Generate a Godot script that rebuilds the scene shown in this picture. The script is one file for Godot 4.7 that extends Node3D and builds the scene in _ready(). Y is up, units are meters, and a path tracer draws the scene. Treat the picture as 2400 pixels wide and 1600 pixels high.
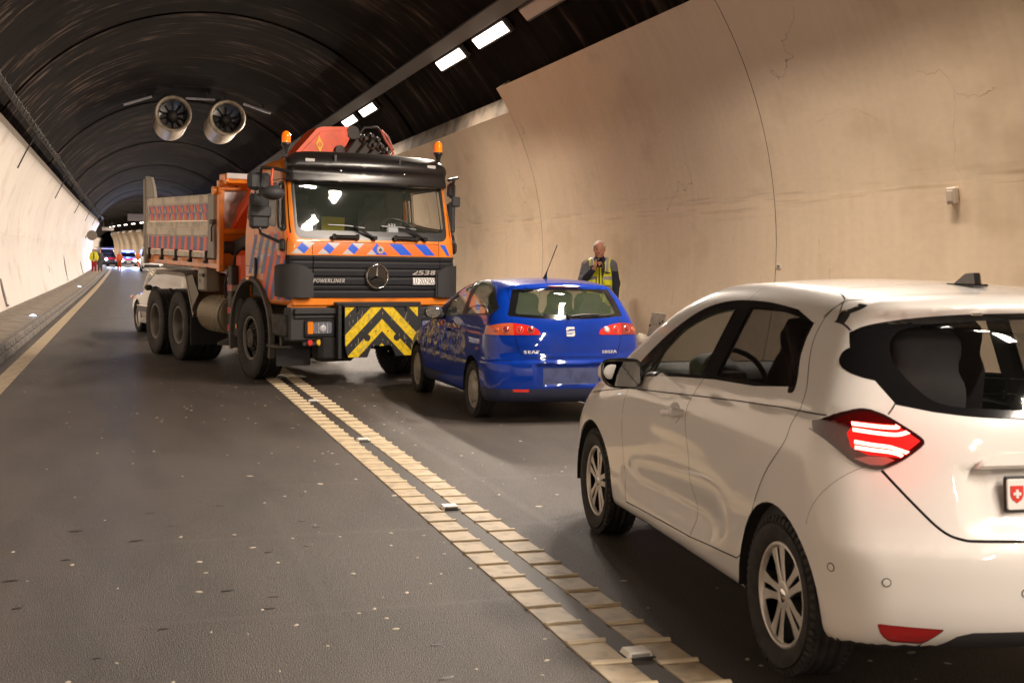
extends Node3D
# Road tunnel after a collision: recovery truck, blue hatchback, white hatchback, a responder on the walkway.

var M := {}
var kitchen := {}
const AX := 2.0      # tunnel axis (x)
const CY := 1.72     # centre of the lining circle
const RL := 5.234    # lining radius
const RV := 5.56     # vault radius
const BLK := 8.47    # length of a lining block

# ------------------------------------------------------------------ mesh buffer
class Buf:
	var v := PackedVector3Array()
	var n := PackedVector3Array()
	var t := PackedVector2Array()
	var useuv := false

	func t3(a: Vector3, b: Vector3, c: Vector3, na: Vector3, nb: Vector3, nc: Vector3) -> void:
		# stored so that the front is clockwise whatever order came in
		if (b - a).cross(c - a).dot(na + nb + nc) > 0.0:
			v.append(a); v.append(c); v.append(b); n.append(na); n.append(nc); n.append(nb)
		else:
			v.append(a); v.append(b); v.append(c); n.append(na); n.append(nb); n.append(nc)

	func tri(a: Vector3, b: Vector3, c: Vector3) -> void:
		var m := (b - a).cross(c - a)
		if m.length_squared() < 1e-16:
			return
		m = m.normalized()
		t3(a, b, c, m, m, m)

	func quad(a: Vector3, b: Vector3, c: Vector3, d: Vector3) -> void:  # counter-clockwise seen from outside
		tri(a, b, c)
		tri(a, c, d)

	func quv(a: Vector3, b: Vector3, c: Vector3, d: Vector3, na: Vector3, nb: Vector3, nc: Vector3, nd: Vector3, ta: Vector2, tb: Vector2, tc: Vector2, td: Vector2) -> void:
		useuv = true
		var p := [a, b, c, a, c, d]
		var q := [na, nb, nc, na, nc, nd]
		var w := [ta, tb, tc, ta, tc, td]
		for k in [0, 3]:
			var i1: int = k + 1
			var i2: int = k + 2
			if (p[i1] - p[k]).cross(p[i2] - p[k]).dot(q[k] + q[i1] + q[i2]) > 0.0:
				i1 = k + 2
				i2 = k + 1
			for i in [k, i1, i2]:
				v.append(p[i]); n.append(q[i]); t.append(w[i])

	func qn(a: Vector3, b: Vector3, c: Vector3, d: Vector3, na: Vector3, nb: Vector3, nc: Vector3, nd: Vector3) -> void:
		t3(a, b, c, na, nb, nc)
		t3(a, c, d, na, nc, nd)

	func add(o: Buf, xf := Transform3D()) -> Buf:
		var nb := xf.basis.inverse().transposed()
		var flip := xf.basis.determinant() < 0.0
		for k in range(0, o.v.size(), 3):
			for j in ([0, 2, 1] if flip else [0, 1, 2]):
				v.append(xf * o.v[k + j])
				n.append((nb * o.n[k + j]).normalized())
				if o.useuv:
					t.append(o.t[k + j])
		useuv = useuv or o.useuv
		return self

	func box(c: Vector3, s: Vector3, bev := 0.0, bs := Basis()) -> Buf:
		var h := s * 0.5
		bev = minf(bev, minf(h.x, minf(h.y, h.z)) * 0.95)
		var q := func(x: float, y: float, z: float) -> Vector3: return c + bs * Vector3(x, y, z)
		var i := Vector3(h.x - bev, h.y - bev, h.z - bev)
		for g in [-1.0, 1.0]:
			_face(q.call(g * h.x, -i.y, -i.z), q.call(g * h.x, i.y, -i.z), q.call(g * h.x, i.y, i.z), q.call(g * h.x, -i.y, i.z), bs * Vector3(g, 0, 0))
			_face(q.call(-i.x, g * h.y, -i.z), q.call(i.x, g * h.y, -i.z), q.call(i.x, g * h.y, i.z), q.call(-i.x, g * h.y, i.z), bs * Vector3(0, g, 0))
			_face(q.call(-i.x, -i.y, g * h.z), q.call(i.x, -i.y, g * h.z), q.call(i.x, i.y, g * h.z), q.call(-i.x, i.y, g * h.z), bs * Vector3(0, 0, g))
			if bev > 0.0:
				for e in [-1.0, 1.0]:
					_face(q.call(g * h.x, e * i.y, -i.z), q.call(g * i.x, e * h.y, -i.z), q.call(g * i.x, e * h.y, i.z), q.call(g * h.x, e * i.y, i.z), bs * Vector3(g, e, 0).normalized())
					_face(q.call(g * h.x, -i.y, e * i.z), q.call(g * i.x, -i.y, e * h.z), q.call(g * i.x, i.y, e * h.z), q.call(g * h.x, i.y, e * i.z), bs * Vector3(g, 0, e).normalized())
					_face(q.call(-i.x, g * h.y, e * i.z), q.call(-i.x, g * i.y, e * h.z), q.call(i.x, g * i.y, e * h.z), q.call(i.x, g * h.y, e * i.z), bs * Vector3(0, g, e).normalized())
					for d in [-1.0, 1.0]:
						var m := bs * Vector3(g, e, d).normalized()
						t3(q.call(g * h.x, e * i.y, d * i.z), q.call(g * i.x, e * h.y, d * i.z), q.call(g * i.x, e * i.y, d * h.z), m, m, m)
		return self

	func _face(a: Vector3, b: Vector3, c: Vector3, d: Vector3, m: Vector3) -> void:
		t3(a, b, c, m, m, m)
		t3(a, c, d, m, m, m)

	# profile of (radius, height), turned about the local y axis
	func lathe(pr: Array, seg: int, xf := Transform3D(), smooth := false, a0 := 0.0, a1 := TAU) -> Buf:
		var nn := []
		for k in pr.size():
			var d := Vector2.ZERO
			if k > 0:
				d += (pr[k] - pr[k - 1]).normalized()
			if k < pr.size() - 1:
				d += (pr[k + 1] - pr[k]).normalized()
			nn.append(Vector2(d.y, -d.x).normalized())
		for s in seg:
			var x0 := a0 + (a1 - a0) * s / seg
			var x1 := a0 + (a1 - a0) * (s + 1) / seg
			var r0 := Vector3(cos(x0), 0, sin(x0))
			var r1 := Vector3(cos(x1), 0, sin(x1))
			for k in pr.size() - 1:
				var p: Vector2 = pr[k]
				var q: Vector2 = pr[k + 1]
				var d := (q - p).normalized()
				var m0 := Vector2(d.y, -d.x)
				var m1 := m0
				if smooth:
					m0 = nn[k]
					m1 = nn[k + 1]
				var up := Vector3.UP
				var A := xf * (r0 * p.x + up * p.y)
				var B := xf * (r1 * p.x + up * p.y)
				var C := xf * (r1 * q.x + up * q.y)
				var D := xf * (r0 * q.x + up * q.y)
				var b := xf.basis
				if p.x > 1e-5:
					t3(A, B, C, b * (r0 * m0.x + up * m0.y), b * (r1 * m0.x + up * m0.y), b * (r1 * m1.x + up * m1.y))
				if q.x > 1e-5:
					t3(A, C, D, b * (r0 * m0.x + up * m0.y), b * (r1 * m1.x + up * m1.y), b * (r0 * m1.x + up * m1.y))
		return self

	func tube(pts: Array, r: float, seg := 8, caps := true) -> Buf:
		var prev := Vector3.ZERO
		var rings := []
		var fr := Vector3.UP
		for k in pts.size():
			var d: Vector3
			if k == 0:
				d = pts[1] - pts[0]
			elif k == pts.size() - 1:
				d = pts[k] - pts[k - 1]
			else:
				d = (pts[k + 1] - pts[k]).normalized() + (pts[k] - pts[k - 1]).normalized()
			d = d.normalized()
			if k == 0:
				fr = Vector3.UP if absf(d.y) < 0.9 else Vector3.RIGHT
			var sx := d.cross(fr).normalized()
			fr = sx.cross(d).normalized()
			var ring := []
			for s in seg:
				var a := TAU * s / seg
				ring.append(sx * cos(a) + fr * sin(a))
			rings.append(ring)
			if k > 0:
				for s in seg:
					var e := (s + 1) % seg
					qn(pts[k - 1] + rings[k - 1][s] * r, pts[k - 1] + rings[k - 1][e] * r, pts[k] + ring[e] * r, pts[k] + ring[s] * r, rings[k - 1][s], rings[k - 1][e], ring[e], ring[s])
			if caps and (k == 0 or k == pts.size() - 1):
				var m := -d if k == 0 else d
				for s in seg:
					t3(pts[k], pts[k] + ring[s] * r, pts[k] + ring[(s + 1) % seg] * r, m, m, m)
		return self

	# polygon in the xy plane of xf, extruded from z0 to z1, its z1 edge chamfered
	func prism(poly: PackedVector2Array, z0: float, z1: float, xf := Transform3D(), bev := 0.0, smooth := false) -> Buf:
		if Geometry2D.is_polygon_clockwise(poly):
			poly = poly.duplicate()
			poly.reverse()
		var top := poly
		if bev > 0.0:
			var off := Geometry2D.offset_polygon(poly, -bev)
			if off.size() == 1:
				top = off[0]
			else:
				bev = 0.0
		var zm := z1 - bev
		var nz := (xf.basis * Vector3(0, 0, 1)).normalized()
		var idx := Geometry2D.triangulate_polygon(top)
		for k in range(0, idx.size(), 3):
			var a := top[idx[k]]
			var b := top[idx[k + 1]]
			var c := top[idx[k + 2]]
			t3(xf * Vector3(a.x, a.y, z1), xf * Vector3(b.x, b.y, z1), xf * Vector3(c.x, c.y, z1), nz, nz, nz)
		idx = Geometry2D.triangulate_polygon(poly)
		for k in range(0, idx.size(), 3):
			var a := poly[idx[k]]
			var b := poly[idx[k + 1]]
			var c := poly[idx[k + 2]]
			t3(xf * Vector3(a.x, a.y, z0), xf * Vector3(b.x, b.y, z0), xf * Vector3(c.x, c.y, z0), -nz, -nz, -nz)
		var cnt := poly.size()
		var nor := []
		for k in cnt:
			var d := (poly[(k + 1) % cnt] - poly[k]).normalized()
			nor.append((xf.basis * Vector3(d.y, -d.x, 0)).normalized())
		for k in cnt:
			var a := poly[k]
			var b := poly[(k + 1) % cnt]
			var na: Vector3 = nor[k]
			var nb: Vector3 = nor[k]
			if smooth:
				na = (nor[k] + nor[(k + cnt - 1) % cnt]).normalized()
				nb = (nor[k] + nor[(k + 1) % cnt]).normalized()
			qn(xf * Vector3(a.x, a.y, z0), xf * Vector3(b.x, b.y, z0), xf * Vector3(b.x, b.y, zm), xf * Vector3(a.x, a.y, zm), na, nb, nb, na)
			if bev > 0.0:
				# bevel ring: join to the nearest points of the inset outline
				var ia := _near(top, a)
				var ib := _near(top, b)
				var m := (na + nb + nz * 2.0).normalized()
				t3(xf * Vector3(a.x, a.y, zm), xf * Vector3(b.x, b.y, zm), xf * Vector3(ib.x, ib.y, z1), m, m, m)
				if ia.distance_to(ib) > 1e-5:
					t3(xf * Vector3(a.x, a.y, zm), xf * Vector3(ib.x, ib.y, z1), xf * Vector3(ia.x, ia.y, z1), m, m, m)
		return self

	func _near(q: PackedVector2Array, p: Vector2) -> Vector2:
		var best := q[0]
		for e in q:
			if e.distance_squared_to(p) < best.distance_squared_to(p):
				best = e
		return best

	func ball(c: Vector3, r: Vector3, seg := 16) -> Buf:
		var rings := seg / 2
		for i in rings:
			for j in seg:
				var q := []
				for e in [[i, j], [i + 1, j], [i + 1, j + 1], [i, j + 1]]:
					var a: float = PI * e[0] / rings
					var b: float = TAU * e[1] / seg
					q.append(Vector3(sin(a) * cos(b), cos(a), sin(a) * sin(b)))
				var w := []
				for e in q:
					w.append((e / r).normalized())
				if i > 0:
					t3(c + q[0] * r, c + q[1] * r, c + q[3] * r, w[0], w[1], w[3])
				if i < rings - 1:
					t3(c + q[1] * r, c + q[2] * r, c + q[3] * r, w[1], w[2], w[3])
		return self

	func lift(d: float) -> Buf:
		for k in v.size():
			v[k] += n[k] * d
		return self

	# walls from the open edges of this sheet, going inward by depth
	func skirt(depth: float) -> Buf:
		var seen := {}
		var cnt := v.size()
		for k in range(0, cnt, 3):
			for e in 3:
				var a := k + e
				var b := k + (e + 1) % 3
				var ka := Vector3i((v[a] * 4000.0).round())
				var kb := Vector3i((v[b] * 4000.0).round())
				if ka == kb:
					continue
				var back := [kb, ka]
				if seen.has(back):
					seen.erase(back)
				else:
					seen[[ka, kb]] = [a, b]
		for key in seen:
			var a: int = seen[key][0]
			var b: int = seen[key][1]
			var pa := v[a]
			var pb := v[b]
			var qa := pa - n[a] * depth
			var qb := pb - n[b] * depth
			var m := (pb - pa).cross(n[a]).normalized()
			t3(pa, pb, qb, -m, -m, -m)
			t3(pa, qb, qa, -m, -m, -m)
		return self

	func mesh() -> ArrayMesh:
		var arr := []
		arr.resize(Mesh.ARRAY_MAX)
		arr[Mesh.ARRAY_VERTEX] = v
		arr[Mesh.ARRAY_NORMAL] = n
		if useuv:
			arr[Mesh.ARRAY_TEX_UV] = t
		var m := ArrayMesh.new()
		m.add_surface_from_arrays(Mesh.PRIMITIVE_TRIANGLES, arr)
		return m

# ------------------------------------------------------------------ curves
static func herm(xs: Array, ys: Array, x: float) -> float:
	var c := xs.size()
	if x <= xs[0]:
		return ys[0]
	if x >= xs[c - 1]:
		return ys[c - 1]
	var i := 0
	while x > xs[i + 1]:
		i += 1
	var h: float = xs[i + 1] - xs[i]
	var s: float = (ys[i + 1] - ys[i]) / h
	var m0 := s
	var m1 := s
	if i > 0:
		var sp: float = (ys[i] - ys[i - 1]) / (xs[i] - xs[i - 1])
		m0 = 0.0 if sp * s <= 0.0 else 2.0 * sp * s / (sp + s) if absf(sp + s) > 1e-9 else 0.0
	if i < c - 2:
		var sn: float = (ys[i + 2] - ys[i + 1]) / (xs[i + 2] - xs[i + 1])
		m1 = 0.0 if sn * s <= 0.0 else 2.0 * sn * s / (sn + s) if absf(sn + s) > 1e-9 else 0.0
	var t: float = (x - xs[i]) / h
	var t2 := t * t
	var t3 := t2 * t
	return ys[i] * (2 * t3 - 3 * t2 + 1) + h * m0 * (t3 - 2 * t2 + t) + ys[i + 1] * (3 * t2 - 2 * t3) + h * m1 * (t3 - t2)

static func curve(p: Array, closed := true, per := 6) -> PackedVector2Array:
	var o := PackedVector2Array()
	var c := p.size()
	for k in (c if closed else c - 1):
		var a: Vector2 = p[(k - 1 + c) % c] if closed or k > 0 else p[k]
		var b: Vector2 = p[k]
		var d: Vector2 = p[(k + 1) % c]
		var e: Vector2 = p[(k + 2) % c] if closed or k < c - 2 else d
		for s in per:
			o.append(b.cubic_interpolate(d, a, e, float(s) / per))
	if not closed:
		o.append(p[c - 1])
	return o

static func rounded(p: Array, r: float, per := 4) -> PackedVector2Array:
	var o := PackedVector2Array()
	var c := p.size()
	for k in c:
		var b: Vector2 = p[k]
		var u: Vector2 = p[(k - 1 + c) % c] - b
		var w: Vector2 = p[(k + 1) % c] - b
		var q := minf(r, minf(u.length(), w.length()) * 0.49)
		var s := b + u.normalized() * q
		var e := b + w.normalized() * q
		for i in per + 1:
			var f := float(i) / per
			o.append(s.lerp(b, f).lerp(b.lerp(e, f), f))
	return o

static func rrect(x0: float, y0: float, x1: float, y1: float, r: float, per := 4) -> PackedVector2Array:
	return rounded([Vector2(x0, y0), Vector2(x1, y0), Vector2(x1, y1), Vector2(x0, y1)], r, per)

static func disc(c: Vector2, r: float, seg := 24, ry := -1.0) -> PackedVector2Array:
	var o := PackedVector2Array()
	for k in seg:
		o.append(c + Vector2(cos(TAU * k / seg) * r, sin(TAU * k / seg) * (ry if ry > 0.0 else r)))
	return o

static func vs(a: Array) -> Array:  # flat list of numbers to points
	var o := []
	for k in range(0, a.size(), 2):
		o.append(Vector2(a[k], a[k + 1]))
	return o

static func strip(p: PackedVector2Array, w: float) -> PackedVector2Array:
	var o := Geometry2D.offset_polyline(p, w * 0.5, Geometry2D.JOIN_ROUND, Geometry2D.END_BUTT)
	return o[0] if o.size() else PackedVector2Array()

# ------------------------------------------------------------------ car shells
# A closed body given by its half width over (along, up), its roof, floor, rear and front lines; u forward, v to the left, w up. Local axes: x right, y up, -z forward.
class Shell:
	const ST := 0.02
	var u0 := 0.0
	var u1 := 1.0
	var w0 := 0.0
	var w1 := 1.0
	var vmax := 1.0
	var cell := 0.03
	var nu := 0
	var nw := 0
	var tw := PackedFloat32Array()
	var tT := PackedFloat32Array()
	var tB := PackedFloat32Array()
	var tR := PackedFloat32Array()
	var tF := PackedFloat32Array()
	var tc := 0.1
	var rc := 0.2
	var rc4 := 0.0
	var fc := 0.3
	var k1 := 0.15
	var k2 := 0.15
	var k3 := 0.08
	var kr := 0.15
	var mods: Callable
	var hasmod := false

	func setup(us: Array, ws: Array, rows: Array, T: Array, B: Array, R: Array, F: Array) -> void:
		nu = int((u1 - u0) / ST) + 2
		nw = int((w1 - w0) / ST) + 2
		tw.resize(nu * nw)
		var col := []
		for j in nw:
			var w := w0 + j * ST
			col.clear()
			for r in rows:
				col.append(_herm(ws, r, w))
			for i in nu:
				tw[i * nw + j] = _herm(us, col, u0 + i * ST)
		for i in nu:
			tT.append(_herm(T[0], T[1], u0 + i * ST))
			tB.append(_herm(B[0], B[1], u0 + i * ST))
		for j in nw:
			tR.append(_herm(R[0], R[1], w0 + j * ST))
			tF.append(_herm(F[0], F[1], w0 + j * ST))

	func _herm(a: Array, b: Array, x: float) -> float:
		var c := a.size()
		if x <= a[0]:
			return b[0]
		if x >= a[c - 1]:
			return b[c - 1]
		var i := 0
		while x > a[i + 1]:
			i += 1
		var h: float = a[i + 1] - a[i]
		var s: float = (b[i + 1] - b[i]) / h
		var m0 := s
		var m1 := s
		if i > 0:
			m0 = (b[i + 1] - b[i - 1]) / (a[i + 1] - a[i - 1])
		if i < c - 2:
			m1 = (b[i + 2] - b[i]) / (a[i + 2] - a[i])
		var t: float = (x - a[i]) / h
		var t2 := t * t
		var t3 := t2 * t
		return b[i] * (2 * t3 - 3 * t2 + 1) + h * m0 * (t3 - 2 * t2 + t) + b[i + 1] * (3 * t2 - 2 * t3) + h * m1 * (t3 - t2)

	func half(u: float, w: float) -> float:
		var x := clampf((u - u0) / ST, 0.0, nu - 1.001)
		var y := clampf((w - w0) / ST, 0.0, nw - 1.001)
		var i := int(x)
		var j := int(y)
		x -= i
		y -= j
		var a := i * nw + j
		return (tw[a] * (1 - y) + tw[a + 1] * y) * (1 - x) + (tw[a + nw] * (1 - y) + tw[a + nw + 1] * y) * x

	func f(u: float, v: float, w: float) -> float:
		var x := clampf((u - u0) / ST, 0.0, nu - 1.001)
		var y := clampf((w - w0) / ST, 0.0, nw - 1.001)
		var i := int(x)
		var j := int(y)
		x -= i
		y -= j
		var a := i * nw + j
		var W := (tw[a] * (1 - y) + tw[a + 1] * y) * (1 - x) + (tw[a + nw] * (1 - y) + tw[a + nw + 1] * y) * x
		var v2 := v * v
		var g := absf(v) - W
		var d := w - (tT[i] * (1 - x) + tT[i + 1] * x) + tc * v2
		var h := maxf(k1 - absf(g - d), 0.0)
		g = maxf(g, d) + h * h * 0.25 / k1
		d = (tR[j] * (1 - y) + tR[j + 1] * y) + rc * v2 + rc4 * v2 * v2 - u
		h = maxf(kr - absf(g - d), 0.0)
		g = maxf(g, d) + h * h * 0.25 / kr
		d = u - (tF[j] * (1 - y) + tF[j + 1] * y) + fc * v2
		h = maxf(k2 - absf(g - d), 0.0)
		g = maxf(g, d) + h * h * 0.25 / k2
		d = (tB[i] * (1 - x) + tB[i + 1] * x) - w
		h = maxf(k3 - absf(g - d), 0.0)
		g = maxf(g, d) + h * h * 0.25 / k3
		if hasmod:
			g += mods.call(u, v, w)
		return g

	func grad(u: float, v: float, w: float) -> Vector3:
		var e := 0.004
		return Vector3(f(u + e, v, w) - f(u - e, v, w), f(u, v + e, w) - f(u, v - e, w), f(u, v, w + e) - f(u, v, w - e)) / (2 * e)

	func build() -> Buf:
		var nx := int((u1 - u0) / cell) + 3
		var ny := int(vmax / cell) + 4
		var nz := int((w1 - w0) / cell) + 3
		var val := PackedFloat32Array()
		val.resize(nx * ny * nz)
		var c := cell
		for i in nx:
			var u := u0 - c + i * c
			for j in ny:
				var v := (j - 0.5) * c
				var b := (i * ny + j) * nz
				for k in nz:
					val[b + k] = f(u, v, w0 - c + k * c)
		var id := PackedInt32Array()
		id.resize(nx * ny * nz)
		id.fill(-1)
		var P := PackedVector3Array()
		var N := PackedVector3Array()
		var off := [0, 1, nz, nz + 1, ny * nz, ny * nz + 1, ny * nz + nz, ny * nz + nz + 1]
		for i in nx - 1:
			for j in ny - 1:
				for k in nz - 1:
					var b := (i * ny + j) * nz + k
					var s0 := val[b] < 0.0
					var mixed := false
					for e in 7:
						if (val[b + off[e + 1]] < 0.0) != s0:
							mixed = true
							break
					if not mixed:
						continue
					var acc := Vector3.ZERO
					var cnt := 0
					for e in 8:
						for q in [1, 2, 4]:
							if e & q:
								continue
							var A := val[b + off[e]]
							var B := val[b + off[e | q]]
							if (A < 0.0) == (B < 0.0):
								continue
							var t := A / (A - B)
							var p := Vector3((e >> 2) & 1, (e >> 1) & 1, e & 1)
							p[2 if q == 1 else 1 if q == 2 else 0] += t
							acc += p
							cnt += 1
					acc /= cnt
					var p := Vector3(u0 - c + (i + acc.x) * c, (j - 0.5 + acc.y) * c, w0 - c + (k + acc.z) * c)
					if j == 0:
						p.y = 0.0
					for it in 2:
						var g := grad(p.x, p.y, p.z)
						if j == 0:
							g.y = 0.0
						var l := g.length_squared()
						if l > 1e-4:
							var st := g * (f(p.x, p.y, p.z) / l)
							p -= st.limit_length(c)
					var m := grad(p.x, p.y, p.z)
					if j == 0:
						m.y = 0.0
					id[b] = P.size()
					P.append(p)
					N.append(m.normalized())
		var o := Buf.new()
		for i in range(1, nx - 1):
			for j in range(0, ny - 1):
				for k in range(1, nz - 1):
					var b := (i * ny + j) * nz + k
					var s := val[b] < 0.0
					if j > 0 and (val[b + ny * nz] < 0.0) != s:
						_q(o, P, N, id[b], id[b - 1], id[b - nz - 1], id[b - nz])
					if j > 0 and (val[b + 1] < 0.0) != s:
						_q(o, P, N, id[b], id[b - nz], id[b - nz - ny * nz], id[b - ny * nz])
					if (val[b + nz] < 0.0) != s:
						_q(o, P, N, id[b], id[b - 1], id[b - 1 - ny * nz], id[b - ny * nz])
		var cnt := o.v.size()
		var r := Buf.new()
		for g in [-1.0, 1.0]:
			for k in range(0, cnt, 3):
				var a := []
				for e in 3:
					var p := o.v[k + e]
					var m := o.n[k + e]
					a.append(Vector3(g * p.y, p.z, -p.x))
					a.append(Vector3(g * m.y, m.z, -m.x))
				r.t3(a[0], a[2], a[4], a[1], a[3], a[5])
		return r

	func _q(o: Buf, P: PackedVector3Array, N: PackedVector3Array, a: int, b: int, c: int, d: int) -> void:
		if a < 0 or b < 0 or c < 0 or d < 0:
			return
		if P[a].distance_squared_to(P[c]) < P[b].distance_squared_to(P[d]):
			o.t3(P[a], P[b], P[c], N[a], N[b], N[c])
			o.t3(P[a], P[c], P[d], N[a], N[c], N[d])
		else:
			o.t3(P[a], P[b], P[d], N[a], N[b], N[d])
			o.t3(P[b], P[c], P[d], N[b], N[c], N[d])

	# local point on the shell: side (u, w) on the given side, or front / rear (v, w)
	func on_side(u: float, w: float, left: bool) -> Vector3:
		var lo := 0.0
		var hi := vmax + 0.1
		for i in 18:
			var m := (lo + hi) * 0.5
			if f(u, m, w) < 0.0:
				lo = m
			else:
				hi = m
		return Vector3(-lo if left else lo, w, -u)

	func on_end(v: float, w: float, front: bool) -> Vector3:
		var lo := (u0 + u1) * 0.5
		var hi := u1 + 0.2 if front else u0 - 0.2
		for i in 18:
			var m := (lo + hi) * 0.5
			if f(m, v, w) < 0.0:
				lo = m
			else:
				hi = m
		return Vector3(-v, w, -lo)

	func on_top(u: float, v: float) -> Vector3:
		var lo := (w0 + w1) * 0.5
		var hi := w1 + 0.2
		for i in 18:
			var m := (lo + hi) * 0.5
			if f(u, v, m) < 0.0:
				lo = m
			else:
				hi = m
		return Vector3(-v, lo, -u)

	func normal(p: Vector3) -> Vector3:
		var g := grad(-p.z, -p.x, p.y)
		return Vector3(-g.y, g.z, -g.x).normalized()

# cuts the sheet along an outline; view: "left" / "right" (u, w), "rear" / "front" (v, w), "top" (u, v). Returns [inside, outside]
static func knife(s: Buf, view: String, ol: PackedVector2Array, lim := 0.12) -> Array:
	var ins := Buf.new()
	var out := Buf.new()
	if ol.size() < 3:
		return [ins, s]
	var lo := ol[0]
	var hi := ol[0]
	for p in ol:
		lo = lo.min(p)
		hi = hi.max(p)
	var dir := Vector3.ZERO
	match view:
		"left": dir = Vector3(-1, 0, 0)
		"right": dir = Vector3(1, 0, 0)
		"rear": dir = Vector3(0, 0, 1)
		"front": dir = Vector3(0, 0, -1)
		"top": dir = Vector3(0, 1, 0)
		"under": dir = Vector3(0, -1, 0)
	for k in range(0, s.v.size(), 3):
		var A := s.v[k]
		var B := s.v[k + 1]
		var C := s.v[k + 2]
		var a: Vector2
		var b: Vector2
		var c: Vector2
		if view == "left" or view == "right":
			a = Vector2(-A.z, A.y); b = Vector2(-B.z, B.y); c = Vector2(-C.z, C.y)
		elif view == "rear" or view == "front":
			a = Vector2(-A.x, A.y); b = Vector2(-B.x, B.y); c = Vector2(-C.x, C.y)
		else:
			a = Vector2(-A.z, -A.x); b = Vector2(-B.z, -B.x); c = Vector2(-C.z, -C.x)
		var keep := maxf(a.x, maxf(b.x, c.x)) < lo.x or minf(a.x, minf(b.x, c.x)) > hi.x or maxf(a.y, maxf(b.y, c.y)) < lo.y or minf(a.y, minf(b.y, c.y)) > hi.y
		if keep or (s.n[k] + s.n[k + 1] + s.n[k + 2]).dot(dir) < lim * 3.0:
			for e in 3:
				out.v.append(s.v[k + e]); out.n.append(s.n[k + e])
			continue
		var tri := PackedVector2Array([a, b, c])
		var got := Geometry2D.intersect_polygons(tri, ol)
		if got.is_empty():
			for e in 3:
				out.v.append(s.v[k + e]); out.n.append(s.n[k + e])
			continue
		var rest := Geometry2D.clip_polygons(tri, ol)
		var den := (b.y - c.y) * (a.x - c.x) + (c.x - b.x) * (a.y - c.y)
		if absf(den) < 1e-12:
			continue
		for pass_ in 2:
			var tgt := ins if pass_ == 0 else out
			for poly in (got if pass_ == 0 else rest):
				var idx := Geometry2D.triangulate_polygon(poly)
				for q in range(0, idx.size(), 3):
					var pp := []
					var nn := []
					for e in 3:
						var p: Vector2 = poly[idx[q + e]]
						var wa := ((b.y - c.y) * (p.x - c.x) + (c.x - b.x) * (p.y - c.y)) / den
						var wb := ((c.y - a.y) * (p.x - c.x) + (a.x - c.x) * (p.y - c.y)) / den
						var wc := 1.0 - wa - wb
						pp.append(A * wa + B * wb + C * wc)
						nn.append((s.n[k] * wa + s.n[k + 1] * wb + s.n[k + 2] * wc).normalized())
					tgt.t3(pp[0], pp[1], pp[2], nn[0], nn[1], nn[2])
	return [ins, out]

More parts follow.
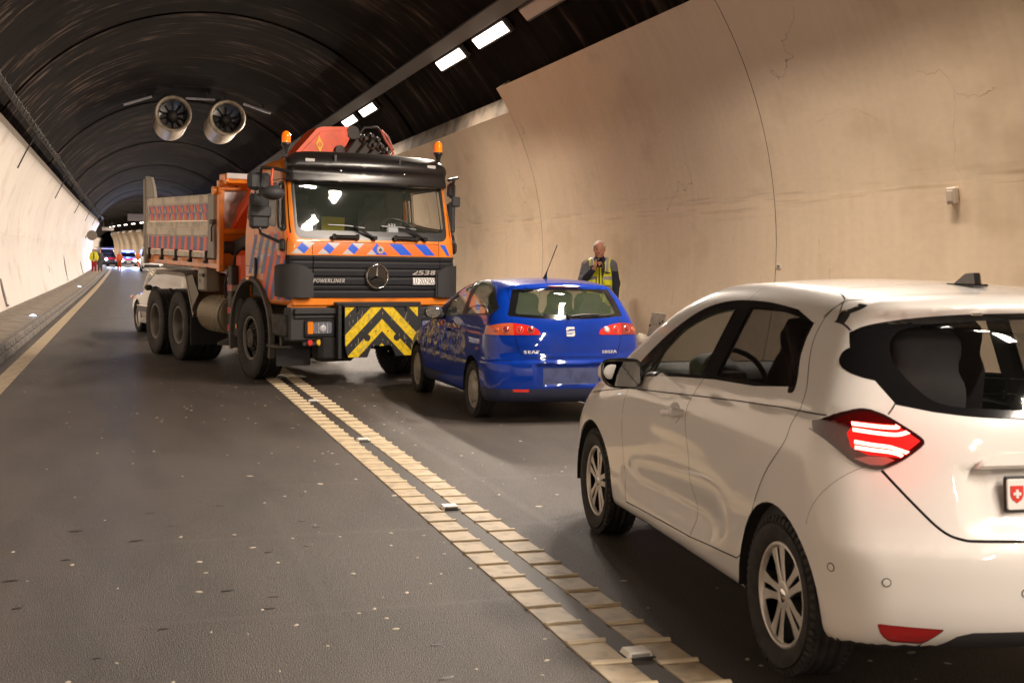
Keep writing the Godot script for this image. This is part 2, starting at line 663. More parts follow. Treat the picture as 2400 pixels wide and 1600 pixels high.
# ------------------------------------------------------------------ rounded figures: tapered bones joined smoothly
class Blob:
	var bones := []   # a, b, ra, rb, k, flatten(Vector3 scale)
	func bone(a: Vector3, b: Vector3, ra: float, rb: float, k := 0.03, sc := Vector3.ONE) -> Blob:
		bones.append([a, b, ra, rb, k, sc])
		return self

	func dist(q: Array, p: Vector3) -> float:
		var a: Vector3 = q[0]
		var sc: Vector3 = q[5]
		var pa := (p - a) / sc
		var ba: Vector3 = (q[1] - a) / sc
		var l := ba.length_squared()
		var h := clampf(pa.dot(ba) / l, 0.0, 1.0) if l > 1e-9 else 0.0
		return ((pa - ba * h).length() - lerpf(q[2], q[3], h)) * minf(sc.x, minf(sc.y, sc.z))

	func build(c: float) -> Buf:
		var lo := Vector3.INF
		var hi := -Vector3.INF
		for q in bones:
			var r: Vector3 = q[5] * (maxf(q[2], q[3]) + q[4] + 2 * c)
			lo = lo.min(q[0] - r).min(q[1] - r)
			hi = hi.max(q[0] + r).max(q[1] + r)
		var nx := int((hi.x - lo.x) / c) + 2
		var ny := int((hi.y - lo.y) / c) + 2
		var nz := int((hi.z - lo.z) / c) + 2
		var val := PackedFloat32Array()
		val.resize(nx * ny * nz)
		val.fill(1.0)
		for q in bones:
			var r: Vector3 = q[5] * (maxf(q[2], q[3]) + q[4] + 2 * c)
			var a := Vector3i(((q[0].min(q[1]) - r - lo) / c).floor()).clamp(Vector3i.ZERO, Vector3i(nx - 1, ny - 1, nz - 1))
			var b := Vector3i(((q[0].max(q[1]) + r - lo) / c).ceil()).clamp(Vector3i.ZERO, Vector3i(nx - 1, ny - 1, nz - 1))
			var k: float = q[4]
			for i in range(a.x, b.x + 1):
				for j in range(a.y, b.y + 1):
					for m in range(a.z, b.z + 1):
						var d := dist(q, lo + Vector3(i, j, m) * c)
						var e := (i * ny + j) * nz + m
						var o := val[e]
						var h := maxf(k - absf(o - d), 0.0)
						val[e] = minf(o, d) - h * h * 0.25 / k
		var id := {}
		var P := PackedVector3Array()
		var off := [0, 1, nz, nz + 1, ny * nz, ny * nz + 1, ny * nz + nz, ny * nz + nz + 1]
		for i in nx - 1:
			for j in ny - 1:
				for k in nz - 1:
					var b := (i * ny + j) * nz + k
					var s0 := val[b] < 0.0
					var mixed := false
					for e in 7:
						if (val[b + off[e + 1]] < 0.0) != s0:
							mixed = true
							break
					if not mixed:
						continue
					var acc := Vector3.ZERO
					var cnt := 0
					for e in 8:
						for q in [1, 2, 4]:
							if e & q:
								continue
							var A := val[b + off[e]]
							var B := val[b + off[e | q]]
							if (A < 0.0) == (B < 0.0):
								continue
							var p := Vector3((e >> 2) & 1, (e >> 1) & 1, e & 1)
							p[2 if q == 1 else 1 if q == 2 else 0] += A / (A - B)
							acc += p
							cnt += 1
					id[b] = P.size()
					P.append(lo + (Vector3(i, j, k) + acc / cnt) * c)
		var F := PackedInt32Array()
		for i in range(1, nx - 1):
			for j in range(1, ny - 1):
				for k in range(1, nz - 1):
					var b := (i * ny + j) * nz + k
					var s := val[b] < 0.0
					for d in 3:
						var st: int = [ny * nz, nz, 1][d]
						if (val[b + st] < 0.0) == s:
							continue
						var x: int = [nz, 1, ny * nz][d]
						var y: int = [1, ny * nz, nz][d]
						var q := [b, b - x, b - x - y, b - y]
						if not s:
							q.reverse()
						for e in [0, 1, 2, 0, 2, 3]:
							F.append(id[q[e]])
		var N := PackedVector3Array()
		N.resize(P.size())
		for k in range(0, F.size(), 3):
			var m := (P[F[k + 1]] - P[F[k]]).cross(P[F[k + 2]] - P[F[k]])
			for e in 3:
				N[F[k + e]] += m
		var o := Buf.new()
		for k in range(0, F.size(), 3):
			o.t3(P[F[k]], P[F[k + 1]], P[F[k + 2]], N[F[k]].normalized(), N[F[k + 1]].normalized(), N[F[k + 2]].normalized())
		return o

# ------------------------------------------------------------------ nodes
func numbered(nm: String) -> String:
	if not has_node(NodePath(nm)):
		return nm
	var k := 1
	while has_node(NodePath("%s_%03d" % [nm, k])):
		k += 1
	return "%s_%03d" % [nm, k]

func tag(o: Node3D, label: String, cat: String, group := "") -> void:
	o.set_meta("label", label)
	o.set_meta("category", cat)
	if group:
		o.set_meta("group", group)

func thing(nm: String, label: String, cat: String, at := Vector3.ZERO, turn := 0.0, group := "") -> Node3D:
	var o := Node3D.new()
	o.name = numbered(nm)
	add_child(o)
	o.position = at
	o.rotation.y = turn
	tag(o, label, cat, group)
	return o

func part(nm: String, b: Buf, m: Material, par: Node, label := "") -> MeshInstance3D:
	var o := MeshInstance3D.new()
	var base := nm
	if par.has_node(NodePath(base)):
		var k := 1
		while par.has_node(NodePath("%s_%03d" % [base, k])):
			k += 1
		nm = "%s_%03d" % [base, k]
	o.name = nm
	if b.v.size() == 0:
		push_warning("empty part " + nm)
	o.mesh = b.mesh()
	o.material_override = m
	par.add_child(o)
	if label:
		o.set_meta("label", label)
	return o

# every loose piece of a sheet as a part of its own; crumbs stay with the largest piece
func part_each(nm: String, b: Buf, m: Material, par: Node, crumb := 0.0002) -> void:
	var root := {}
	var find := func(k: Vector3i) -> Vector3i:
		while root[k] != k:
			root[k] = root[root[k]]
			k = root[k]
		return k
	var keys := []
	for p in b.v:
		var k := Vector3i((p * 3000.0).round())
		keys.append(k)
		if not root.has(k):
			root[k] = k
	for i in range(0, keys.size(), 3):
		var r: Vector3i = find.call(keys[i])
		for e in [1, 2]:
			var q: Vector3i = find.call(keys[i + e])
			if q != r:
				root[q] = r
	var sets := {}
	var size := {}
	for i in range(0, keys.size(), 3):
		var r: Vector3i = find.call(keys[i])
		if not sets.has(r):
			sets[r] = Buf.new()
			size[r] = 0.0
		for e in 3:
			sets[r].v.append(b.v[i + e]); sets[r].n.append(b.n[i + e])
		size[r] += (b.v[i + 1] - b.v[i]).cross(b.v[i + 2] - b.v[i]).length() * 0.5
	for r in sets:
		if size[r] > crumb:
			part(nm, sets[r], m, par)

func group(nm: String, par: Node, at := Vector3.ZERO) -> Node3D:
	var o := Node3D.new()
	var base := nm
	var k := 1
	while par.has_node(NodePath(nm)):
		nm = "%s_%03d" % [base, k]
		k += 1
	o.name = nm
	par.add_child(o)
	o.position = at
	return o

func struct(nm: String, b: Buf, m: Material) -> MeshInstance3D:
	var o := part(nm, b, m, self)
	o.set_meta("kind", "structure")
	return o

func words(nm: String, s: String, height: float, m: Material, par: Node, xf: Transform3D, bold := 400, shear := 0.0, stretch := 1.0, depth := 0.004) -> MeshInstance3D:
	var f := SystemFont.new()
	f.font_names = PackedStringArray(["Droid Sans"])
	f.font_weight = bold
	var t := TextMesh.new()
	t.text = s
	t.font = f
	t.font_size = 64
	t.pixel_size = height / 46.0
	t.depth = depth
	t.curve_step = 2.0
	var o := MeshInstance3D.new()
	o.name = nm if not par.has_node(NodePath(nm)) else nm + "_001"
	o.mesh = t
	o.material_override = m
	par.add_child(o)
	o.transform = xf * Transform3D(Basis(Vector3(stretch, 0, 0), Vector3(shear, 1, 0), Vector3(0, 0, 1)), Vector3.ZERO)
	return o

# ------------------------------------------------------------------ materials
func lin(r: float, g: float, b: float, a := 1.0) -> Color:
	var c := Color(r, g, b).linear_to_srgb()
	c.a = a
	return c

func mat(nm: String, col: Color, rough := 0.6, metal := 0.0, coat := 0.0) -> StandardMaterial3D:
	var m := StandardMaterial3D.new()
	m.resource_name = nm
	m.albedo_color = col
	m.roughness = rough
	m.metallic = metal
	if coat > 0.0:
		m.clearcoat_enabled = true
		m.clearcoat = coat
		m.clearcoat_roughness = 0.04
	M[nm] = m
	return m

func glassy(nm: String, col: Color, alpha: float) -> StandardMaterial3D:
	var m := mat(nm, Color(col.r, col.g, col.b, alpha), 0.03)
	m.transparency = BaseMaterial3D.TRANSPARENCY_ALPHA
	m.metallic_specular = 0.5
	return m

func glow(nm: String, col: Color, e: float) -> StandardMaterial3D:
	var m := mat(nm, Color(0.02, 0.02, 0.02), 0.4)
	m.emission_enabled = true
	m.emission = col
	m.emission_energy_multiplier = e
	return m

func noise(freq: float, seed_: int, type := FastNoiseLite.TYPE_SIMPLEX_SMOOTH, oct := 4) -> FastNoiseLite:
	var n := FastNoiseLite.new()
	n.noise_type = type
	n.seed = seed_
	n.frequency = freq
	n.fractal_octaves = oct
	return n

func ntex(n: FastNoiseLite, size: int, cols: Array, at: Array) -> NoiseTexture2D:
	var t := NoiseTexture2D.new()
	t.width = size
	t.height = size
	t.seamless = true
	t.noise = n
	var g := Gradient.new()
	g.offsets = PackedFloat32Array(at)
	var c := PackedColorArray()
	for e in cols:
		c.append(e)
	g.colors = c
	t.color_ramp = g
	return t

func gr(x: float) -> Color:
	return Color(x, x, x)

# wear: a faint mottling multiplied into a material in its own axes
func worn(m: StandardMaterial3D, scale: float, dark: float, seed_ := 3, world := false) -> StandardMaterial3D:
	m.detail_enabled = true
	m.detail_blend_mode = BaseMaterial3D.BLEND_MODE_MUL
	var key := "worn%s_%s" % [dark, seed_]
	if not kitchen.has(key):
		kitchen[key] = ntex(noise(0.012, seed_), 512, [gr(dark), gr(1.0), gr(1.0)], [0.2, 0.55, 1.0])
	m.detail_albedo = kitchen[key]
	m.detail_uv_layer = BaseMaterial3D.DETAIL_UV_2
	m.uv2_triplanar = true
	m.uv2_world_triplanar = world
	m.uv2_scale = Vector3.ONE * scale
	return m

# ------------------------------------------------------------------ the tunnel's line: straight, then a bend to the left and back
var PX := PackedFloat32Array()
var PY := PackedFloat32Array()
var PZ := PackedFloat32Array()
var PH := PackedFloat32Array()
const S0 := -60.0
const S1 := 560.0

func lay_path() -> void:
	var x := 0.0
	var y := 0.0
	var z := -S0
	var s := S0
	while s <= S1 + 4.0:
		var h := herm([118.0, 165.0, 195.0, 290.0, 330.0], [0.0, 0.098, 0.098, -0.012, -0.012], s)
		PX.append(x); PY.append(y); PZ.append(z); PH.append(h)
		x -= sin(h) * 1.0
		z -= cos(h) * 1.0
		y += herm([50.0, 110.0, 220.0], [0.0, 0.008, 0.010], s)
		s += 1.0

func frame(s: float) -> Transform3D:
	var q := clampf(s - S0, 0.0, PX.size() - 1.001)
	var i := int(q)
	var f := q - i
	var h := lerpf(PH[i], PH[i + 1], f)
	return Transform3D(Basis(Vector3.UP, h), Vector3(lerpf(PX[i], PX[i + 1], f), lerpf(PY[i], PY[i + 1], f), lerpf(PZ[i], PZ[i + 1], f)))

func at(s: float, x: float, y: float) -> Vector3:
	return frame(s) * Vector3(x, y, 0)

# sweeps a cross-section (listed so that its left-hand side is the lit side) along the tunnel
func flat(b: Buf, pr: Array, a: float, e: float, step: float) -> Buf:
	var q := pr.duplicate()
	q.reverse()
	return sweep(b, q, a, e, step)

func sweep(b: Buf, pr: Array, a: float, e: float, step: float, round_ := false) -> Buf:
	var cnt := maxi(1, int(ceil((e - a) / step)))
	var arc := [0.0]
	for k in pr.size() - 1:
		arc.append(arc[k] + pr[k].distance_to(pr[k + 1]))
	var nn := []
	for k in pr.size():
		var d := Vector2.ZERO
		if k > 0:
			d += (pr[k] - pr[k - 1]).normalized()
		if k < pr.size() - 1:
			d += (pr[k + 1] - pr[k]).normalized()
		nn.append(Vector2(-d.y, d.x).normalized())
	for i in cnt:
		var s0 := a + (e - a) * i / cnt
		var s1 := a + (e - a) * (i + 1) / cnt
		var f0 := frame(s0)
		var f1 := frame(s1)
		for k in pr.size() - 1:
			var p: Vector2 = pr[k]
			var q: Vector2 = pr[k + 1]
			var d := (q - p).normalized()
			var m0 := Vector2(-d.y, d.x)
			var m1 := m0
			if round_:
				m0 = nn[k]
				m1 = nn[k + 1]
			b.quv(f0 * Vector3(p.x, p.y, 0), f1 * Vector3(p.x, p.y, 0), f1 * Vector3(q.x, q.y, 0), f0 * Vector3(q.x, q.y, 0),
				f0.basis * Vector3(m0.x, m0.y, 0), f1.basis * Vector3(m0.x, m0.y, 0), f1.basis * Vector3(m1.x, m1.y, 0), f0.basis * Vector3(m1.x, m1.y, 0),
				Vector2(s0, arc[k]), Vector2(s1, arc[k]), Vector2(s1, arc[k + 1]), Vector2(s0, arc[k + 1]))
	return b

func arcpts(r: float, a0: float, a1: float, cnt: int) -> Array:  # angles from the +x axis, counter-clockwise
	var o := []
	for k in cnt + 1:
		var a := lerpf(a0, a1, float(k) / cnt)
		o.append(Vector2(AX + r * cos(a), CY + r * sin(a)))
	return o

func wall_texture(sd: int, warm: float, marks: int) -> ImageTexture:
	var W := 1024
	var H := 512
	var n1 := noise(0.9, sd, FastNoiseLite.TYPE_SIMPLEX_SMOOTH, 4)
	var n2 := noise(6.0, sd + 1, FastNoiseLite.TYPE_SIMPLEX_SMOOTH, 3)
	var n3 := noise(1.0, sd + 2, FastNoiseLite.TYPE_SIMPLEX_SMOOTH, 3)
	var im := Image.create(W, H, false, Image.FORMAT_RGB8)
	var L := BLK * 2.0
	for y in H:
		var h := 5.6 * y / H            # arc metres above the walkway
		var dirt := 1.0 - 0.3 * exp(-h / 0.1)
		for x in W:
			var s := L * x / W
			var a := TAU * s / L
			var cx := cos(a) * L / TAU
			var cz := sin(a) * L / TAU
			var big := n1.get_noise_3d(cx, h * 0.7, cz)
			var fine := n2.get_noise_3d(cx, h * 2.0, cz)
			var str_ := n3.get_noise_3d(cx * 7.0, h * 0.35, cz * 7.0)
			var hor := n3.get_noise_3d(cx * 0.6 + 40.0, h * 14.0, cz * 0.6)
			var v := 1.0 + 0.032 * big + 0.022 * fine + 0.02 * str_
			var red := 0.0
			# faded scrapes along the formwork seam
			var seam := exp(-pow((h - 2.26) / 0.16, 2.0)) * maxf(0.0, hor - 0.12)
			v -= 0.22 * seam
			red += 0.5 * seam
			# stain patches
			var pat := maxf(0.0, n1.get_noise_3d(cx * 0.5 + 9.0, h * 0.9 + 3.0, cz * 0.5) - 0.2)
			v -= 0.17 * pat
			red += 0.4 * pat
			v -= 0.05 * clampf((h - 3.6) / 1.2, 0.0, 1.0) * (0.6 + fine)
			if h > 2.28:
				v *= 0.975
			v *= dirt
			im.set_pixel(x, y, Color(v * 0.98, v * (0.97 - 0.10 * red - 0.02 * warm), v * (0.955 - 0.2 * red - 0.05 * warm)).clamp())
	# hair cracks and streaks
	var r := RandomNumberGenerator.new()
	r.seed = sd
	for c in marks:
		var x := r.randf() * W
		var y := (1.6 + r.randf() * 2.6) / 5.6 * H
		var dx := r.randf_range(-1.0, 1.0)
		var dy := r.randf_range(-1.0, 1.0)
		for k in 160:
			dx = clampf(dx + r.randf_range(-0.5, 0.5), -1.0, 1.0)
			dy = clampf(dy + r.randf_range(-0.45, 0.45), -1.0, 1.0)
			x += dx
			y += dy * 1.2
			if y < 30 or y >= H - 6:
				break
			var px := posmod(int(x), W)
			im.set_pixel(px, int(y), im.get_pixel(px, int(y)).darkened(0.12))
	for c in 26:
		var x := r.randi() % W
		var y := int((0.2 + r.randf() * 2.2) / 5.6 * H)
		for k in 6 + r.randi() % 22:
			if y + k < H:
				im.set_pixel(x, y + k, im.get_pixel(x, y + k).darkened(0.18 * r.randf()))
	return ImageTexture.create_from_image(im)

func vault_texture(sd: int) -> ImageTexture:
	var W := 512
	var H := 1024
	var n1 := noise(1.0, sd, FastNoiseLite.TYPE_SIMPLEX_SMOOTH, 4)
	var n2 := noise(1.0, sd + 5, FastNoiseLite.TYPE_SIMPLEX_SMOOTH, 3)
	var im := Image.create(W, H, false, Image.FORMAT_RGB8)
	var L := BLK * 4.0
	for y in H:
		var h := 14.0 * y / H
		for x in W:
			var a := TAU * x / W
			var cx := cos(a) * L / TAU
			var cz := sin(a) * L / TAU
			var ring := n1.get_noise_3d(cx * 2.6, h * 0.16, cz * 2.6)
			var fine := n2.get_noise_3d(cx * 6.0, h * 1.1, cz * 6.0)
			var blot := n2.get_noise_3d(cx * 0.5 + 30.0, h * 0.5, cz * 0.5)
			var v := 0.38 + 0.12 * ring + 0.05 * fine + 0.10 * blot
			var lime := maxf(0.0, ring + fine * 0.7 + blot * 0.6 - 0.34)
			v += lime * (0.8 + 2.0 * clampf((h - 7.0) / 4.0, 0.0, 1.0))
			v = clampf(v, 0.10, 1.0)
			im.set_pixel(x, y, Color(v, v * 0.955, v * 0.93))
	return ImageTexture.create_from_image(im)

func build_tunnel() -> void:
	# --- materials
	var road := mat("asphalt", lin(0.135, 0.110, 0.092), 0.55)
	road.albedo_texture = ntex(noise(0.15, 11, FastNoiseLite.TYPE_SIMPLEX, 3), 1024, [gr(0.25), gr(0.62), gr(0.85), gr(1.7)], [0.12, 0.42, 0.62, 0.92])
	road.uv1_triplanar = true
	road.uv1_world_triplanar = true
	road.uv1_scale = Vector3.ONE * 0.62
	road.detail_enabled = true
	road.detail_blend_mode = BaseMaterial3D.BLEND_MODE_MUL
	road.detail_albedo = ntex(noise(0.008, 12), 1024, [gr(0.88), gr(0.97), gr(1.0)], [0.25, 0.55, 0.9])
	road.detail_uv_layer = BaseMaterial3D.DETAIL_UV_2
	road.uv2_triplanar = true
	road.uv2_world_triplanar = true
	road.uv2_scale = Vector3(0.22, 0.22, 0.06)
	road.heightmap_enabled = true
	road.heightmap_texture = ntex(noise(0.2, 13, FastNoiseLite.TYPE_SIMPLEX, 2), 1024, [gr(0.0), gr(1.0)], [0.1, 0.9])
	road.heightmap_scale = 0.45
	var line := mat("road_paint", lin(0.46, 0.36, 0.23), 0.55)
	worn(line, 0.9, 0.84, 21, true)
	var kerbm := mat("kerb_stone", lin(0.17, 0.145, 0.125), 0.85)
	worn(kerbm, 0.5, 0.62, 22, true)
	var walkm := mat("walkway_concrete", lin(0.24, 0.20, 0.16), 0.85)
	worn(walkm, 0.3, 0.72, 23, true)
	var steel := mat("galvanised_steel", lin(0.35, 0.33, 0.31), 0.5, 0.6)
	var dark := mat("dark_metal", lin(0.03, 0.03, 0.032), 0.6, 0.3)
	mat("black", lin(0.012, 0.012, 0.013), 0.7)
	var walls := []
	for k in 3:
		var w := mat("wall_%d" % k, lin(0.69, 0.59, 0.47) if k < 2 else lin(0.68, 0.63, 0.59), 0.62)
		w.albedo_texture = wall_texture(31 + k * 7, 1.0 if k < 2 else 0.2, [2, 3, 1][k])
		w.uv1_scale = Vector3(1.0 / (BLK * 2.0), 1.0 / 5.6, 1)
		walls.append(w)
	var ledge := mat("ledge_concrete", lin(0.18, 0.14, 0.10), 0.9)
	worn(ledge, 0.25, 0.7, 24, true)
	var vaults := []
	for k in 2:
		var w := mat("vault_%d" % k, lin(0.085, 0.066, 0.054), 0.9)
		w.metallic_specular = 0.12
		w.albedo_texture = vault_texture(51 + k * 9)
		w.uv1_scale = Vector3(1.0 / (BLK * 4.0), 1.0 / 14.0, 1)
		vaults.append(w)

	# --- ground
	struct("road", flat(Buf.new(), [Vector2(5.84, 0), Vector2(-1.84, 0)], S0, S1, 6.0), road)
	for e in [[-1.64, -1.415], [5.40, 5.63]]:
		struct("edge_line" if e[0] < 0 else "edge_line_001", flat(Buf.new(), [Vector2(e[1], 0.004), Vector2(e[0], 0.004)], S0, S1, 6.0), line)
	build_centre_line(line, steel)
	# left: kerb stones and walkway slabs one by one where they can be told apart
	var kp := [Vector2(-1.80, -0.02), Vector2(-1.808, 0.085), Vector2(-1.82, 0.1), Vector2(-1.862, 0.104), Vector2(-1.872, 0.185), Vector2(-1.89, 0.2), Vector2(-1.985, 0.202), Vector2(-1.985, -0.02)]
	var kerb := struct("kerb", flat(Buf.new(), kp, S0, 14.0, 6.0), kerbm)
	part("kerb_run", flat(Buf.new(), kp, 72.0, S1, 6.0), kerbm, kerb)
	for k in 58:
		var s := 14.0 + k
		var b := flat(Buf.new(), kp, s + 0.006, s + 0.994, 1.0)
		for q in [s + 0.006, s + 0.994]:
			var fr := frame(q)
			b.tri(fr * Vector3(-1.80, 0, 0), fr * Vector3(-1.985, 0, 0), fr * Vector3(-1.81, 0.09, 0))
			b.tri(fr * Vector3(-1.81, 0.09, 0), fr * Vector3(-1.985, 0, 0), fr * Vector3(-1.985, 0.2, 0))
			for j in 6:
				b.t.append(Vector2.ZERO)
		part("kerb_stone", b, kerbm, kerb)
	var wp := [Vector2(-1.99, 0.2), Vector2(-3.04, 0.205)]
	var walk := struct("walkway", flat(Buf.new(), wp, S0, 14.0, 6.0), walkm)
	part("walkway_run", flat(Buf.new(), wp, 74.0, S1, 6.0), walkm, walk)
	part("walkway_bed", flat(Buf.new(), [Vector2(-1.985, 0.17), Vector2(-3.04, 0.17)], 13.9, 74.1, 6.0), kerbm, walk)
	var r := RandomNumberGenerator.new()
	r.seed = 5
	for k in 50:
		var s := 14.0 + k * 1.2
		var dy := r.randf_range(-0.004, 0.004)
		part("walkway_slab", flat(Buf.new(), [Vector2(-1.992, 0.168), Vector2(-1.992, 0.2 + dy), Vector2(-3.04, 0.203 + dy)], s + 0.006, s + 1.194, 1.3), walkm, walk)
	struct("kerb_right", flat(Buf.new(), [Vector2(5.99, -0.02), Vector2(5.99, 0.202), Vector2(5.89, 0.2), Vector2(5.872, 0.185), Vector2(5.862, 0.104), Vector2(5.82, 0.1), Vector2(5.80, -0.02)], S0, S1, 6.0), kerbm)
	struct("walkway_right", flat(Buf.new(), [Vector2(7.04, 0.205), Vector2(5.985, 0.2)], S0, S1, 6.0), walkm)

	# --- lining, one panel per concreting block
	var asin_ := func(y: float, rr: float) -> float: return asin((y - CY) / rr)
	var wl := thing("tunnel_wall", "pale cream concrete wall on the left, above the walkway with floor lights", "wall")
	var wr := thing("tunnel_wall", "beige concrete wall on the right, with curved block joints and brown stains", "wall")
	var va := thing("tunnel_vault", "dark sooty concrete vault of the tunnel with ring joints", "vault")
	part("outer_ring", sweep(Buf.new(), arcpts(RV + 0.2, asin_.call(-0.3, RV + 0.2), PI - asin_.call(-0.3, RV + 0.2), 40), S0, S1, 6.0, true), M["black"], va)
	var k0 := -8
	var top_near := 4.70
	for k in range(k0, 63):
		var a := 12.82 + BLK * k
		var e := a + BLK
		if a < S0 or e > S1:
			continue
		var g := 0.007
		var stp := 8.5 if e < 115 else 3.0
		# right side
		var near := k < 1
		var yt := top_near if near else 4.30
		var pr := arcpts(RL, asin_.call(0.15, RL), asin_.call(yt, RL), 22)
		var b := sweep(Buf.new(), pr, a + g, e - g, stp, true)
		part("wall_panel", b, walls[posmod(k, 2)], wr)
		var lip: Array
		if near:
			lip = [pr[22], Vector2(AX + (RV + 0.06) * cos(asin_.call(4.80, RV)), 4.86)]
		else:
			lip = [pr[22], Vector2(6.62, 4.62)]
		part("wall_ledge", sweep(Buf.new(), lip, a + g, e - g, stp), ledge, wr)
		# the ends of a panel, seen in the joints
		var ends := Buf.new()
		for q in [a + g, e - g]:
			var fr := frame(q)
			for i in 22:
				var p: Vector2 = pr[i]
				var o: Vector2 = pr[i + 1]
				var c := Vector2(AX, CY)
				var p2 := c + (p - c) * 1.055
				var o2 := c + (o - c) * 1.055
				ends.quad(fr * Vector3(p.x, p.y, 0), fr * Vector3(o.x, o.y, 0), fr * Vector3(o2.x, o2.y, 0), fr * Vector3(p2.x, p2.y, 0))
		part("panel_end", ends, ledge, wr)
		# left side
		pr = arcpts(RL, PI - asin_.call(4.38, RL), PI - asin_.call(0.15, RL), 22)
		var prl := pr
		b = sweep(Buf.new(), prl, a + g, e - g, stp, true)
		part("wall_panel", b, walls[2], wl)
		part("wall_ledge", sweep(Buf.new(), [Vector2(-2.66, 4.74), prl[0]], a + g, e - g, stp), ledge, wl)
		# vault ring
		var vr := arcpts(RV + (0.0 if posmod(k, 2) == 0 else 0.035), asin_.call(4.35, RV), PI - asin_.call(4.35, RV), 36)
		part("vault_ring", sweep(Buf.new(), vr, a + g, e - g, stp, true), vaults[posmod(k * 7 / 3, 2)], va)

	# --- cable trays
	var tl := thing("cable_tray", "long dark cable tray with brackets along the left wall edge", "cable tray")
	var tb := Buf.new()
	sweep(tb, [Vector2(-2.30, 4.93), Vector2(-2.30, 4.83), Vector2(-2.12, 4.80), Vector2(-2.12, 4.815), Vector2(-2.285, 4.843), Vector2(-2.285, 4.93)], -20.0, 300.0, 6.0)
	part("tray", tb, dark, tl)
	var bk := Buf.new()
	bk.box(Vector3.ZERO, Vector3(0.035, 0.03, 0.04), 0.0)
	bk.add(Buf.new().box(Vector3(-0.10, 0.16, 0), Vector3(0.03, 0.35, 0.04), 0, Basis(Vector3(0, 0, 1), 0.7)))
	bk.add(Buf.new().box(Vector3(0.09, -0.06, 0), Vector3(0.02, 0.17, 0.03), 0, Basis(Vector3(0, 0, 1), -0.35)))
	var bm := bk.mesh()
	for k in 110:
		var o := MeshInstance3D.new()
		o.name = "bracket" if k == 0 else "bracket_%03d" % k
		o.mesh = bm
		o.material_override = dark
		tl.add_child(o)
		o.transform = frame(8.0 + k * 0.95).translated_local(Vector3(-2.2, 4.80, 0))
	for k in 5:
		var fr := frame([34.6, 52.0, 70.5, 88.0, 105.0][k])
		part("cable", Buf.new().tube([fr * Vector3(-2.24, 4.8, 0), fr * Vector3(-2.48, 4.36, 0), fr * Vector3(-2.60, 4.12, 0), fr * Vector3(-2.72, 3.87, 0)], 0.02, 6), dark, tl)
	var tr := thing("lamp_tray", "long grey steel tray carrying the tunnel lamps on the vault", "cable tray")
	var ttr := mat("tray_grey", lin(0.09, 0.083, 0.075), 0.7)
	for k in 60:
		var s := -18.0 + k * 3.0
		part("tray_section", sweep(Buf.new(), [Vector2(5.86, 5.62), Vector2(5.80, 5.56), Vector2(5.62, 5.735), Vector2(5.66, 5.80), Vector2(5.86, 5.62)], s + 0.01, s + 2.985, 3.0), ttr, tr)
	build_lamps(steel)
	build_fans()
	build_wall_things(steel)

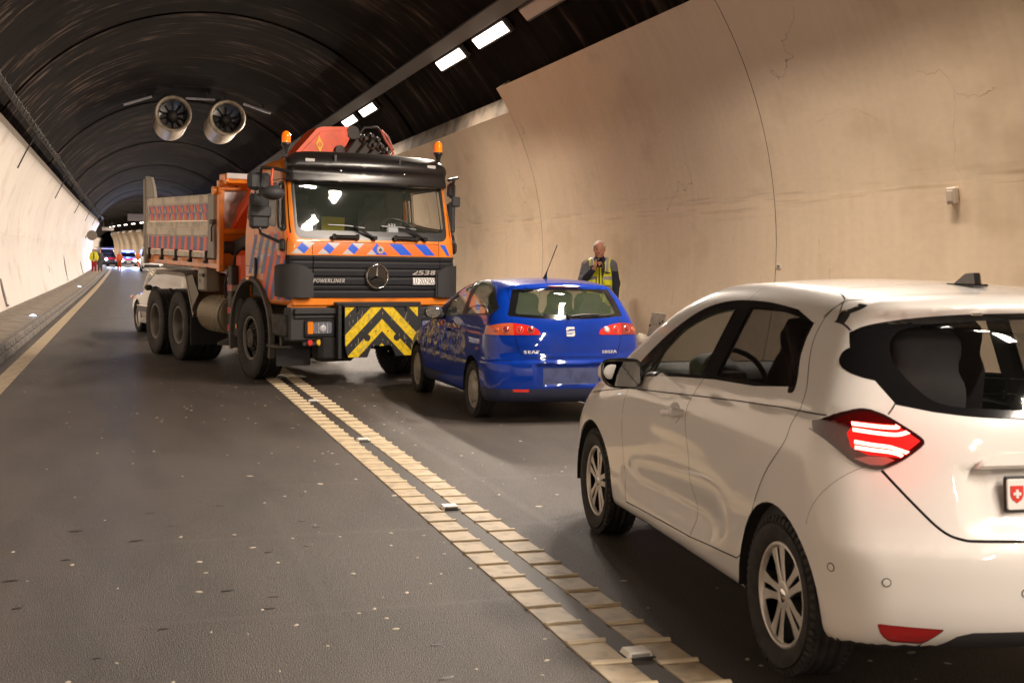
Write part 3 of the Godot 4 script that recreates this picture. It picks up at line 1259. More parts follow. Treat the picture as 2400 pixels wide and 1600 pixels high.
func build_centre_line(line: Material, steel: Material) -> void:
	var cl := struct("centre_line", flat(Buf.new(), [Vector2(1.938, 0.001), Vector2(1.935, 0.007), Vector2(1.773, 0.007), Vector2(1.770, 0.001)], S0, S1, 6.0), line)
	part("line_strip", flat(Buf.new(), [Vector2(2.214, 0.001), Vector2(2.211, 0.007), Vector2(2.051, 0.007), Vector2(2.048, 0.001)], S0, S1, 6.0), line, cl)
	var gap := mat("joint_sealant", lin(0.045, 0.038, 0.033), 0.6)
	part("sealed_joint", flat(Buf.new(), [Vector2(2.046, 0.0035), Vector2(1.940, 0.0035)], S0, S1, 6.0), gap, cl)
	# raised bars across both strips
	var lip := mat("line_bar", lin(0.62, 0.51, 0.35), 0.5)
	var pl := PackedVector2Array()
	for k in 9:
		var a := PI * k / 8.0
		pl.append(Vector2(cos(a) * 0.016, sin(a) * 0.013))
	var bars := []
	for w in [0.172, 0.168, 0.176]:
		var b := Buf.new()
		b.prism(pl, -w * 0.5, w * 0.5, Transform3D(Basis(Vector3(0, 0, 1), Vector3(0, 1, 0), Vector3(-1, 0, 0)), Vector3.ZERO), 0.003, true)
		bars.append(b.mesh())
	var r := RandomNumberGenerator.new()
	r.seed = 77
	var n := 0
	for k in 150:
		for j in 2:
			var o := MeshInstance3D.new()
			o.name = "bar" if n == 0 else "bar_%03d" % n
			n += 1
			o.mesh = bars[r.randi() % 3]
			o.material_override = lip
			cl.add_child(o)
			o.transform = Transform3D(Basis(Vector3.UP, r.randf_range(-0.03, 0.03)), Vector3(1.854 + j * 0.277 + r.randf_range(-0.003, 0.003), 0.006, -2.585 + j * 0.06 - k * 0.2787))
	var far := Buf.new()
	for k in range(150, 400):
		for j in 2:
			var s := 2.585 - j * 0.06 + k * 0.2787
			var fr := frame(s)
			far.box(fr.origin + fr.basis * Vector3(1.854 + j * 0.277, 0.01, 0), Vector3(0.172, 0.018, 0.03), 0.006, fr.basis)
	part("far_bars", far, lip, cl).set_meta("kind", "stuff")
	# reflectors between the strips
	var white := mat("reflector_white", lin(0.78, 0.74, 0.68), 0.35)
	var proto: Node3D
	for k in 6:
		var s := 1.5 + 3.1 * k
		var o: Node3D
		if k == 0:
			o = thing("road_stud", "", "road stud", Vector3.ZERO, 0.0, "road studs between the centre line strips")
			part("stud_body", Buf.new().prism(PackedVector2Array([Vector2(-0.062, 0), Vector2(0.062, 0), Vector2(0.046, 0.026), Vector2(-0.046, 0.026)]), -0.045, 0.045, Transform3D(Basis(), Vector3.ZERO), 0.008), white, o)
			part("stud_base", Buf.new().box(Vector3(0, 0.003, 0), Vector3(0.13, 0.008, 0.11), 0.003), M["dark_metal"], o)
			part("lens", Buf.new().box(Vector3(0, 0.014, 0.045), Vector3(0.08, 0.014, 0.004), 0.001), steel, o)
			proto = o
		else:
			o = proto.duplicate()
			o.name = "road_stud_%03d" % k
			add_child(o)
		o.position = Vector3(2.0, 0.004, -s)
		var ord_ := ["below the frame", "lowest in view, beside the white car", "second in view, near the white car", "third in view, near the blue car", "fourth in view, before the truck's wheel", "fifth in view, under the truck"]
		o.set_meta("label", "white road stud between the centre lines, " + (ord_[k] if k < ord_.size() else "beyond the truck, number %d along the line" % k))
	# flecks of paint and grit on the asphalt
	var mm := MultiMesh.new()
	mm.transform_format = MultiMesh.TRANSFORM_3D
	mm.mesh = Buf.new().lathe([Vector2(1.0, 0.0), Vector2(0.7, 0.0025), Vector2(0.0, 0.003)], 9).mesh()
	mm.instance_count = 620
	for k in 620:
		var z := -2.2 - 24.0 * pow(r.randf(), 1.5)
		var x := r.randf_range(-1.7, 5.4)
		if k < 300:
			x = 1.6 + absf(r.randfn(0.0, 0.9)) * (1.0 if r.randf() < 0.62 else -1.0)
		var q := r.randf_range(0.004, 0.012) * (1.5 if r.randf() < 0.12 else 1.0)
		mm.set_instance_transform(k, Transform3D(Basis(Vector3.UP, r.randf() * TAU).scaled_local(Vector3(q * r.randf_range(0.8, 2.0), 0.8, q)), Vector3(x, 0.001, z)))
	var fl := MultiMeshInstance3D.new()
	fl.name = "paint_flecks"
	fl.multimesh = mm
	fl.material_override = mat("fleck", lin(0.55, 0.48, 0.38), 0.7)
	add_child(fl)
	fl.set_meta("kind", "stuff")
	tag(fl, "pale flecks of paint and grit scattered over the asphalt", "grit")
	fl.set_meta("kind", "stuff")
	var mk := MultiMesh.new()
	mk.transform_format = MultiMesh.TRANSFORM_3D
	mk.mesh = mm.mesh
	mk.instance_count = 26
	for k in 26:
		var q := r.randf_range(0.008, 0.022)
		mk.set_instance_transform(k, Transform3D(Basis(Vector3.UP, r.randf() * 0.5).scaled_local(Vector3(q * 2.2, 0.8, q)), Vector3(r.randf_range(-0.6, 1.4), 0.001, -3.4 - 5.0 * r.randf())))
	var dk := MultiMeshInstance3D.new()
	dk.name = "tar_spots"
	dk.multimesh = mk
	dk.material_override = mat("tar", lin(0.02, 0.017, 0.015), 0.5)
	add_child(dk)
	tag(dk, "dark tar spots on the left lane", "tar")
	dk.set_meta("kind", "stuff")

func lamp_frame(s: float) -> Transform3D:
	# at the lens, its -z towards the road, its x along the tunnel
	var fr := frame(s)
	var c := Vector3(5.915, 5.455, 0)
	var inward := Vector3(AX - 0.5 - c.x, CY - 0.3 - c.y, 0).normalized()
	var z := -inward
	var x := Vector3(0, 0, 1)
	return fr * Transform3D(Basis(x, z.cross(x).normalized(), z), c)

func build_lamps(steel: Material) -> void:
	var lens := glow("lamp_lens", Color(1.0, 0.95, 0.9), 5.0)
	var off_ := mat("lamp_lens_off", lin(0.42, 0.34, 0.28), 0.4)
	var body := mat("lamp_body", lin(0.06, 0.055, 0.052), 0.6)
	var hb := Buf.new().box(Vector3(0, 0, 0.06), Vector3(1.9, 0.27, 0.1), 0.02)
	hb.add(Buf.new().box(Vector3(-0.6, 0, 0.15), Vector3(0.06, 0.1, 0.16)))
	hb.add(Buf.new().box(Vector3(0.6, 0, 0.15), Vector3(0.06, 0.1, 0.16)))
	var hm := hb.mesh()
	var lb := Buf.new().box(Vector3(0, 0, 0.004), Vector3(1.8, 0.2, 0.02), 0.006)
	var lm := lb.mesh()
	var names := {-0.0: 0}
	var idx := 0
	var list := []
	for k in range(-3, 44):
		for j in 2:
			list.append([20.4 + 2.72 * j + 11.2 * k, true])
	list.append([17.65, false])
	for q in list:
		var s: float = q[0]
		var on: bool = q[1]
		if s < -20.0 or s > 500.0:
			continue
		var o := Node3D.new()
		o.name = "tunnel_lamp" if idx == 0 else "tunnel_lamp_%03d" % idx
		idx += 1
		add_child(o)
		o.transform = lamp_frame(s)
		var lab := ""
		if not on:
			lab = "unlit tunnel lamp cut by the top edge of the picture" if s > 14.0 else "unlit tunnel lamp above the viewer"
		elif s < 13.0:
			lab = "lit tunnel lamp overhead or behind the viewer, %d metres along the row" % int(s)
		elif s < 40.0:
			lab = "lit white tunnel lamp on the vault, %s in the row" % ["nearest lit one in view", "second lit one", "third lit one", "fourth lit one"][clampi(int(round((s - 20.4) / 11.2)) * 2 + (1 if fposmod(s - 20.4, 11.2) > 2.0 else 0), 0, 3)]
		elif s < 52.0:
			lab = "lit tunnel lamp showing just above the orange crane, " + ("its pair nearer the viewer" if fposmod(s - 20.4, 11.2) < 1.0 else "the farther of that pair")
		else:
			lab = "small lit tunnel lamp far down the tunnel, about %d metres away" % int(s)
		tag(o, lab, "tunnel lamp", "lamps in the row along the vault")
		for w in [["housing", hm, body], ["lens", lm, lens if on else off_]]:
			var p := MeshInstance3D.new()
			p.name = w[0]
			p.mesh = w[1]
			p.material_override = w[2]
			o.add_child(p)
		if on:
			var l := AreaLight3D.new()
			l.name = "light"
			l.area_size = Vector2(1.78, 0.19)
			l.light_color = Color(1.0, 0.935, 0.865)
			l.light_energy = LAMP
			l.area_range = 60.0
			l.shadow_enabled = true
			o.add_child(l)
			l.position = Vector3(0, 0, -0.012)

const LAMP := 50.0

func build_fans() -> void:
	var shell := mat("fan_steel", lin(0.40, 0.33, 0.25), 0.45, 0.35)
	worn(shell, 0.5, 0.7, 25)
	var dk := mat("fan_dark", lin(0.02, 0.018, 0.018), 0.6, 0.3)
	var hub := mat("fan_hub", lin(0.10, 0.09, 0.085), 0.5, 0.4)
	var proto: Node3D
	for k in 2:
		var o: Node3D
		if k == 0:
			o = thing("jet_fan", "", "jet fan", Vector3.ZERO, 0.0, "pair of jet fans under the vault")
			var toz := Transform3D(Basis(Vector3(1, 0, 0), Vector3(0, 0, 1), Vector3(0, -1, 0)), Vector3.ZERO)  # lathe axis along z
			part("casing", Buf.new().lathe([Vector2(0.50, -1.9), Vector2(0.555, -1.9), Vector2(0.575, -1.5), Vector2(0.575, 1.48), Vector2(0.545, 1.52), Vector2(0.545, 1.8)], 40, toz), shell, o)
			part("inlet_ring", Buf.new().lathe([Vector2(0.545, 1.78), Vector2(0.60, 1.86), Vector2(0.605, 1.93), Vector2(0.58, 1.985), Vector2(0.53, 1.98), Vector2(0.485, 1.92), Vector2(0.46, 1.8)], 40, toz, true), shell, o)
			part("bore", Buf.new().lathe([Vector2(0.465, 1.84), Vector2(0.465, -1.9)], 40, toz), dk, o)
			part("hub", Buf.new().lathe([Vector2(0.2, 0.2), Vector2(0.2, 1.2), Vector2(0.17, 1.36), Vector2(0.08, 1.45), Vector2(0.0, 1.47)], 20, toz, true), hub, o)
			for i in 10:
				var bs := Basis(Vector3(0, 0, 1), TAU * i / 10.0)
				part("blade", Buf.new().box(bs * Vector3(0.0, 0.32, 1.1), Vector3(0.10, 0.26, 0.012), 0.004, bs * Basis(Vector3(0, 1, 0), 0.7)), hub, o)
			part("frame", Buf.new().box(Vector3(0, 0.72, 1.2), Vector3(0.10, 0.42, 0.10)).box(Vector3(0, 0.72, -1.2), Vector3(0.10, 0.42, 0.10)).box(Vector3(0, 0.62, 0), Vector3(0.12, 0.06, 2.9), 0.01).box(Vector3(-0.3, 0.6, 1.2), Vector3(0.05, 0.3, 0.08), 0, Basis(Vector3(0, 0, 1), -0.9)).box(Vector3(0.3, 0.6, 1.2), Vector3(0.05, 0.3, 0.08), 0, Basis(Vector3(0, 0, 1), 0.9)), dk, o)
			proto = o
		else:
			o = proto.duplicate()
			o.name = "jet_fan_001"
			add_child(o)
		o.set_meta("label", ["steel jet fan under the vault, the left one of the pair", "steel jet fan under the vault, right of the pair and nearer the truck"][k])
		o.position = [Vector3(1.47, 6.36, -44.5), Vector3(3.22, 6.31, -44.5)][k]
	var lamp := mat("strip_light", lin(0.34, 0.33, 0.37), 0.5)
	var i := 0
	for q in [[0.35, 6.72, 0.34, "left of the fans"], [2.35, 6.88, 0.0, "between the fans"], [4.2, 6.66, -0.30, "right of the fans"]]:
		var o := thing("cross_bar", "pale grey bar fixed across the vault, " + q[3], "bar", Vector3(q[0], q[1], -42.6), 0.0, "bars across the vault at the fans")
		part("rail", Buf.new().box(Vector3.ZERO, Vector3(0.95, 0.07, 0.08), 0.01, Basis(Vector3(0, 0, 1), q[2])), lamp, o)
		part("clamp", Buf.new().box(Vector3(0.2, 0.12, 0), Vector3(0.06, 0.22, 0.06)), dk, o)
		i += 1

func wall_frame(s: float, y: float, right: bool, r := RL) -> Transform3D:
	# on the lining, z into the tunnel, y up the wall
	var a := asin((y - CY) / r)
	var p := Vector3(AX + (r if right else -r) * cos(a), y, 0)
	var z := Vector3(AX - p.x, CY - p.y, 0).normalized()
	var x := Vector3.UP.cross(z).normalized()
	return frame(s) * Transform3D(Basis(x, z.cross(x), z), p)

func build_wall_things(steel: Material) -> void:
	var grey := mat("plate_grey", lin(0.33, 0.29, 0.245), 0.5, 0.3)
	worn(grey, 1.4, 0.85, 26)
	var dk: Material = M["dark_metal"]
	var cap := mat("hydrant_white", lin(0.62, 0.55, 0.46), 0.45)
	# hydrant outlet behind the blue hatchback
	var o := thing("hydrant_outlet", "grey wall plate with a white hydrant outlet, between the two hatchbacks", "hydrant")
	o.transform = wall_frame(15.95, 0.62, true)
	part("plate", Buf.new().box(Vector3(0, 0, 0.012), Vector3(0.46, 0.62, 0.02), 0.004), grey, o)
	var ty := Basis(Vector3(1, 0, 0), Vector3(0, 0, 1), Vector3(0, -1, 0))
	part("flange", Buf.new().lathe([Vector2(0.05, 0.02), Vector2(0.13, 0.02), Vector2(0.13, 0.045), Vector2(0.09, 0.055), Vector2(0.0, 0.055)], 24, Transform3D(ty, Vector3(0.02, -0.1, 0))), dk, o)
	part("outlet", Buf.new().lathe([Vector2(0.055, 0.03), Vector2(0.055, 0.14), Vector2(0.075, 0.15), Vector2(0.08, 0.22), Vector2(0.07, 0.26), Vector2(0.0, 0.27)], 20, Transform3D(ty, Vector3(0.02, -0.1, 0)), true), cap, o)
	var bl := Buf.new()
	for k in 8:
		bl.add(Buf.new().lathe([Vector2(0.012, 0.04), Vector2(0.012, 0.056), Vector2(0.0, 0.058)], 8, Transform3D(ty, Vector3(0.02 + 0.112 * cos(TAU * k / 8), -0.1 + 0.112 * sin(TAU * k / 8), 0))))
	for q in [Vector2(-0.2, 0.12), Vector2(0.2, 0.2), Vector2(0.12, 0.17)]:
		bl.add(Buf.new().lathe([Vector2(0.016, 0.02), Vector2(0.016, 0.034), Vector2(0.0, 0.038)], 8, Transform3D(ty, Vector3(q.x, q.y, 0))))
	part("bolts", bl, dk, o)
	# boxes and plates on the right wall
	o = thing("junction_box", "small grey junction box on the right wall, below the long crack", "box")
	o.transform = wall_frame(9.55, 2.28, true)
	part("box", Buf.new().box(Vector3(0, 0, 0.03), Vector3(0.13, 0.155, 0.055), 0.012), mat("box_beige", lin(0.46, 0.38, 0.30), 0.6), o)
	part("lid", Buf.new().box(Vector3(0, 0, 0.06), Vector3(0.08, 0.1, 0.012), 0.006), M["box_beige"], o)
	o = thing("number_plate_small", "tiny white number plate on the right wall, above the white hatchback", "plate")
	o.name = numbered("wall_plate")
	o.transform = wall_frame(12.75, 1.61, true)
	part("plate", Buf.new().box(Vector3(0, 0, 0.004), Vector3(0.11, 0.05, 0.008), 0.002), cap, o)
	words("digits", "350", 0.03, M["black"], o, Transform3D(Basis(), Vector3(0, 0, 0.009)), 700, 0.0, 1.0, 0.002)
	o = thing("emergency_sign", "pale green emergency sign on the right wall, half hidden by the truck", "sign")
	o.transform = wall_frame(27.85, 1.33, true)
	part("board", Buf.new().box(Vector3(0, 0, 0.01), Vector3(0.62, 0.64, 0.02), 0.003), mat("sign_white", lin(0.62, 0.56, 0.42), 0.5), o)
	var gp := mat("sign_green", lin(0.26, 0.33, 0.16), 0.5)
	part("green_field", Buf.new().box(Vector3(-0.12, 0.16, 0.022), Vector3(0.32, 0.26, 0.004)).box(Vector3(-0.12, -0.18, 0.022), Vector3(0.32, 0.2, 0.004)), gp, o)
	part("figure", Buf.new().box(Vector3(-0.12, 0.15, 0.026), Vector3(0.05, 0.14, 0.004)).box(Vector3(-0.12, 0.24, 0.026), Vector3(0.045, 0.045, 0.004)).box(Vector3(-0.08, 0.1, 0.026), Vector3(0.09, 0.03, 0.004), 0, Basis(Vector3(0, 0, 1), -0.6)), M["sign_white"], o)
	# long hair cracks of the right wall
	var wr: Node = get_node("tunnel_wall_001")
	for q in [[Vector2(9.98, 3.48), Vector2(9.83, 3.43), Vector2(9.67, 3.37), Vector2(9.5, 3.39), Vector2(9.38, 3.26), Vector2(9.38, 3.14), Vector2(9.42, 3.02), Vector2(9.49, 2.88), Vector2(9.49, 2.72), Vector2(9.54, 2.57), Vector2(9.44, 2.46), Vector2(9.4, 2.33)], [Vector2(9.37, 3.18), Vector2(9.23, 3.13), Vector2(9.02, 3.11), Vector2(8.93, 3.14), Vector2(8.82, 3.15)], [Vector2(11.7, 3.15), Vector2(11.4, 3.21), Vector2(11.08, 3.24), Vector2(10.85, 3.18), Vector2(10.64, 3.09), Vector2(10.39, 2.88)], [Vector2(26.33, 2.07), Vector2(25.59, 1.79), Vector2(25.02, 2.01), Vector2(24, 1.95), Vector2(23.48, 2.11), Vector2(22.92, 2.19)]]:
		var pts := []
		for k in q.size() - 1:
			for e in 4:
				var p: Vector2 = q[k].lerp(q[k + 1], e / 4.0) + Vector2(sin(k * 5.1 + e * 2.3), cos(k * 3.7 + e * 4.1)) * 0.014
				pts.append(wall_frame(p.x, p.y, true) * Vector3(0, 0, -0.001))
		part("hair_crack", Buf.new().tube(pts, 0.0026, 5), mat("crack", lin(0.38, 0.29, 0.21), 0.9), wr)
	# left wall
	var pm := mat("post_grey", lin(0.22, 0.19, 0.18), 0.7, 0.2)
	var pi := 0
	for q in [[34.6, 0.25, 1.0, "nearest to the viewer"], [69.5, 0.25, 1.65, "middle one, with a small light"], [92.0, 0.25, 1.1, "farthest, near the yellow jacket"]]:
		o = thing("wall_conduit", "grey upright conduit on the left wall, " + q[3], "conduit", Vector3.ZERO, 0.0, "conduits on the left wall")
		o.transform = wall_frame(q[0], (q[1] + q[2]) * 0.5, false)
		part("cover", Buf.new().box(Vector3(0, 0, 0.025), Vector3(0.16, q[2] - q[1], 0.05), 0.01), pm, o)
		part("foot", Buf.new().box(Vector3(0, -(q[2] - q[1]) * 0.5 + 0.03, 0.04), Vector3(0.2, 0.06, 0.08), 0.01), pm, o)
		pi += 1
	o = thing("wall_plate", "small pale notice plate low on the left wall", "plate")
	o.transform = wall_frame(56.0, 1.05, false)
	part("plate", Buf.new().box(Vector3(0, 0, 0.008), Vector3(0.42, 0.34, 0.012), 0.003), cap, o)
	part("print", Buf.new().box(Vector3(-0.05, 0.06, 0.016), Vector3(0.2, 0.05, 0.003)).box(Vector3(0.03, -0.04, 0.016), Vector3(0.26, 0.05, 0.003)).box(Vector3(-0.17, 0, 0.016), Vector3(0.03, 0.24, 0.003)), pm, o)
	o = thing("round_sign", "round grey back of a road sign on the left wall, far down", "sign")
	o.transform = frame(101.0).translated_local(Vector3(-2.62, 3.02, 0))
	part("sign_disc", Buf.new().lathe([Vector2(0.0, -0.02), Vector2(0.37, -0.02), Vector2(0.39, 0.0), Vector2(0.37, 0.02), Vector2(0.0, 0.02)], 28, Transform3D(ty, Vector3.ZERO)), mat("sign_back", lin(0.20, 0.17, 0.145), 0.5, 0.4), o)
	part("arm", Buf.new().box(Vector3(-0.25, -0.05, -0.06), Vector3(0.55, 0.05, 0.05)).box(Vector3(-0.46, 0, -0.05), Vector3(0.06, 0.5, 0.06)), dk, o)
	# floor lights of the walkway
	var led := glow("floor_light", Color(0.86, 0.9, 1.0), 14.0)
	var nm := ["nearest", "second nearest", "third nearest", "farthest"]
	for k in 4:
		o = thing("floor_light", "white floor light in the left walkway, the %s of the row" % nm[k], "floor light", Vector3(-2.08, 0.204, [-30.19, -58.9, -89.5, -122.0][k]), 0.0, "floor lights along the walkway")
		part("rim", Buf.new().lathe([Vector2(0.10, -0.01), Vector2(0.10, 0.012), Vector2(0.075, 0.03), Vector2(0.07, 0.03)], 20), steel, o)
		part("lens", Buf.new().lathe([Vector2(0.07, 0.028), Vector2(0.05, 0.05), Vector2(0.0, 0.056)], 20, Transform3D(), true), led, o)
		var l := OmniLight3D.new()
		l.name = "light"
		l.light_color = Color(0.82, 0.88, 1.0)
		l.light_energy = 0.05
		l.light_size = 0.05
		l.omni_range = 8.0
		l.omni_attenuation = 2.0
		l.shadow_enabled = true
		o.add_child(l)
		l.position = Vector3(0, 0.09, 0)

func _ready() -> void:
	# camera, sky, exposure
	var cam := Camera3D.new()
	cam.name = "camera"
	add_child(cam)
	cam.position = Vector3(0, 1.618, 0)
	cam.basis = Basis(Vector3.UP, -0.3035) * Basis(Vector3.RIGHT, -0.0645) * Basis(Vector3.BACK, 0.0142)
	cam.fov = 31.02
	cam.near = 0.05
	cam.far = 900.0
	var ca := CameraAttributesPhysical.new()
	ca.frustum_focal_length = 12.0 / tan(deg_to_rad(31.02 * 0.5))
	ca.frustum_focus_distance = 15.5
	ca.exposure_aperture = 6.3
	ca.frustum_near = 0.05
	ca.frustum_far = 900.0
	cam.attributes = ca
	cam.fov = 31.02
	var env := Environment.new()
	env.background_mode = Environment.BG_SKY
	var sk := ProceduralSkyMaterial.new()
	sk.sky_top_color = Color(0.02, 0.025, 0.04)
	sk.sky_horizon_color = Color(0.05, 0.05, 0.06)
	sk.ground_bottom_color = Color(0.02, 0.02, 0.02)
	sk.ground_horizon_color = Color(0.05, 0.05, 0.06)
	env.sky = Sky.new()
	env.sky.sky_material = sk
	env.background_energy_multiplier = 0.2
	env.tonemap_mode = Environment.TONE_MAPPER_LINEAR
	env.tonemap_exposure = 1.0
	env.sdfgi_enabled = true
	env.ssao_enabled = true
	env.ssil_enabled = true
	var we := WorldEnvironment.new()
	we.name = "world"
	we.environment = env
	add_child(we)
	lay_path()
	build_tunnel()
	car_materials()
	build_truck()
	build_blue_car()
	build_white_car()
	build_responder()
	build_far()

# ------------------------------------------------------------------ cars
func car_materials() -> void:
	mat("tyre", lin(0.028, 0.025, 0.023), 0.8)
	worn(M["tyre"], 2.0, 0.7, 41)
	mat("alloy", lin(0.66, 0.62, 0.57), 0.38, 0.6)
	mat("alloy_dark", lin(0.03, 0.03, 0.032), 0.45, 0.2)
	mat("disc_steel", lin(0.25, 0.23, 0.22), 0.4, 0.8)
	mat("trim", lin(0.014, 0.014, 0.015), 0.35)
	mat("gloss_black", lin(0.008, 0.008, 0.009), 0.1, 0.0, 1.0)
	mat("seam", lin(0.015, 0.013, 0.012), 0.8)
	mat("plastic", lin(0.03, 0.03, 0.032), 0.65)
	mat("interior", lin(0.045, 0.044, 0.045), 0.85)
	mat("seat_cloth", lin(0.055, 0.054, 0.056), 0.95)
	mat("chrome", lin(0.75, 0.74, 0.72), 0.08, 1.0)
	mat("under", lin(0.012, 0.011, 0.011), 0.9)
	mat("mirror_glass", lin(0.75, 0.77, 0.78), 0.02, 1.0)
	mat("plate_white", lin(0.78, 0.75, 0.72), 0.4)
	mat("red_print", lin(0.62, 0.03, 0.02), 0.5)
	mat("ink", lin(0.012, 0.012, 0.014), 0.5)
	mat("red_plastic", lin(0.42, 0.008, 0.008), 0.12, 0.0, 1.0)
	mat("lamp_clear", lin(0.62, 0.62, 0.66), 0.06, 0.3, 1.0)
	glassy("window_glass", lin(0.075, 0.10, 0.062), 0.42)
	glassy("clear_glass", lin(0.2, 0.25, 0.2), 0.07)
	glassy("tinted_glass", Color(0.03, 0.03, 0.03), 0.72)
	glassy("lens_clear", Color(0.8, 0.85, 0.9), 0.10)

func axle(sx: float) -> Basis:   # local y to the outside of the wheel
	return Basis(Vector3(0, 1, 0), Vector3(sx, 0, 0), Vector3(0, 0, -sx))

func tyre_buf(R: float, w: float, rr: float, tread: int) -> Buf:
	var h := w * 0.5
	var pr := [Vector2(rr - 0.005, -h * 0.7), Vector2(rr + 0.012, -h * 0.9), Vector2(lerpf(rr, R, 0.55), -h * 1.03), Vector2(R - 0.03, -h * 0.95), Vector2(R - 0.008, -h * 0.82), Vector2(R, -h * 0.66)]
	for g in 3:
		var c := -h * 0.4 + h * 0.4 * g
		pr.append_array([Vector2(R, c - 0.009), Vector2(R - 0.008, c - 0.005), Vector2(R - 0.008, c + 0.005), Vector2(R, c + 0.009)])
	pr.append_array([Vector2(R, h * 0.66), Vector2(R - 0.008, h * 0.82), Vector2(R - 0.03, h * 0.95), Vector2(lerpf(rr, R, 0.72), h * 1.02), Vector2(lerpf(rr, R, 0.69), h * 1.015), Vector2(lerpf(rr, R, 0.55), h * 1.03), Vector2(lerpf(rr, R, 0.3), h * 1.0), Vector2(rr + 0.012, h * 0.9), Vector2(rr - 0.005, h * 0.7)])
	var b := Buf.new().lathe(pr, 48, Transform3D(), true)
	if tread > 0:   # shoulder blocks
		for k in tread:
			var a := TAU * k / tread
			for g in [-1.0, 1.0]:
				b.box(Vector3(cos(a) * (R - 0.012), g * h * 0.80, sin(a) * (R - 0.012)), Vector3(0.03, h * 0.30, TAU * R / tread * 0.62), 0.004, Basis(Vector3.UP, -a) * Basis(Vector3(0, 0, 1), -g * 0.35))
	return b

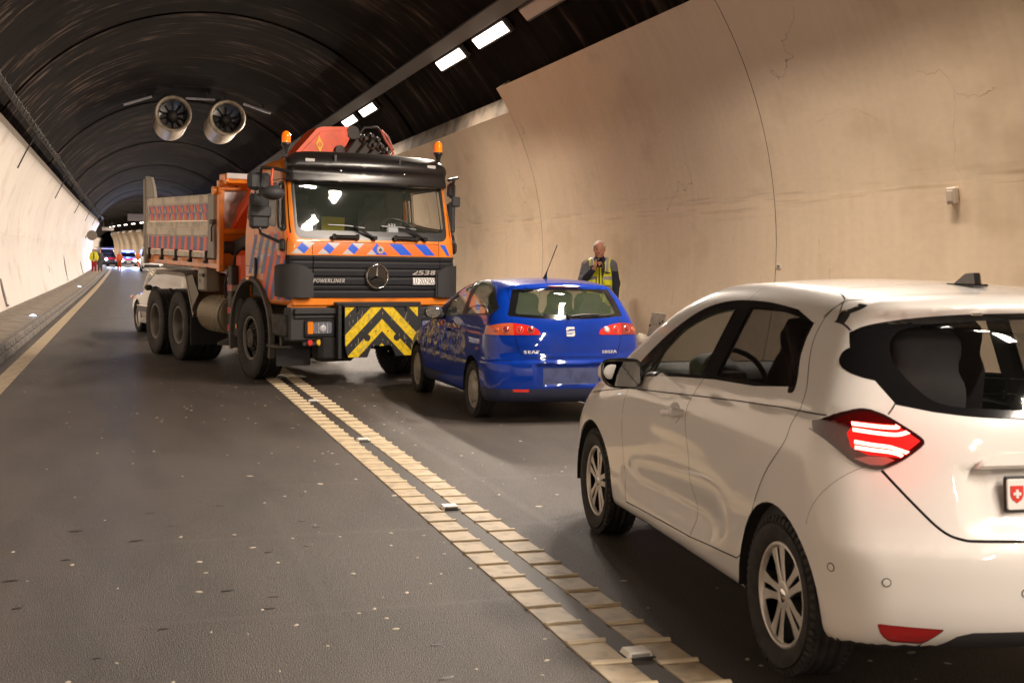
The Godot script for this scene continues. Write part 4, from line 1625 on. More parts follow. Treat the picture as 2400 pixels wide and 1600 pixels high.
func wheel(par: Node3D, pos: Vector3, R: float, w: float, rr: float, sx: float, style: String, turn := 0.0, spin := 0.3) -> void:
	var o := group("wheel", par, pos)
	o.basis = Basis(Vector3.UP, turn) * axle(sx) * Basis(Vector3.UP, spin)
	var key := "wheel_" + style
	if not kitchen.has(key):
		var d := {}
		var h := w * 0.5
		d["tyre"] = [tyre_buf(R, w, rr, 56 if style == "spoked" else 60).mesh(), M["tyre"]]
		var barrel := Buf.new().lathe([Vector2(rr - 0.02, -h * 0.7), Vector2(rr - 0.025, h * 0.3), Vector2(rr - 0.012, h * 0.62)], 40)
		for i in barrel.n.size():
			barrel.n[i] = -barrel.n[i]
		var lip := Buf.new().lathe([Vector2(rr + 0.006, h * 0.60), Vector2(rr + 0.004, h * 0.80), Vector2(rr - 0.006, h * 0.86), Vector2(rr - 0.014, h * 0.80), Vector2(rr - 0.018, h * 0.62)], 48, Transform3D(), true)
		if style == "spoked":
			d["rim"] = [barrel.add(Buf.new().lathe([Vector2(rr - 0.03, -h * 0.1), Vector2(0.0, -h * 0.1)], 40)).mesh(), M["alloy_dark"]]
			var face := Buf.new()
			var sides := Buf.new()
			var up := Transform3D(Basis(Vector3(1, 0, 0), Vector3(0, 0, -1), Vector3(0, 1, 0)), Vector3.ZERO)
			for k in 5:
				for g in [-1.0, 1.0]:
					var rot := Transform3D(Basis(Vector3.UP, TAU * k / 5.0), Vector3.ZERO)
					var r1 := rr - 0.012
					var poly := PackedVector2Array()
					for q in [[0.035, 0.05], [0.075, 0.15], [0.09, 0.33], [0.105, 0.47]]:
						poly.append(Vector2(cos(g * q[1]), sin(g * q[1])) * (q[0] if q[0] > 0.1 else q[0]))
					poly = PackedVector2Array([Vector2(0.03, 0.0), Vector2(0.075, g * 0.004), Vector2(r1 * 0.62, g * 0.010), Vector2(r1, g * 0.013), Vector2(r1 * 0.985, g * 0.068), Vector2(r1 * 0.86, g * 0.056), Vector2(r1 * 0.6, g * 0.040), Vector2(0.085, g * 0.036), Vector2(0.03, g * 0.03)])
					if g < 0:
						poly.reverse()
					sides.prism(poly, h * 0.28, h * 0.66, rot * up)
					face.prism(poly, h * 0.662, h * 0.70, rot * up, 0.003)
			face.add(lip)
			face.lathe([Vector2(0.055, h * 0.5), Vector2(0.055, h * 0.72), Vector2(0.046, h * 0.75), Vector2(0.0, h * 0.75)], 24)
			d["spokes"] = [face.mesh(), M["alloy"]]
			d["spoke_backs"] = [sides.mesh(), M["alloy_dark"]]
			d["hub_cap"] = [Buf.new().lathe([Vector2(0.032, h * 0.72), Vector2(0.03, h * 0.78), Vector2(0.0, h * 0.79)], 20, Transform3D(), true).prism(PackedVector2Array([Vector2(0, 0.02), Vector2(0.011, 0), Vector2(0, -0.02), Vector2(-0.011, 0)]), h * 0.79, h * 0.80, up, 0.001).mesh(), M["chrome"]]
			d["brake_disc"] = [Buf.new().lathe([Vector2(0.13, -h * 0.02), Vector2(0.13, h * 0.08), Vector2(0.0, h * 0.08)], 32).mesh(), M["disc_steel"]]
			var nuts := Buf.new()
			for k in 4:
				var a := TAU * k / 4.0
				nuts.lathe([Vector2(0.008, h * 0.3), Vector2(0.008, h * 0.62), Vector2(0.0, h * 0.62)], 8, Transform3D(Basis(), Vector3(cos(a) * 0.05, 0, sin(a) * 0.05)))
			d["wheel_nuts"] = [nuts.mesh(), M["alloy_dark"]]
		elif style == "covered":
			var cov := mat("wheel_cover", lin(0.36, 0.33, 0.28), 0.45, 0.4)
			d["rim"] = [barrel.add(Buf.new().lathe([Vector2(rr - 0.02, h * 0.2), Vector2(0.0, h * 0.2)], 32)).mesh(), M["alloy_dark"]]
			# the trim with seven slots near its edge
			var c := Buf.new()
			var up := Transform3D(Basis(Vector3(1, 0, 0), Vector3(0, 0, -1), Vector3(0, 1, 0)), Vector3.ZERO)
			for k in 7:
				var a0 := TAU * k / 7.0
				var a1 := TAU * (k + 1) / 7.0
				var sl := 0.17
				var seg := PackedVector2Array()
				# a wedge of the ring from slot to slot
				for q in 5:
					seg.append(Vector2.from_angle(lerpf(a0 + sl, a1 - sl, q / 4.0)) * (rr - 0.02))
				for q in 5:
					seg.append(Vector2.from_angle(lerpf(a1 - sl * 0.8, a0 + sl * 0.8, q / 4.0)) * (rr * 0.66))
				c.prism(seg, h * 0.55, h * 0.84, up, 0.004)
				var wdg := PackedVector2Array()
				for q in 4:
					wdg.append(Vector2.from_angle(lerpf(a1 - sl, a1 + sl, q / 3.0)) * (rr - 0.014))
				for q in 4:
					wdg.append(Vector2.from_angle(lerpf(a1 + sl, a1 - sl, q / 3.0)) * (rr - 0.03))
				c.prism(wdg, h * 0.55, h * 0.82, up, 0.002)
			c.lathe([Vector2(rr * 0.67, h * 0.55), Vector2(rr * 0.67, h * 0.84), Vector2(rr * 0.5, h * 0.88), Vector2(rr * 0.3, h * 0.80), Vector2(rr * 0.27, h * 0.86), Vector2(0.0, h * 0.88)], 40, Transform3D(), true)
			c.add(lip)
			d["wheel_cover"] = [c.mesh(), cov]
		elif style == "truck_front":
			var st := mat("truck_rim", lin(0.085, 0.075, 0.065), 0.6, 0.3)
			worn(st, 1.5, 0.5, 42)
			d["rim"] = [barrel.mesh(), st]
			var c := Buf.new()
			var up := Transform3D(Basis(Vector3(1, 0, 0), Vector3(0, 0, -1), Vector3(0, 1, 0)), Vector3.ZERO)
			for k in 10:
				var a0 := TAU * k / 10.0
				var seg := PackedVector2Array([Vector2.from_angle(a0 - 0.13) * (rr - 0.015), Vector2.from_angle(a0 + 0.13) * (rr - 0.015), Vector2.from_angle(a0 + 0.14) * rr * 0.62, Vector2.from_angle(a0 - 0.14) * rr * 0.62])
				c.prism(seg, h * 0.3, h * 0.5, up, 0.008)
			c.lathe([Vector2(rr * 0.66, h * 0.3), Vector2(rr * 0.66, h * 0.56), Vector2(rr * 0.42, h * 0.66), Vector2(rr * 0.40, h * 0.66)], 40, Transform3D(), true)
			d["rim_disc"] = [c.mesh(), st]
			d["hub"] = [Buf.new().lathe([Vector2(0.135, h * 0.5), Vector2(0.13, h * 0.95), Vector2(0.10, h * 1.0), Vector2(0.085, h * 1.0), Vector2(0.08, h * 0.96), Vector2(0.0, h * 0.96)], 28).mesh(), st]
			var nuts := Buf.new()
			for k in 10:
				var a := TAU * (k + 0.5) / 10.0
				nuts.lathe([Vector2(0.017, h * 0.5), Vector2(0.017, h * 0.80), Vector2(0.0, h * 0.83)], 6, Transform3D(Basis(), Vector3(cos(a) * 0.165, 0, sin(a) * 0.165)))
			d["wheel_nuts"] = [nuts.mesh(), st]
			var ring := Buf.new().lathe([Vector2(rr + 0.01, h * 0.7), Vector2(rr + 0.006, h * 0.90), Vector2(rr - 0.02, h * 0.88), Vector2(rr - 0.03, h * 0.7)], 48, Transform3D(), true)
			d["rim_edge"] = [ring.mesh(), mat("rim_edge", lin(0.16, 0.145, 0.125), 0.5, 0.5)]
		elif style == "truck_rear":
			d["rim"] = [Buf.new().lathe([Vector2(rr + 0.012, h * 0.7), Vector2(rr + 0.006, h * 0.90), Vector2(rr - 0.02, h * 0.88), Vector2(rr - 0.035, h * 0.4), Vector2(rr - 0.07, -h * 0.1), Vector2(rr * 0.74, -h * 0.5), Vector2(rr * 0.6, -h * 0.62), Vector2(0.0, -h * 0.62)], 48, Transform3D(), true).mesh(), M["rim_edge"]]
			d["hub"] = [Buf.new().lathe([Vector2(0.14, -h * 0.6), Vector2(0.13, h * 0.1), Vector2(0.10, h * 0.25), Vector2(0.0, h * 0.28)], 28, Transform3D(), true).mesh(), M["truck_rim"]]
			var nuts := Buf.new()
			for k in 10:
				var a := TAU * (k + 0.5) / 10.0
				nuts.lathe([Vector2(0.017, -h * 0.6), Vector2(0.017, -h * 0.3), Vector2(0.0, -h * 0.28)], 6, Transform3D(Basis(), Vector3(cos(a) * 0.17, 0, sin(a) * 0.17)))
			d["wheel_nuts"] = [nuts.mesh(), M["truck_rim"]]
		else:
			d["rim"] = [barrel.add(lip).add(Buf.new().lathe([Vector2(rr - 0.01, h * 0.5), Vector2(rr * 0.5, h * 0.6), Vector2(0.0, h * 0.55)], 24, Transform3D(), true)).mesh(), M["alloy"]]
		kitchen[key] = d
	for nm in kitchen[key]:
		var p := MeshInstance3D.new()
		p.name = nm
		p.mesh = kitchen[key][nm][0]
		p.material_override = kitchen[key][nm][1]
		o.add_child(p)

func seat(par: Node3D, pos: Vector3, w: float, m: Material, nm := "seat") -> void:
	var b := Blob.new()
	b.bone(Vector3(-w * 0.28, 0.12, -0.2), Vector3(w * 0.28, 0.12, -0.2), 0.17, 0.17, 0.08, Vector3(1, 0.6, 1.3))
	b.bone(Vector3(-w * 0.24, 0.22, 0.1), Vector3(-w * 0.17, 0.62, 0.24), 0.13, 0.10, 0.08, Vector3(1, 1, 0.75))
	b.bone(Vector3(w * 0.24, 0.22, 0.1), Vector3(w * 0.17, 0.62, 0.24), 0.13, 0.10, 0.08, Vector3(1, 1, 0.75))
	b.bone(Vector3(0, 0.25, 0.12), Vector3(0, 0.62, 0.25), 0.13, 0.11, 0.08, Vector3(1, 1, 0.7))
	b.bone(Vector3(-0.065, 0.80, 0.27), Vector3(0.065, 0.80, 0.27), 0.095, 0.095, 0.05, Vector3(1, 0.95, 0.6))
	var q := b.build(0.035)
	q.box(Vector3(-0.05, 0.7, 0.27), Vector3(0.012, 0.16, 0.012)).box(Vector3(0.05, 0.7, 0.27), Vector3(0.012, 0.16, 0.012))
	var o := part(nm, q, m, par)
	o.position = pos

func side2(sh: Buf, ol: PackedVector2Array, left := true, right := true) -> Array:  # cut on both sides
	var got := Buf.new()
	if left:
		var a := knife(sh, "left", ol)
		got.add(a[0])
		sh = a[1]
	if right:
		var a := knife(sh, "right", ol)
		got.add(a[0])
		sh = a[1]
	return [got, sh]

func mirror_pts(p: PackedVector2Array) -> PackedVector2Array:
	var o := PackedVector2Array()
	for k in range(p.size() - 1, -1, -1):
		o.append(Vector2(-p[k].x, p[k].y))
	return o

# both end lamps: outline in (v, w) for the left, mirrored for the right
func end2(sh: Buf, view: String, ol: PackedVector2Array) -> Array:
	var a := knife(sh, view, ol)
	var b := knife(a[1], view, mirror_pts(ol))
	return [a[0], b[0], b[1]]

func well(par: Node3D, pos: Vector3, r: float, x0: float, x1: float) -> void:
	for g in [-1.0, 1.0]:
		var b := Buf.new()
		for k in 14:
			var a := PI * 1.1 * k / 14.0 - 0.05 * PI
			var e := PI * 1.1 * (k + 1) / 14.0 - 0.05 * PI
			var p := Vector3(0, sin(a) * r, cos(a) * r) + pos
			var q := Vector3(0, sin(e) * r, cos(e) * r) + pos
			var X := Vector3(g, 0, 0)
			b.t3(p + X * x0, p + X * x1, q + X * x1, pos - p, pos - p, pos - q)
			b.t3(p + X * x0, q + X * x1, q + X * x0, pos - p, pos - q, pos - q)
			b.t3(pos + X * x0, p + X * x0, q + X * x0, X, X, X)
		for k in b.n.size():
			b.n[k] = b.n[k].normalized()
		part("wheel_well", b, M["under"], par)

func split_under(sh: Buf, lim := -0.72) -> Array:  # faces that look down
	var a := Buf.new()
	var b := Buf.new()
	for k in range(0, sh.v.size(), 3):
		var t := a if (sh.n[k] + sh.n[k + 1] + sh.n[k + 2]).y < lim * 3.0 else b
		for e in 3:
			t.v.append(sh.v[k + e]); t.n.append(sh.n[k + e])
	return [a, b]

func lining(sh: Buf, w: float, d := 0.03) -> Buf:
	var o := Buf.new()
	for k in range(0, sh.v.size(), 3):
		if minf(sh.v[k].y, minf(sh.v[k + 1].y, sh.v[k + 2].y)) > w:
			var p := []
			for e in 3:
				p.append(sh.v[k + e] - sh.n[k + e] * d)
			o.t3(p[0], p[1], p[2], -sh.n[k], -sh.n[k + 1], -sh.n[k + 2])
	return o

func swiss_shield(par: Node3D, xf: Transform3D, h: float) -> void:
	var o := PackedVector2Array([Vector2(-0.42, 0.5), Vector2(0.42, 0.5), Vector2(0.42, -0.05), Vector2(0.3, -0.3), Vector2(0, -0.5), Vector2(-0.3, -0.3), Vector2(-0.42, -0.05)])
	for k in o.size():
		o[k] *= h
	part("shield", Buf.new().prism(o, 0, 0.002, xf), M["red_print"], par)
	part("cross", Buf.new().box(xf * Vector3(0, 0.03 * h, 0.003), Vector3(0.5 * h, 0.17 * h, 0.002), 0, xf.basis).box(xf * Vector3(0, 0.03 * h, 0.0031), Vector3(0.17 * h, 0.5 * h, 0.0022), 0, xf.basis), M["plate_white"], par)

func facing(p: Vector3, n: Vector3) -> Transform3D:  # x to the right for someone looking at it, z out
	var x := Vector3.UP.cross(n).normalized()
	return Transform3D(Basis(x, n.cross(x).normalized(), n), p)

# ------------------------------------------------------------------ the white hatchback in the foreground
func build_white_car() -> void:
	var sh := Shell.new()
	sh.u0 = -0.85; sh.u1 = 3.5; sh.w0 = 0.1; sh.w1 = 1.66; sh.vmax = 0.92
	sh.cell = 0.028
	sh.tc = 0.085; sh.rc = 0.20; sh.rc4 = 0.12; sh.fc = 0.42
	sh.k1 = 0.10; sh.kr = 0.13; sh.k2 = 0.2; sh.k3 = 0.07
	var us := [-0.75, -0.4, 0.0, 0.45, 1.0, 1.6, 2.1, 2.6, 3.0, 3.45]
	var ws := [0.15, 0.3, 0.5, 0.72, 0.9, 1.02, 1.2, 1.4, 1.55]
	var rows := [
		[0.70, 0.75, 0.78, 0.80, 0.82, 0.80, 0.72, 0.60, 0.50],
		[0.78, 0.83, 0.855, 0.872, 0.872, 0.845, 0.755, 0.635, 0.54],
		[0.80, 0.852, 0.872, 0.878, 0.872, 0.845, 0.765, 0.66, 0.58],
		[0.80, 0.848, 0.855, 0.862, 0.868, 0.842, 0.765, 0.67, 0.60],
		[0.80, 0.842, 0.835, 0.850, 0.865, 0.838, 0.762, 0.67, 0.60],
		[0.80, 0.842, 0.835, 0.850, 0.862, 0.828, 0.75, 0.655, 0.585],
		[0.80, 0.845, 0.852, 0.862, 0.855, 0.81, 0.72, 0.62, 0.55],
		[0.80, 0.85, 0.868, 0.868, 0.835, 0.76, 0.66, 0.56, 0.5],
		[0.76, 0.82, 0.84, 0.825, 0.75, 0.66, 0.56, 0.5, 0.45],
		[0.62, 0.68, 0.70, 0.64, 0.54, 0.46, 0.4, 0.36, 0.33]]
	sh.mods = func(u: float, v: float, w: float) -> float:
		var g := 0.0
		if u < -0.3 and w > 0.62 and w < 1.0:   # number plate hollow of the tailgate
			var a := smoothstep(0.44, 0.30, absf(v)) * smoothstep(0.655, 0.73, w) * smoothstep(0.92, 0.89, w)
			g += 0.035 * a
		if u > 0.5 and u < 2.1 and w < 0.75:    # scooped lower doors
			g += 0.022 * exp(-pow((w - 0.44 - (1.3 - u) * 0.03) / 0.10, 2.0)) * smoothstep(0.5, 0.8, u) * smoothstep(2.1, 1.8, u)
		if absf(v) > 0.6 and w > 0.95 and w < 1.2 and u > -0.5 and u < 2.3:   # shoulder line
			g += 0.004 * smoothstep(0.02, 0.0, absf(w - (0.998 - (u - 1.0) * 0.062)))
		return g
	sh.hasmod = true
	sh.setup(us, ws, rows,
		[[-0.85, -0.38, -0.2, 0.1, 0.5, 0.95, 1.35, 1.7, 2.0, 2.3, 2.5, 2.9, 3.2, 3.45], [1.47, 1.502, 1.522, 1.548, 1.562, 1.560, 1.530, 1.448, 1.325, 1.16, 1.045, 0.945, 0.84, 0.66]],
		[[-0.85, -0.5, -0.25, 0.6, 2.0, 3.0, 3.45], [0.30, 0.24, 0.22, 0.215, 0.215, 0.20, 0.24]],
		[[0.15, 0.25, 0.36, 0.50, 0.60, 0.645, 0.70, 0.85, 1.0, 1.06, 1.1, 1.25, 1.37, 1.42, 1.475, 1.6], [-0.60, -0.66, -0.695, -0.70, -0.69, -0.668, -0.645, -0.60, -0.568, -0.548, -0.525, -0.41, -0.32, -0.315, -0.365, -0.37]],
		[[0.15, 0.3, 0.5, 0.65, 0.8, 0.95], [3.36, 3.43, 3.43, 3.38, 3.22, 3.0]])
	var o := thing("white_hatchback", "white hatchback in the foreground with its red tail light lit", "car", Vector3(3.308, 0, -4.209), -0.0843)
	var paint := mat("white_paint", lin(0.74, 0.71, 0.68), 0.35, 0.0, 1.0)
	var s := sh.build()
	# wheel arches
	var arch := disc(Vector2(0.0, 0.318), 0.362, 40)
	arch = Geometry2D.merge_polygons(arch, PackedVector2Array([Vector2(-0.355, 0.0), Vector2(0.355, 0.0), Vector2(0.362, 0.3), Vector2(-0.362, 0.3)]))[0]
	var arch2 := PackedVector2Array()
	for p in arch:
		arch2.append(p + Vector2(2.588, 0))
	s = side2(s, arch)[1]
	s = side2(s, arch2)[1]
	# side glass: black frame first, then the panes
	var fr := curve(vs([1.94, 1.065, 1.89, 1.120, 1.69, 1.250, 1.44, 1.364, 1.22, 1.423, 0.95, 1.454, 0.60, 1.457, 0.30, 1.437]), false, 4)
	fr.append_array(rounded(vs([0.108, 1.412, 0.112, 1.335, 0.085, 1.258, 0.012, 1.165, -0.002, 1.118, 0.06, 1.112]), 0.025))
	fr.append_array(PackedVector2Array([Vector2(0.37, 1.108), Vector2(0.80, 1.094), Vector2(1.25, 1.064), Vector2(1.62, 1.033), Vector2(1.95, 1.0)]))
	var c := side2(s, fr)
	s = c[1]
	var frame_: Buf = c[0]
	var g1 := curve(vs([1.655, 1.168, 1.535, 1.262, 1.39, 1.328, 1.17, 1.386, 0.945, 1.416]), false, 4)
	g1.append_array(PackedVector2Array([Vector2(0.985, 1.098), Vector2(1.3, 1.078), Vector2(1.68, 1.049)]))
	c = side2(frame_, g1)
	frame_ = c[1]
	var pf: Buf = c[0]
	c = side2(frame_, PackedVector2Array([Vector2(1.715, 1.048), Vector2(1.74, 1.12), Vector2(1.885, 1.055), Vector2(1.88, 1.025)]))
	frame_ = c[1]
	var pq: Buf = c[0]
	var g2 := rounded(vs([0.78, 1.428, 0.45, 1.428, 0.125, 1.395, 0.14, 1.335, 0.112, 1.255, 0.04, 1.165, 0.035, 1.135, 0.37, 1.126, 0.815, 1.112]), 0.03)
	c = side2(frame_, g2)
	frame_ = c[1]
	var pr: Buf = c[0]
	# rear screen, black surround and quarter fins
	var rw := curve(vs([0.0, 1.452, 0.272, 1.444, 0.48, 1.424, 0.60, 1.398, 0.655, 1.368]), false, 4)
	rw.append_array(curve(vs([0.68, 1.30, 0.655, 1.22, 0.60, 1.118]), false, 3))
	rw.append_array(curve(vs([0.48, 1.096, 0.31, 1.079, 0.0, 1.068]), false, 4))
	var rwf := rw.duplicate()
	rwf.append_array(mirror_pts(rw))
	c = knife(s, "rear", rwf, 0.1)
	s = c[1]
	var screen: Buf = c[0]
	var quarter := curve(vs([-0.285, 1.345, -0.23, 1.328, -0.19, 1.292, -0.235, 1.238, -0.42, 1.178, -0.60, 1.135]), false, 4)
	quarter.append(Vector2(-0.62, 1.145))
	quarter.append(Vector2(-0.50, 1.28))
	quarter.append(Vector2(-0.36, 1.335))
	c = side2(s, quarter)
	s = c[1]
	var fins: Buf = c[0]
	var gl := curve(vs([0.0, 1.425, 0.27, 1.416, 0.45, 1.395, 0.53, 1.36, 0.56, 1.28, 0.52, 1.19, 0.44, 1.125, 0.25, 1.108, 0.0, 1.10]), false, 4)
	var glf := gl.duplicate()
	glf.append_array(mirror_pts(gl))
	c = knife(screen, "rear", glf, 0.0)
	var pane_rear: Buf = c[0]
	screen = c[1]
	# windscreen
	var wsf := curve(vs([0.0, 1.50, 0.35, 1.485, 0.52, 1.44, 0.62, 1.30, 0.70, 1.1, 0.70, 1.05, 0.4, 1.04, 0.0, 1.035]), false, 4)
	var wsm := wsf.duplicate()
	wsm.append_array(mirror_pts(wsf))
	c = knife(s, "front", wsm, 0.2)
	s = c[1]
	var wscreen: Buf = c[0]
	# tail lights: a pointed lozenge over the corner
	var tl := rounded(vs([0.865, 1.022, 0.79, 1.078, 0.715, 1.106, 0.66, 1.09, 0.575, 1.035, 0.518, 0.992, 0.60, 0.928, 0.685, 0.884, 0.76, 0.902, 0.815, 0.96]), 0.03, 3)
	c = end2(s, "rear", tl)
	var tails := [c[0], c[1]]
	s = c[2]
	# the outer tip of the lamp runs on along the side
	var tip := PackedVector2Array([Vector2(-0.30, 1.012), Vector2(-0.40, 1.07), Vector2(-0.48, 1.09), Vector2(-0.62, 1.0), Vector2(-0.48, 0.93), Vector2(-0.40, 0.955)])
	c = knife(s, "left", tip, 0.5)
	tails[0].add(c[0]); s = c[1]
	c = knife(s, "right", tip, 0.5)
	tails[1].add(c[0]); s = c[1]
	# lower reflectors in the bumper
	var rf := rounded(vs([0.722, 0.352, 0.50, 0.342, 0.562, 0.279, 0.672, 0.283, 0.705, 0.31]), 0.012, 3)
	c = end2(s, "rear", rf)
	var refl := [c[0], c[1]]
	s = c[2]
	# dark valance under the bumper
	var va := PackedVector2Array([Vector2(0.56, 0.10), Vector2(0.555, 0.235), Vector2(0.50, 0.278), Vector2(0.455, 0.315), Vector2(0.40, 0.331), Vector2(0.0, 0.336)])
	var vaf := va.duplicate()
	vaf.append_array(mirror_pts(va))
	c = knife(s, "rear", vaf, 0.0)
	s = c[1]
	var val: Buf = c[0]
	# headlamps
	var hl := PackedVector2Array([Vector2(3.02, 0.74), Vector2(2.90, 0.83), Vector2(2.86, 0.87), Vector2(3.05, 0.86), Vector2(3.32, 0.76), Vector2(3.36, 0.68), Vector2(3.2, 0.67)])
	c = side2(s, hl)
	s = c[1]
	var heads: Buf = c[0]
	# shut lines
	var seams := Buf.new()
	var lines := [
		curve(vs([-0.002, 1.49, 0.045, 1.418, 0.05, 1.339, 0.005, 1.256, -0.084, 1.15, -0.107, 1.079, -0.085, 1.008, -0.062, 0.93, 0.09, 0.784, 0.191, 0.654, 0.283, 0.493, 0.345, 0.40, 0.40, 0.365]), false, 4),
		PackedVector2Array([Vector2(0.40, 0.365), Vector2(0.998, 0.322), Vector2(1.979, 0.30)]),
		curve(vs([0.93, 1.09, 1.02, 0.95, 1.028, 0.80, 1.017, 0.687, 1.02, 0.581, 0.96, 0.44, 0.998, 0.325]), false, 4),
		curve(vs([1.90, 0.99, 1.951, 0.931, 2.005, 0.831, 2.029, 0.707, 2.017, 0.526, 1.985, 0.30]), false, 4),
		PackedVector2Array([Vector2(2.65, 0.84), Vector2(2.296, 0.892), Vector2(1.936, 0.937), Vector2(1.45, 0.969), Vector2(0.993, 1.0), Vector2(0.5, 1.032), Vector2(0.032, 1.057), Vector2(-0.30, 1.068)]),
		curve(vs([-0.47, 0.925, -0.40, 0.84, -0.33, 0.74, -0.29, 0.66]), false, 4),
		PackedVector2Array([Vector2(0.80, 1.52), Vector2(0.84, 1.45)])]
	var wid := [0.0055, 0.006, 0.0045, 0.0035, 0.0055, 0.0015, 0.0035]
	for k in lines.size():
		c = side2(s, strip(lines[k], wid[k]))
		seams.add(c[0]); s = c[1]
	var gate := PackedVector2Array([Vector2(0.60, 1.125), Vector2(0.635, 1.085)])
	for e in [gate, mirror_pts(gate)]:
		c = knife(s, "rear", strip(e, 0.005)); seams.add(c[0]); s = c[1]
	var gl2 := curve(vs([0.678, 0.887, 0.586, 0.776, 0.505, 0.69, 0.439, 0.659, 0.343, 0.653, 0.0, 0.652]), false, 5)
	for e in [gl2, mirror_pts(gl2)]:
		c = knife(s, "rear", strip(e, 0.010)); seams.add(c[0]); s = c[1]
	var sp := PackedVector2Array([Vector2(0.65, 1.374), Vector2(0.655, 1.40), Vector2(0.63, 1.44), Vector2(0.585, 1.475)])
	for e in [sp, mirror_pts(sp)]:
		c = knife(s, "rear", strip(e, 0.006), 0.02); seams.add(c[0]); s = c[1]
	var ts := PackedVector2Array([Vector2(-0.06, 0.655), Vector2(0.02, 0.585), Vector2(0.14, 0.55), Vector2(0.17, 0.30), Vector2(0.19, 0.0)])
	for e in [ts, mirror_pts(ts)]:
		var e2 := PackedVector2Array()
		for p in e:
			e2.append(Vector2(p.x, p.y))
		c = knife(s, "top", strip(e2, 0.006), 0.4); seams.add(c[0]); s = c[1]
	c = split_under(s)
	part("underside", c[0], M["under"], o)
	s = c[1]
	var ln := lining(s, 0.86)
	part("body", s, paint, o)
	part("shut_lines", seams.lift(-0.007), M["seam"], o)
	part("interior_lining", ln.add(lining(frame_, 0.5, 0.02)).add(lining(screen, 0.5, 0.012)), M["interior"], o)
	part_each("window_frame", frame_.lift(-0.002), M["gloss_black"], o)
	part_each("front_window", pf.lift(-0.004), M["window_glass"], o)
	part_each("quarter_window", pq.lift(-0.004), M["window_glass"], o)
	part_each("rear_window", pr.lift(-0.004), M["tinted_glass"], o)
	var smoke := glassy("smoked_glass", Color(0.06, 0.065, 0.06), 0.38)
	part("tailgate_window", pane_rear.lift(-0.002), smoke, o)
	part_each("tailgate_window_surround", screen.lift(-0.002), M["gloss_black"], o)
	part_each("quarter_trim", fins.lift(0.001), M["gloss_black"], o)
	part("windscreen", wscreen.lift(-0.004), M["window_glass"], o)
	part("bumper_valance", val.lift(0.002), M["plastic"], o)
	part_each("headlight", heads.lift(0.002), mat("head_glass", lin(0.35, 0.45, 0.62), 0.05, 0.0, 1.0), o)
	var rim := mat("lamp_black", lin(0.03, 0.006, 0.006), 0.08, 0.0, 1.0)
	var ruby := mat("lamp_ruby", lin(0.07, 0.002, 0.002), 0.06, 0.0, 1.0)
	var glowm := glow("tail_glow", Color(1.0, 0.42, 0.36), 16.0)
	var halo := glow("tail_halo", Color(1.0, 0.03, 0.02), 1.1)
	for k in 2:
		var nm := "tail_light"
		var lamp := group(nm, o)
		var body_: Buf = tails[k]
		var inner := PackedVector2Array()
		for p in Geometry2D.offset_polygon(tl, -0.013)[0]:
			inner.append(p)
		var a := knife(body_, "rear", inner if k == 0 else mirror_pts(inner), 0.0)
		part("lamp_rim", a[1].lift(0.006).skirt(0.02), rim, lamp)
		var lens: Buf = a[0]
		# the lower clear field
		var low := PackedVector2Array([Vector2(0.765, 0.925), Vector2(0.715, 0.905), Vector2(0.66, 0.906), Vector2(0.635, 0.925), Vector2(0.66, 0.935), Vector2(0.72, 0.935)])
		a = knife(lens, "rear", low if k == 0 else mirror_pts(low), 0.0)
		part("clear_lens", a[0].lift(0.0085), mat("lamp_pink", lin(0.30, 0.09, 0.08), 0.1, 0.0, 1.0) if k == 0 else M["lamp_pink"], lamp)
		lens = a[1]
		var band := PackedVector2Array([Vector2(0.775, 1.012), Vector2(0.745, 1.055), Vector2(0.62, 1.048), Vector2(0.545, 0.995), Vector2(0.62, 0.934), Vector2(0.72, 0.94), Vector2(0.768, 0.965)])
		var bars := []
		for q in [[1.046, 1.036, 0.617], [1.026, 1.011, 0.575], [0.984, 0.966, 0.560], [0.965, 0.949, 0.60]]:
			var bl := Vector2(q[2], lerpf(q[0], q[1], 1.0) - (0.004 if q[0] > 1.0 else 0.010))
			bars.append(curve(vs([0.757, q[0], 0.70, lerpf(q[0], q[1], 0.45), 0.65, lerpf(q[0], q[1], 0.75), 0.615, q[1] + (0.004 if q[0] > 1.0 else -0.006), q[2], q[1] + (0.016 if q[0] > 1.0 else -0.024)]), false, 4))
		var lit := Buf.new()
		for e in bars:
			var st := strip(e, 0.0125)
			a = knife(lens, "rear", st if k == 0 else mirror_pts(st), 0.0)
			lit.add(a[0]); lens = a[1]
		part_each("light_bar", lit.lift(0.0105), glowm, lamp, 0.0001)
		a = knife(lens, "rear", band if k == 0 else mirror_pts(band), 0.0)
		part("lit_field", a[0].lift(0.0085), halo, lamp)
		part("lens", a[1].lift(0.008), ruby, lamp)
		var l := OmniLight3D.new()
		l.name = "light"
		l.light_color = Color(1.0, 0.06, 0.04)
		l.light_energy = 0.018
		l.light_size = 0.04
		l.omni_range = 6.0
		l.omni_attenuation = 2.0
		l.shadow_enabled = true
		lamp.add_child(l)
		var lp := sh.on_end(0.64 if k == 0 else -0.64, 0.99, false)
		l.position = lp + Vector3(0, 0, 0.07)
		var rp := group("reflector", o)
		part("reflector_lens", refl[k].lift(-0.004), M["red_plastic"], rp)
	# roof fin aerial
	var fin := PackedVector2Array([Vector2(0.0, 0.0), Vector2(0.175, 0.0), Vector2(0.172, 0.012), Vector2(0.155, 0.02), Vector2(0.075, 0.062), Vector2(0.015, 0.066), Vector2(0.006, 0.03)])
	var ft := Transform3D(Basis(Vector3(0, 0, -1), Vector3(0, 1, 0), Vector3(1, 0, 0)), sh.on_top(0.0, 0.0) + Vector3(0, -0.006, 0))
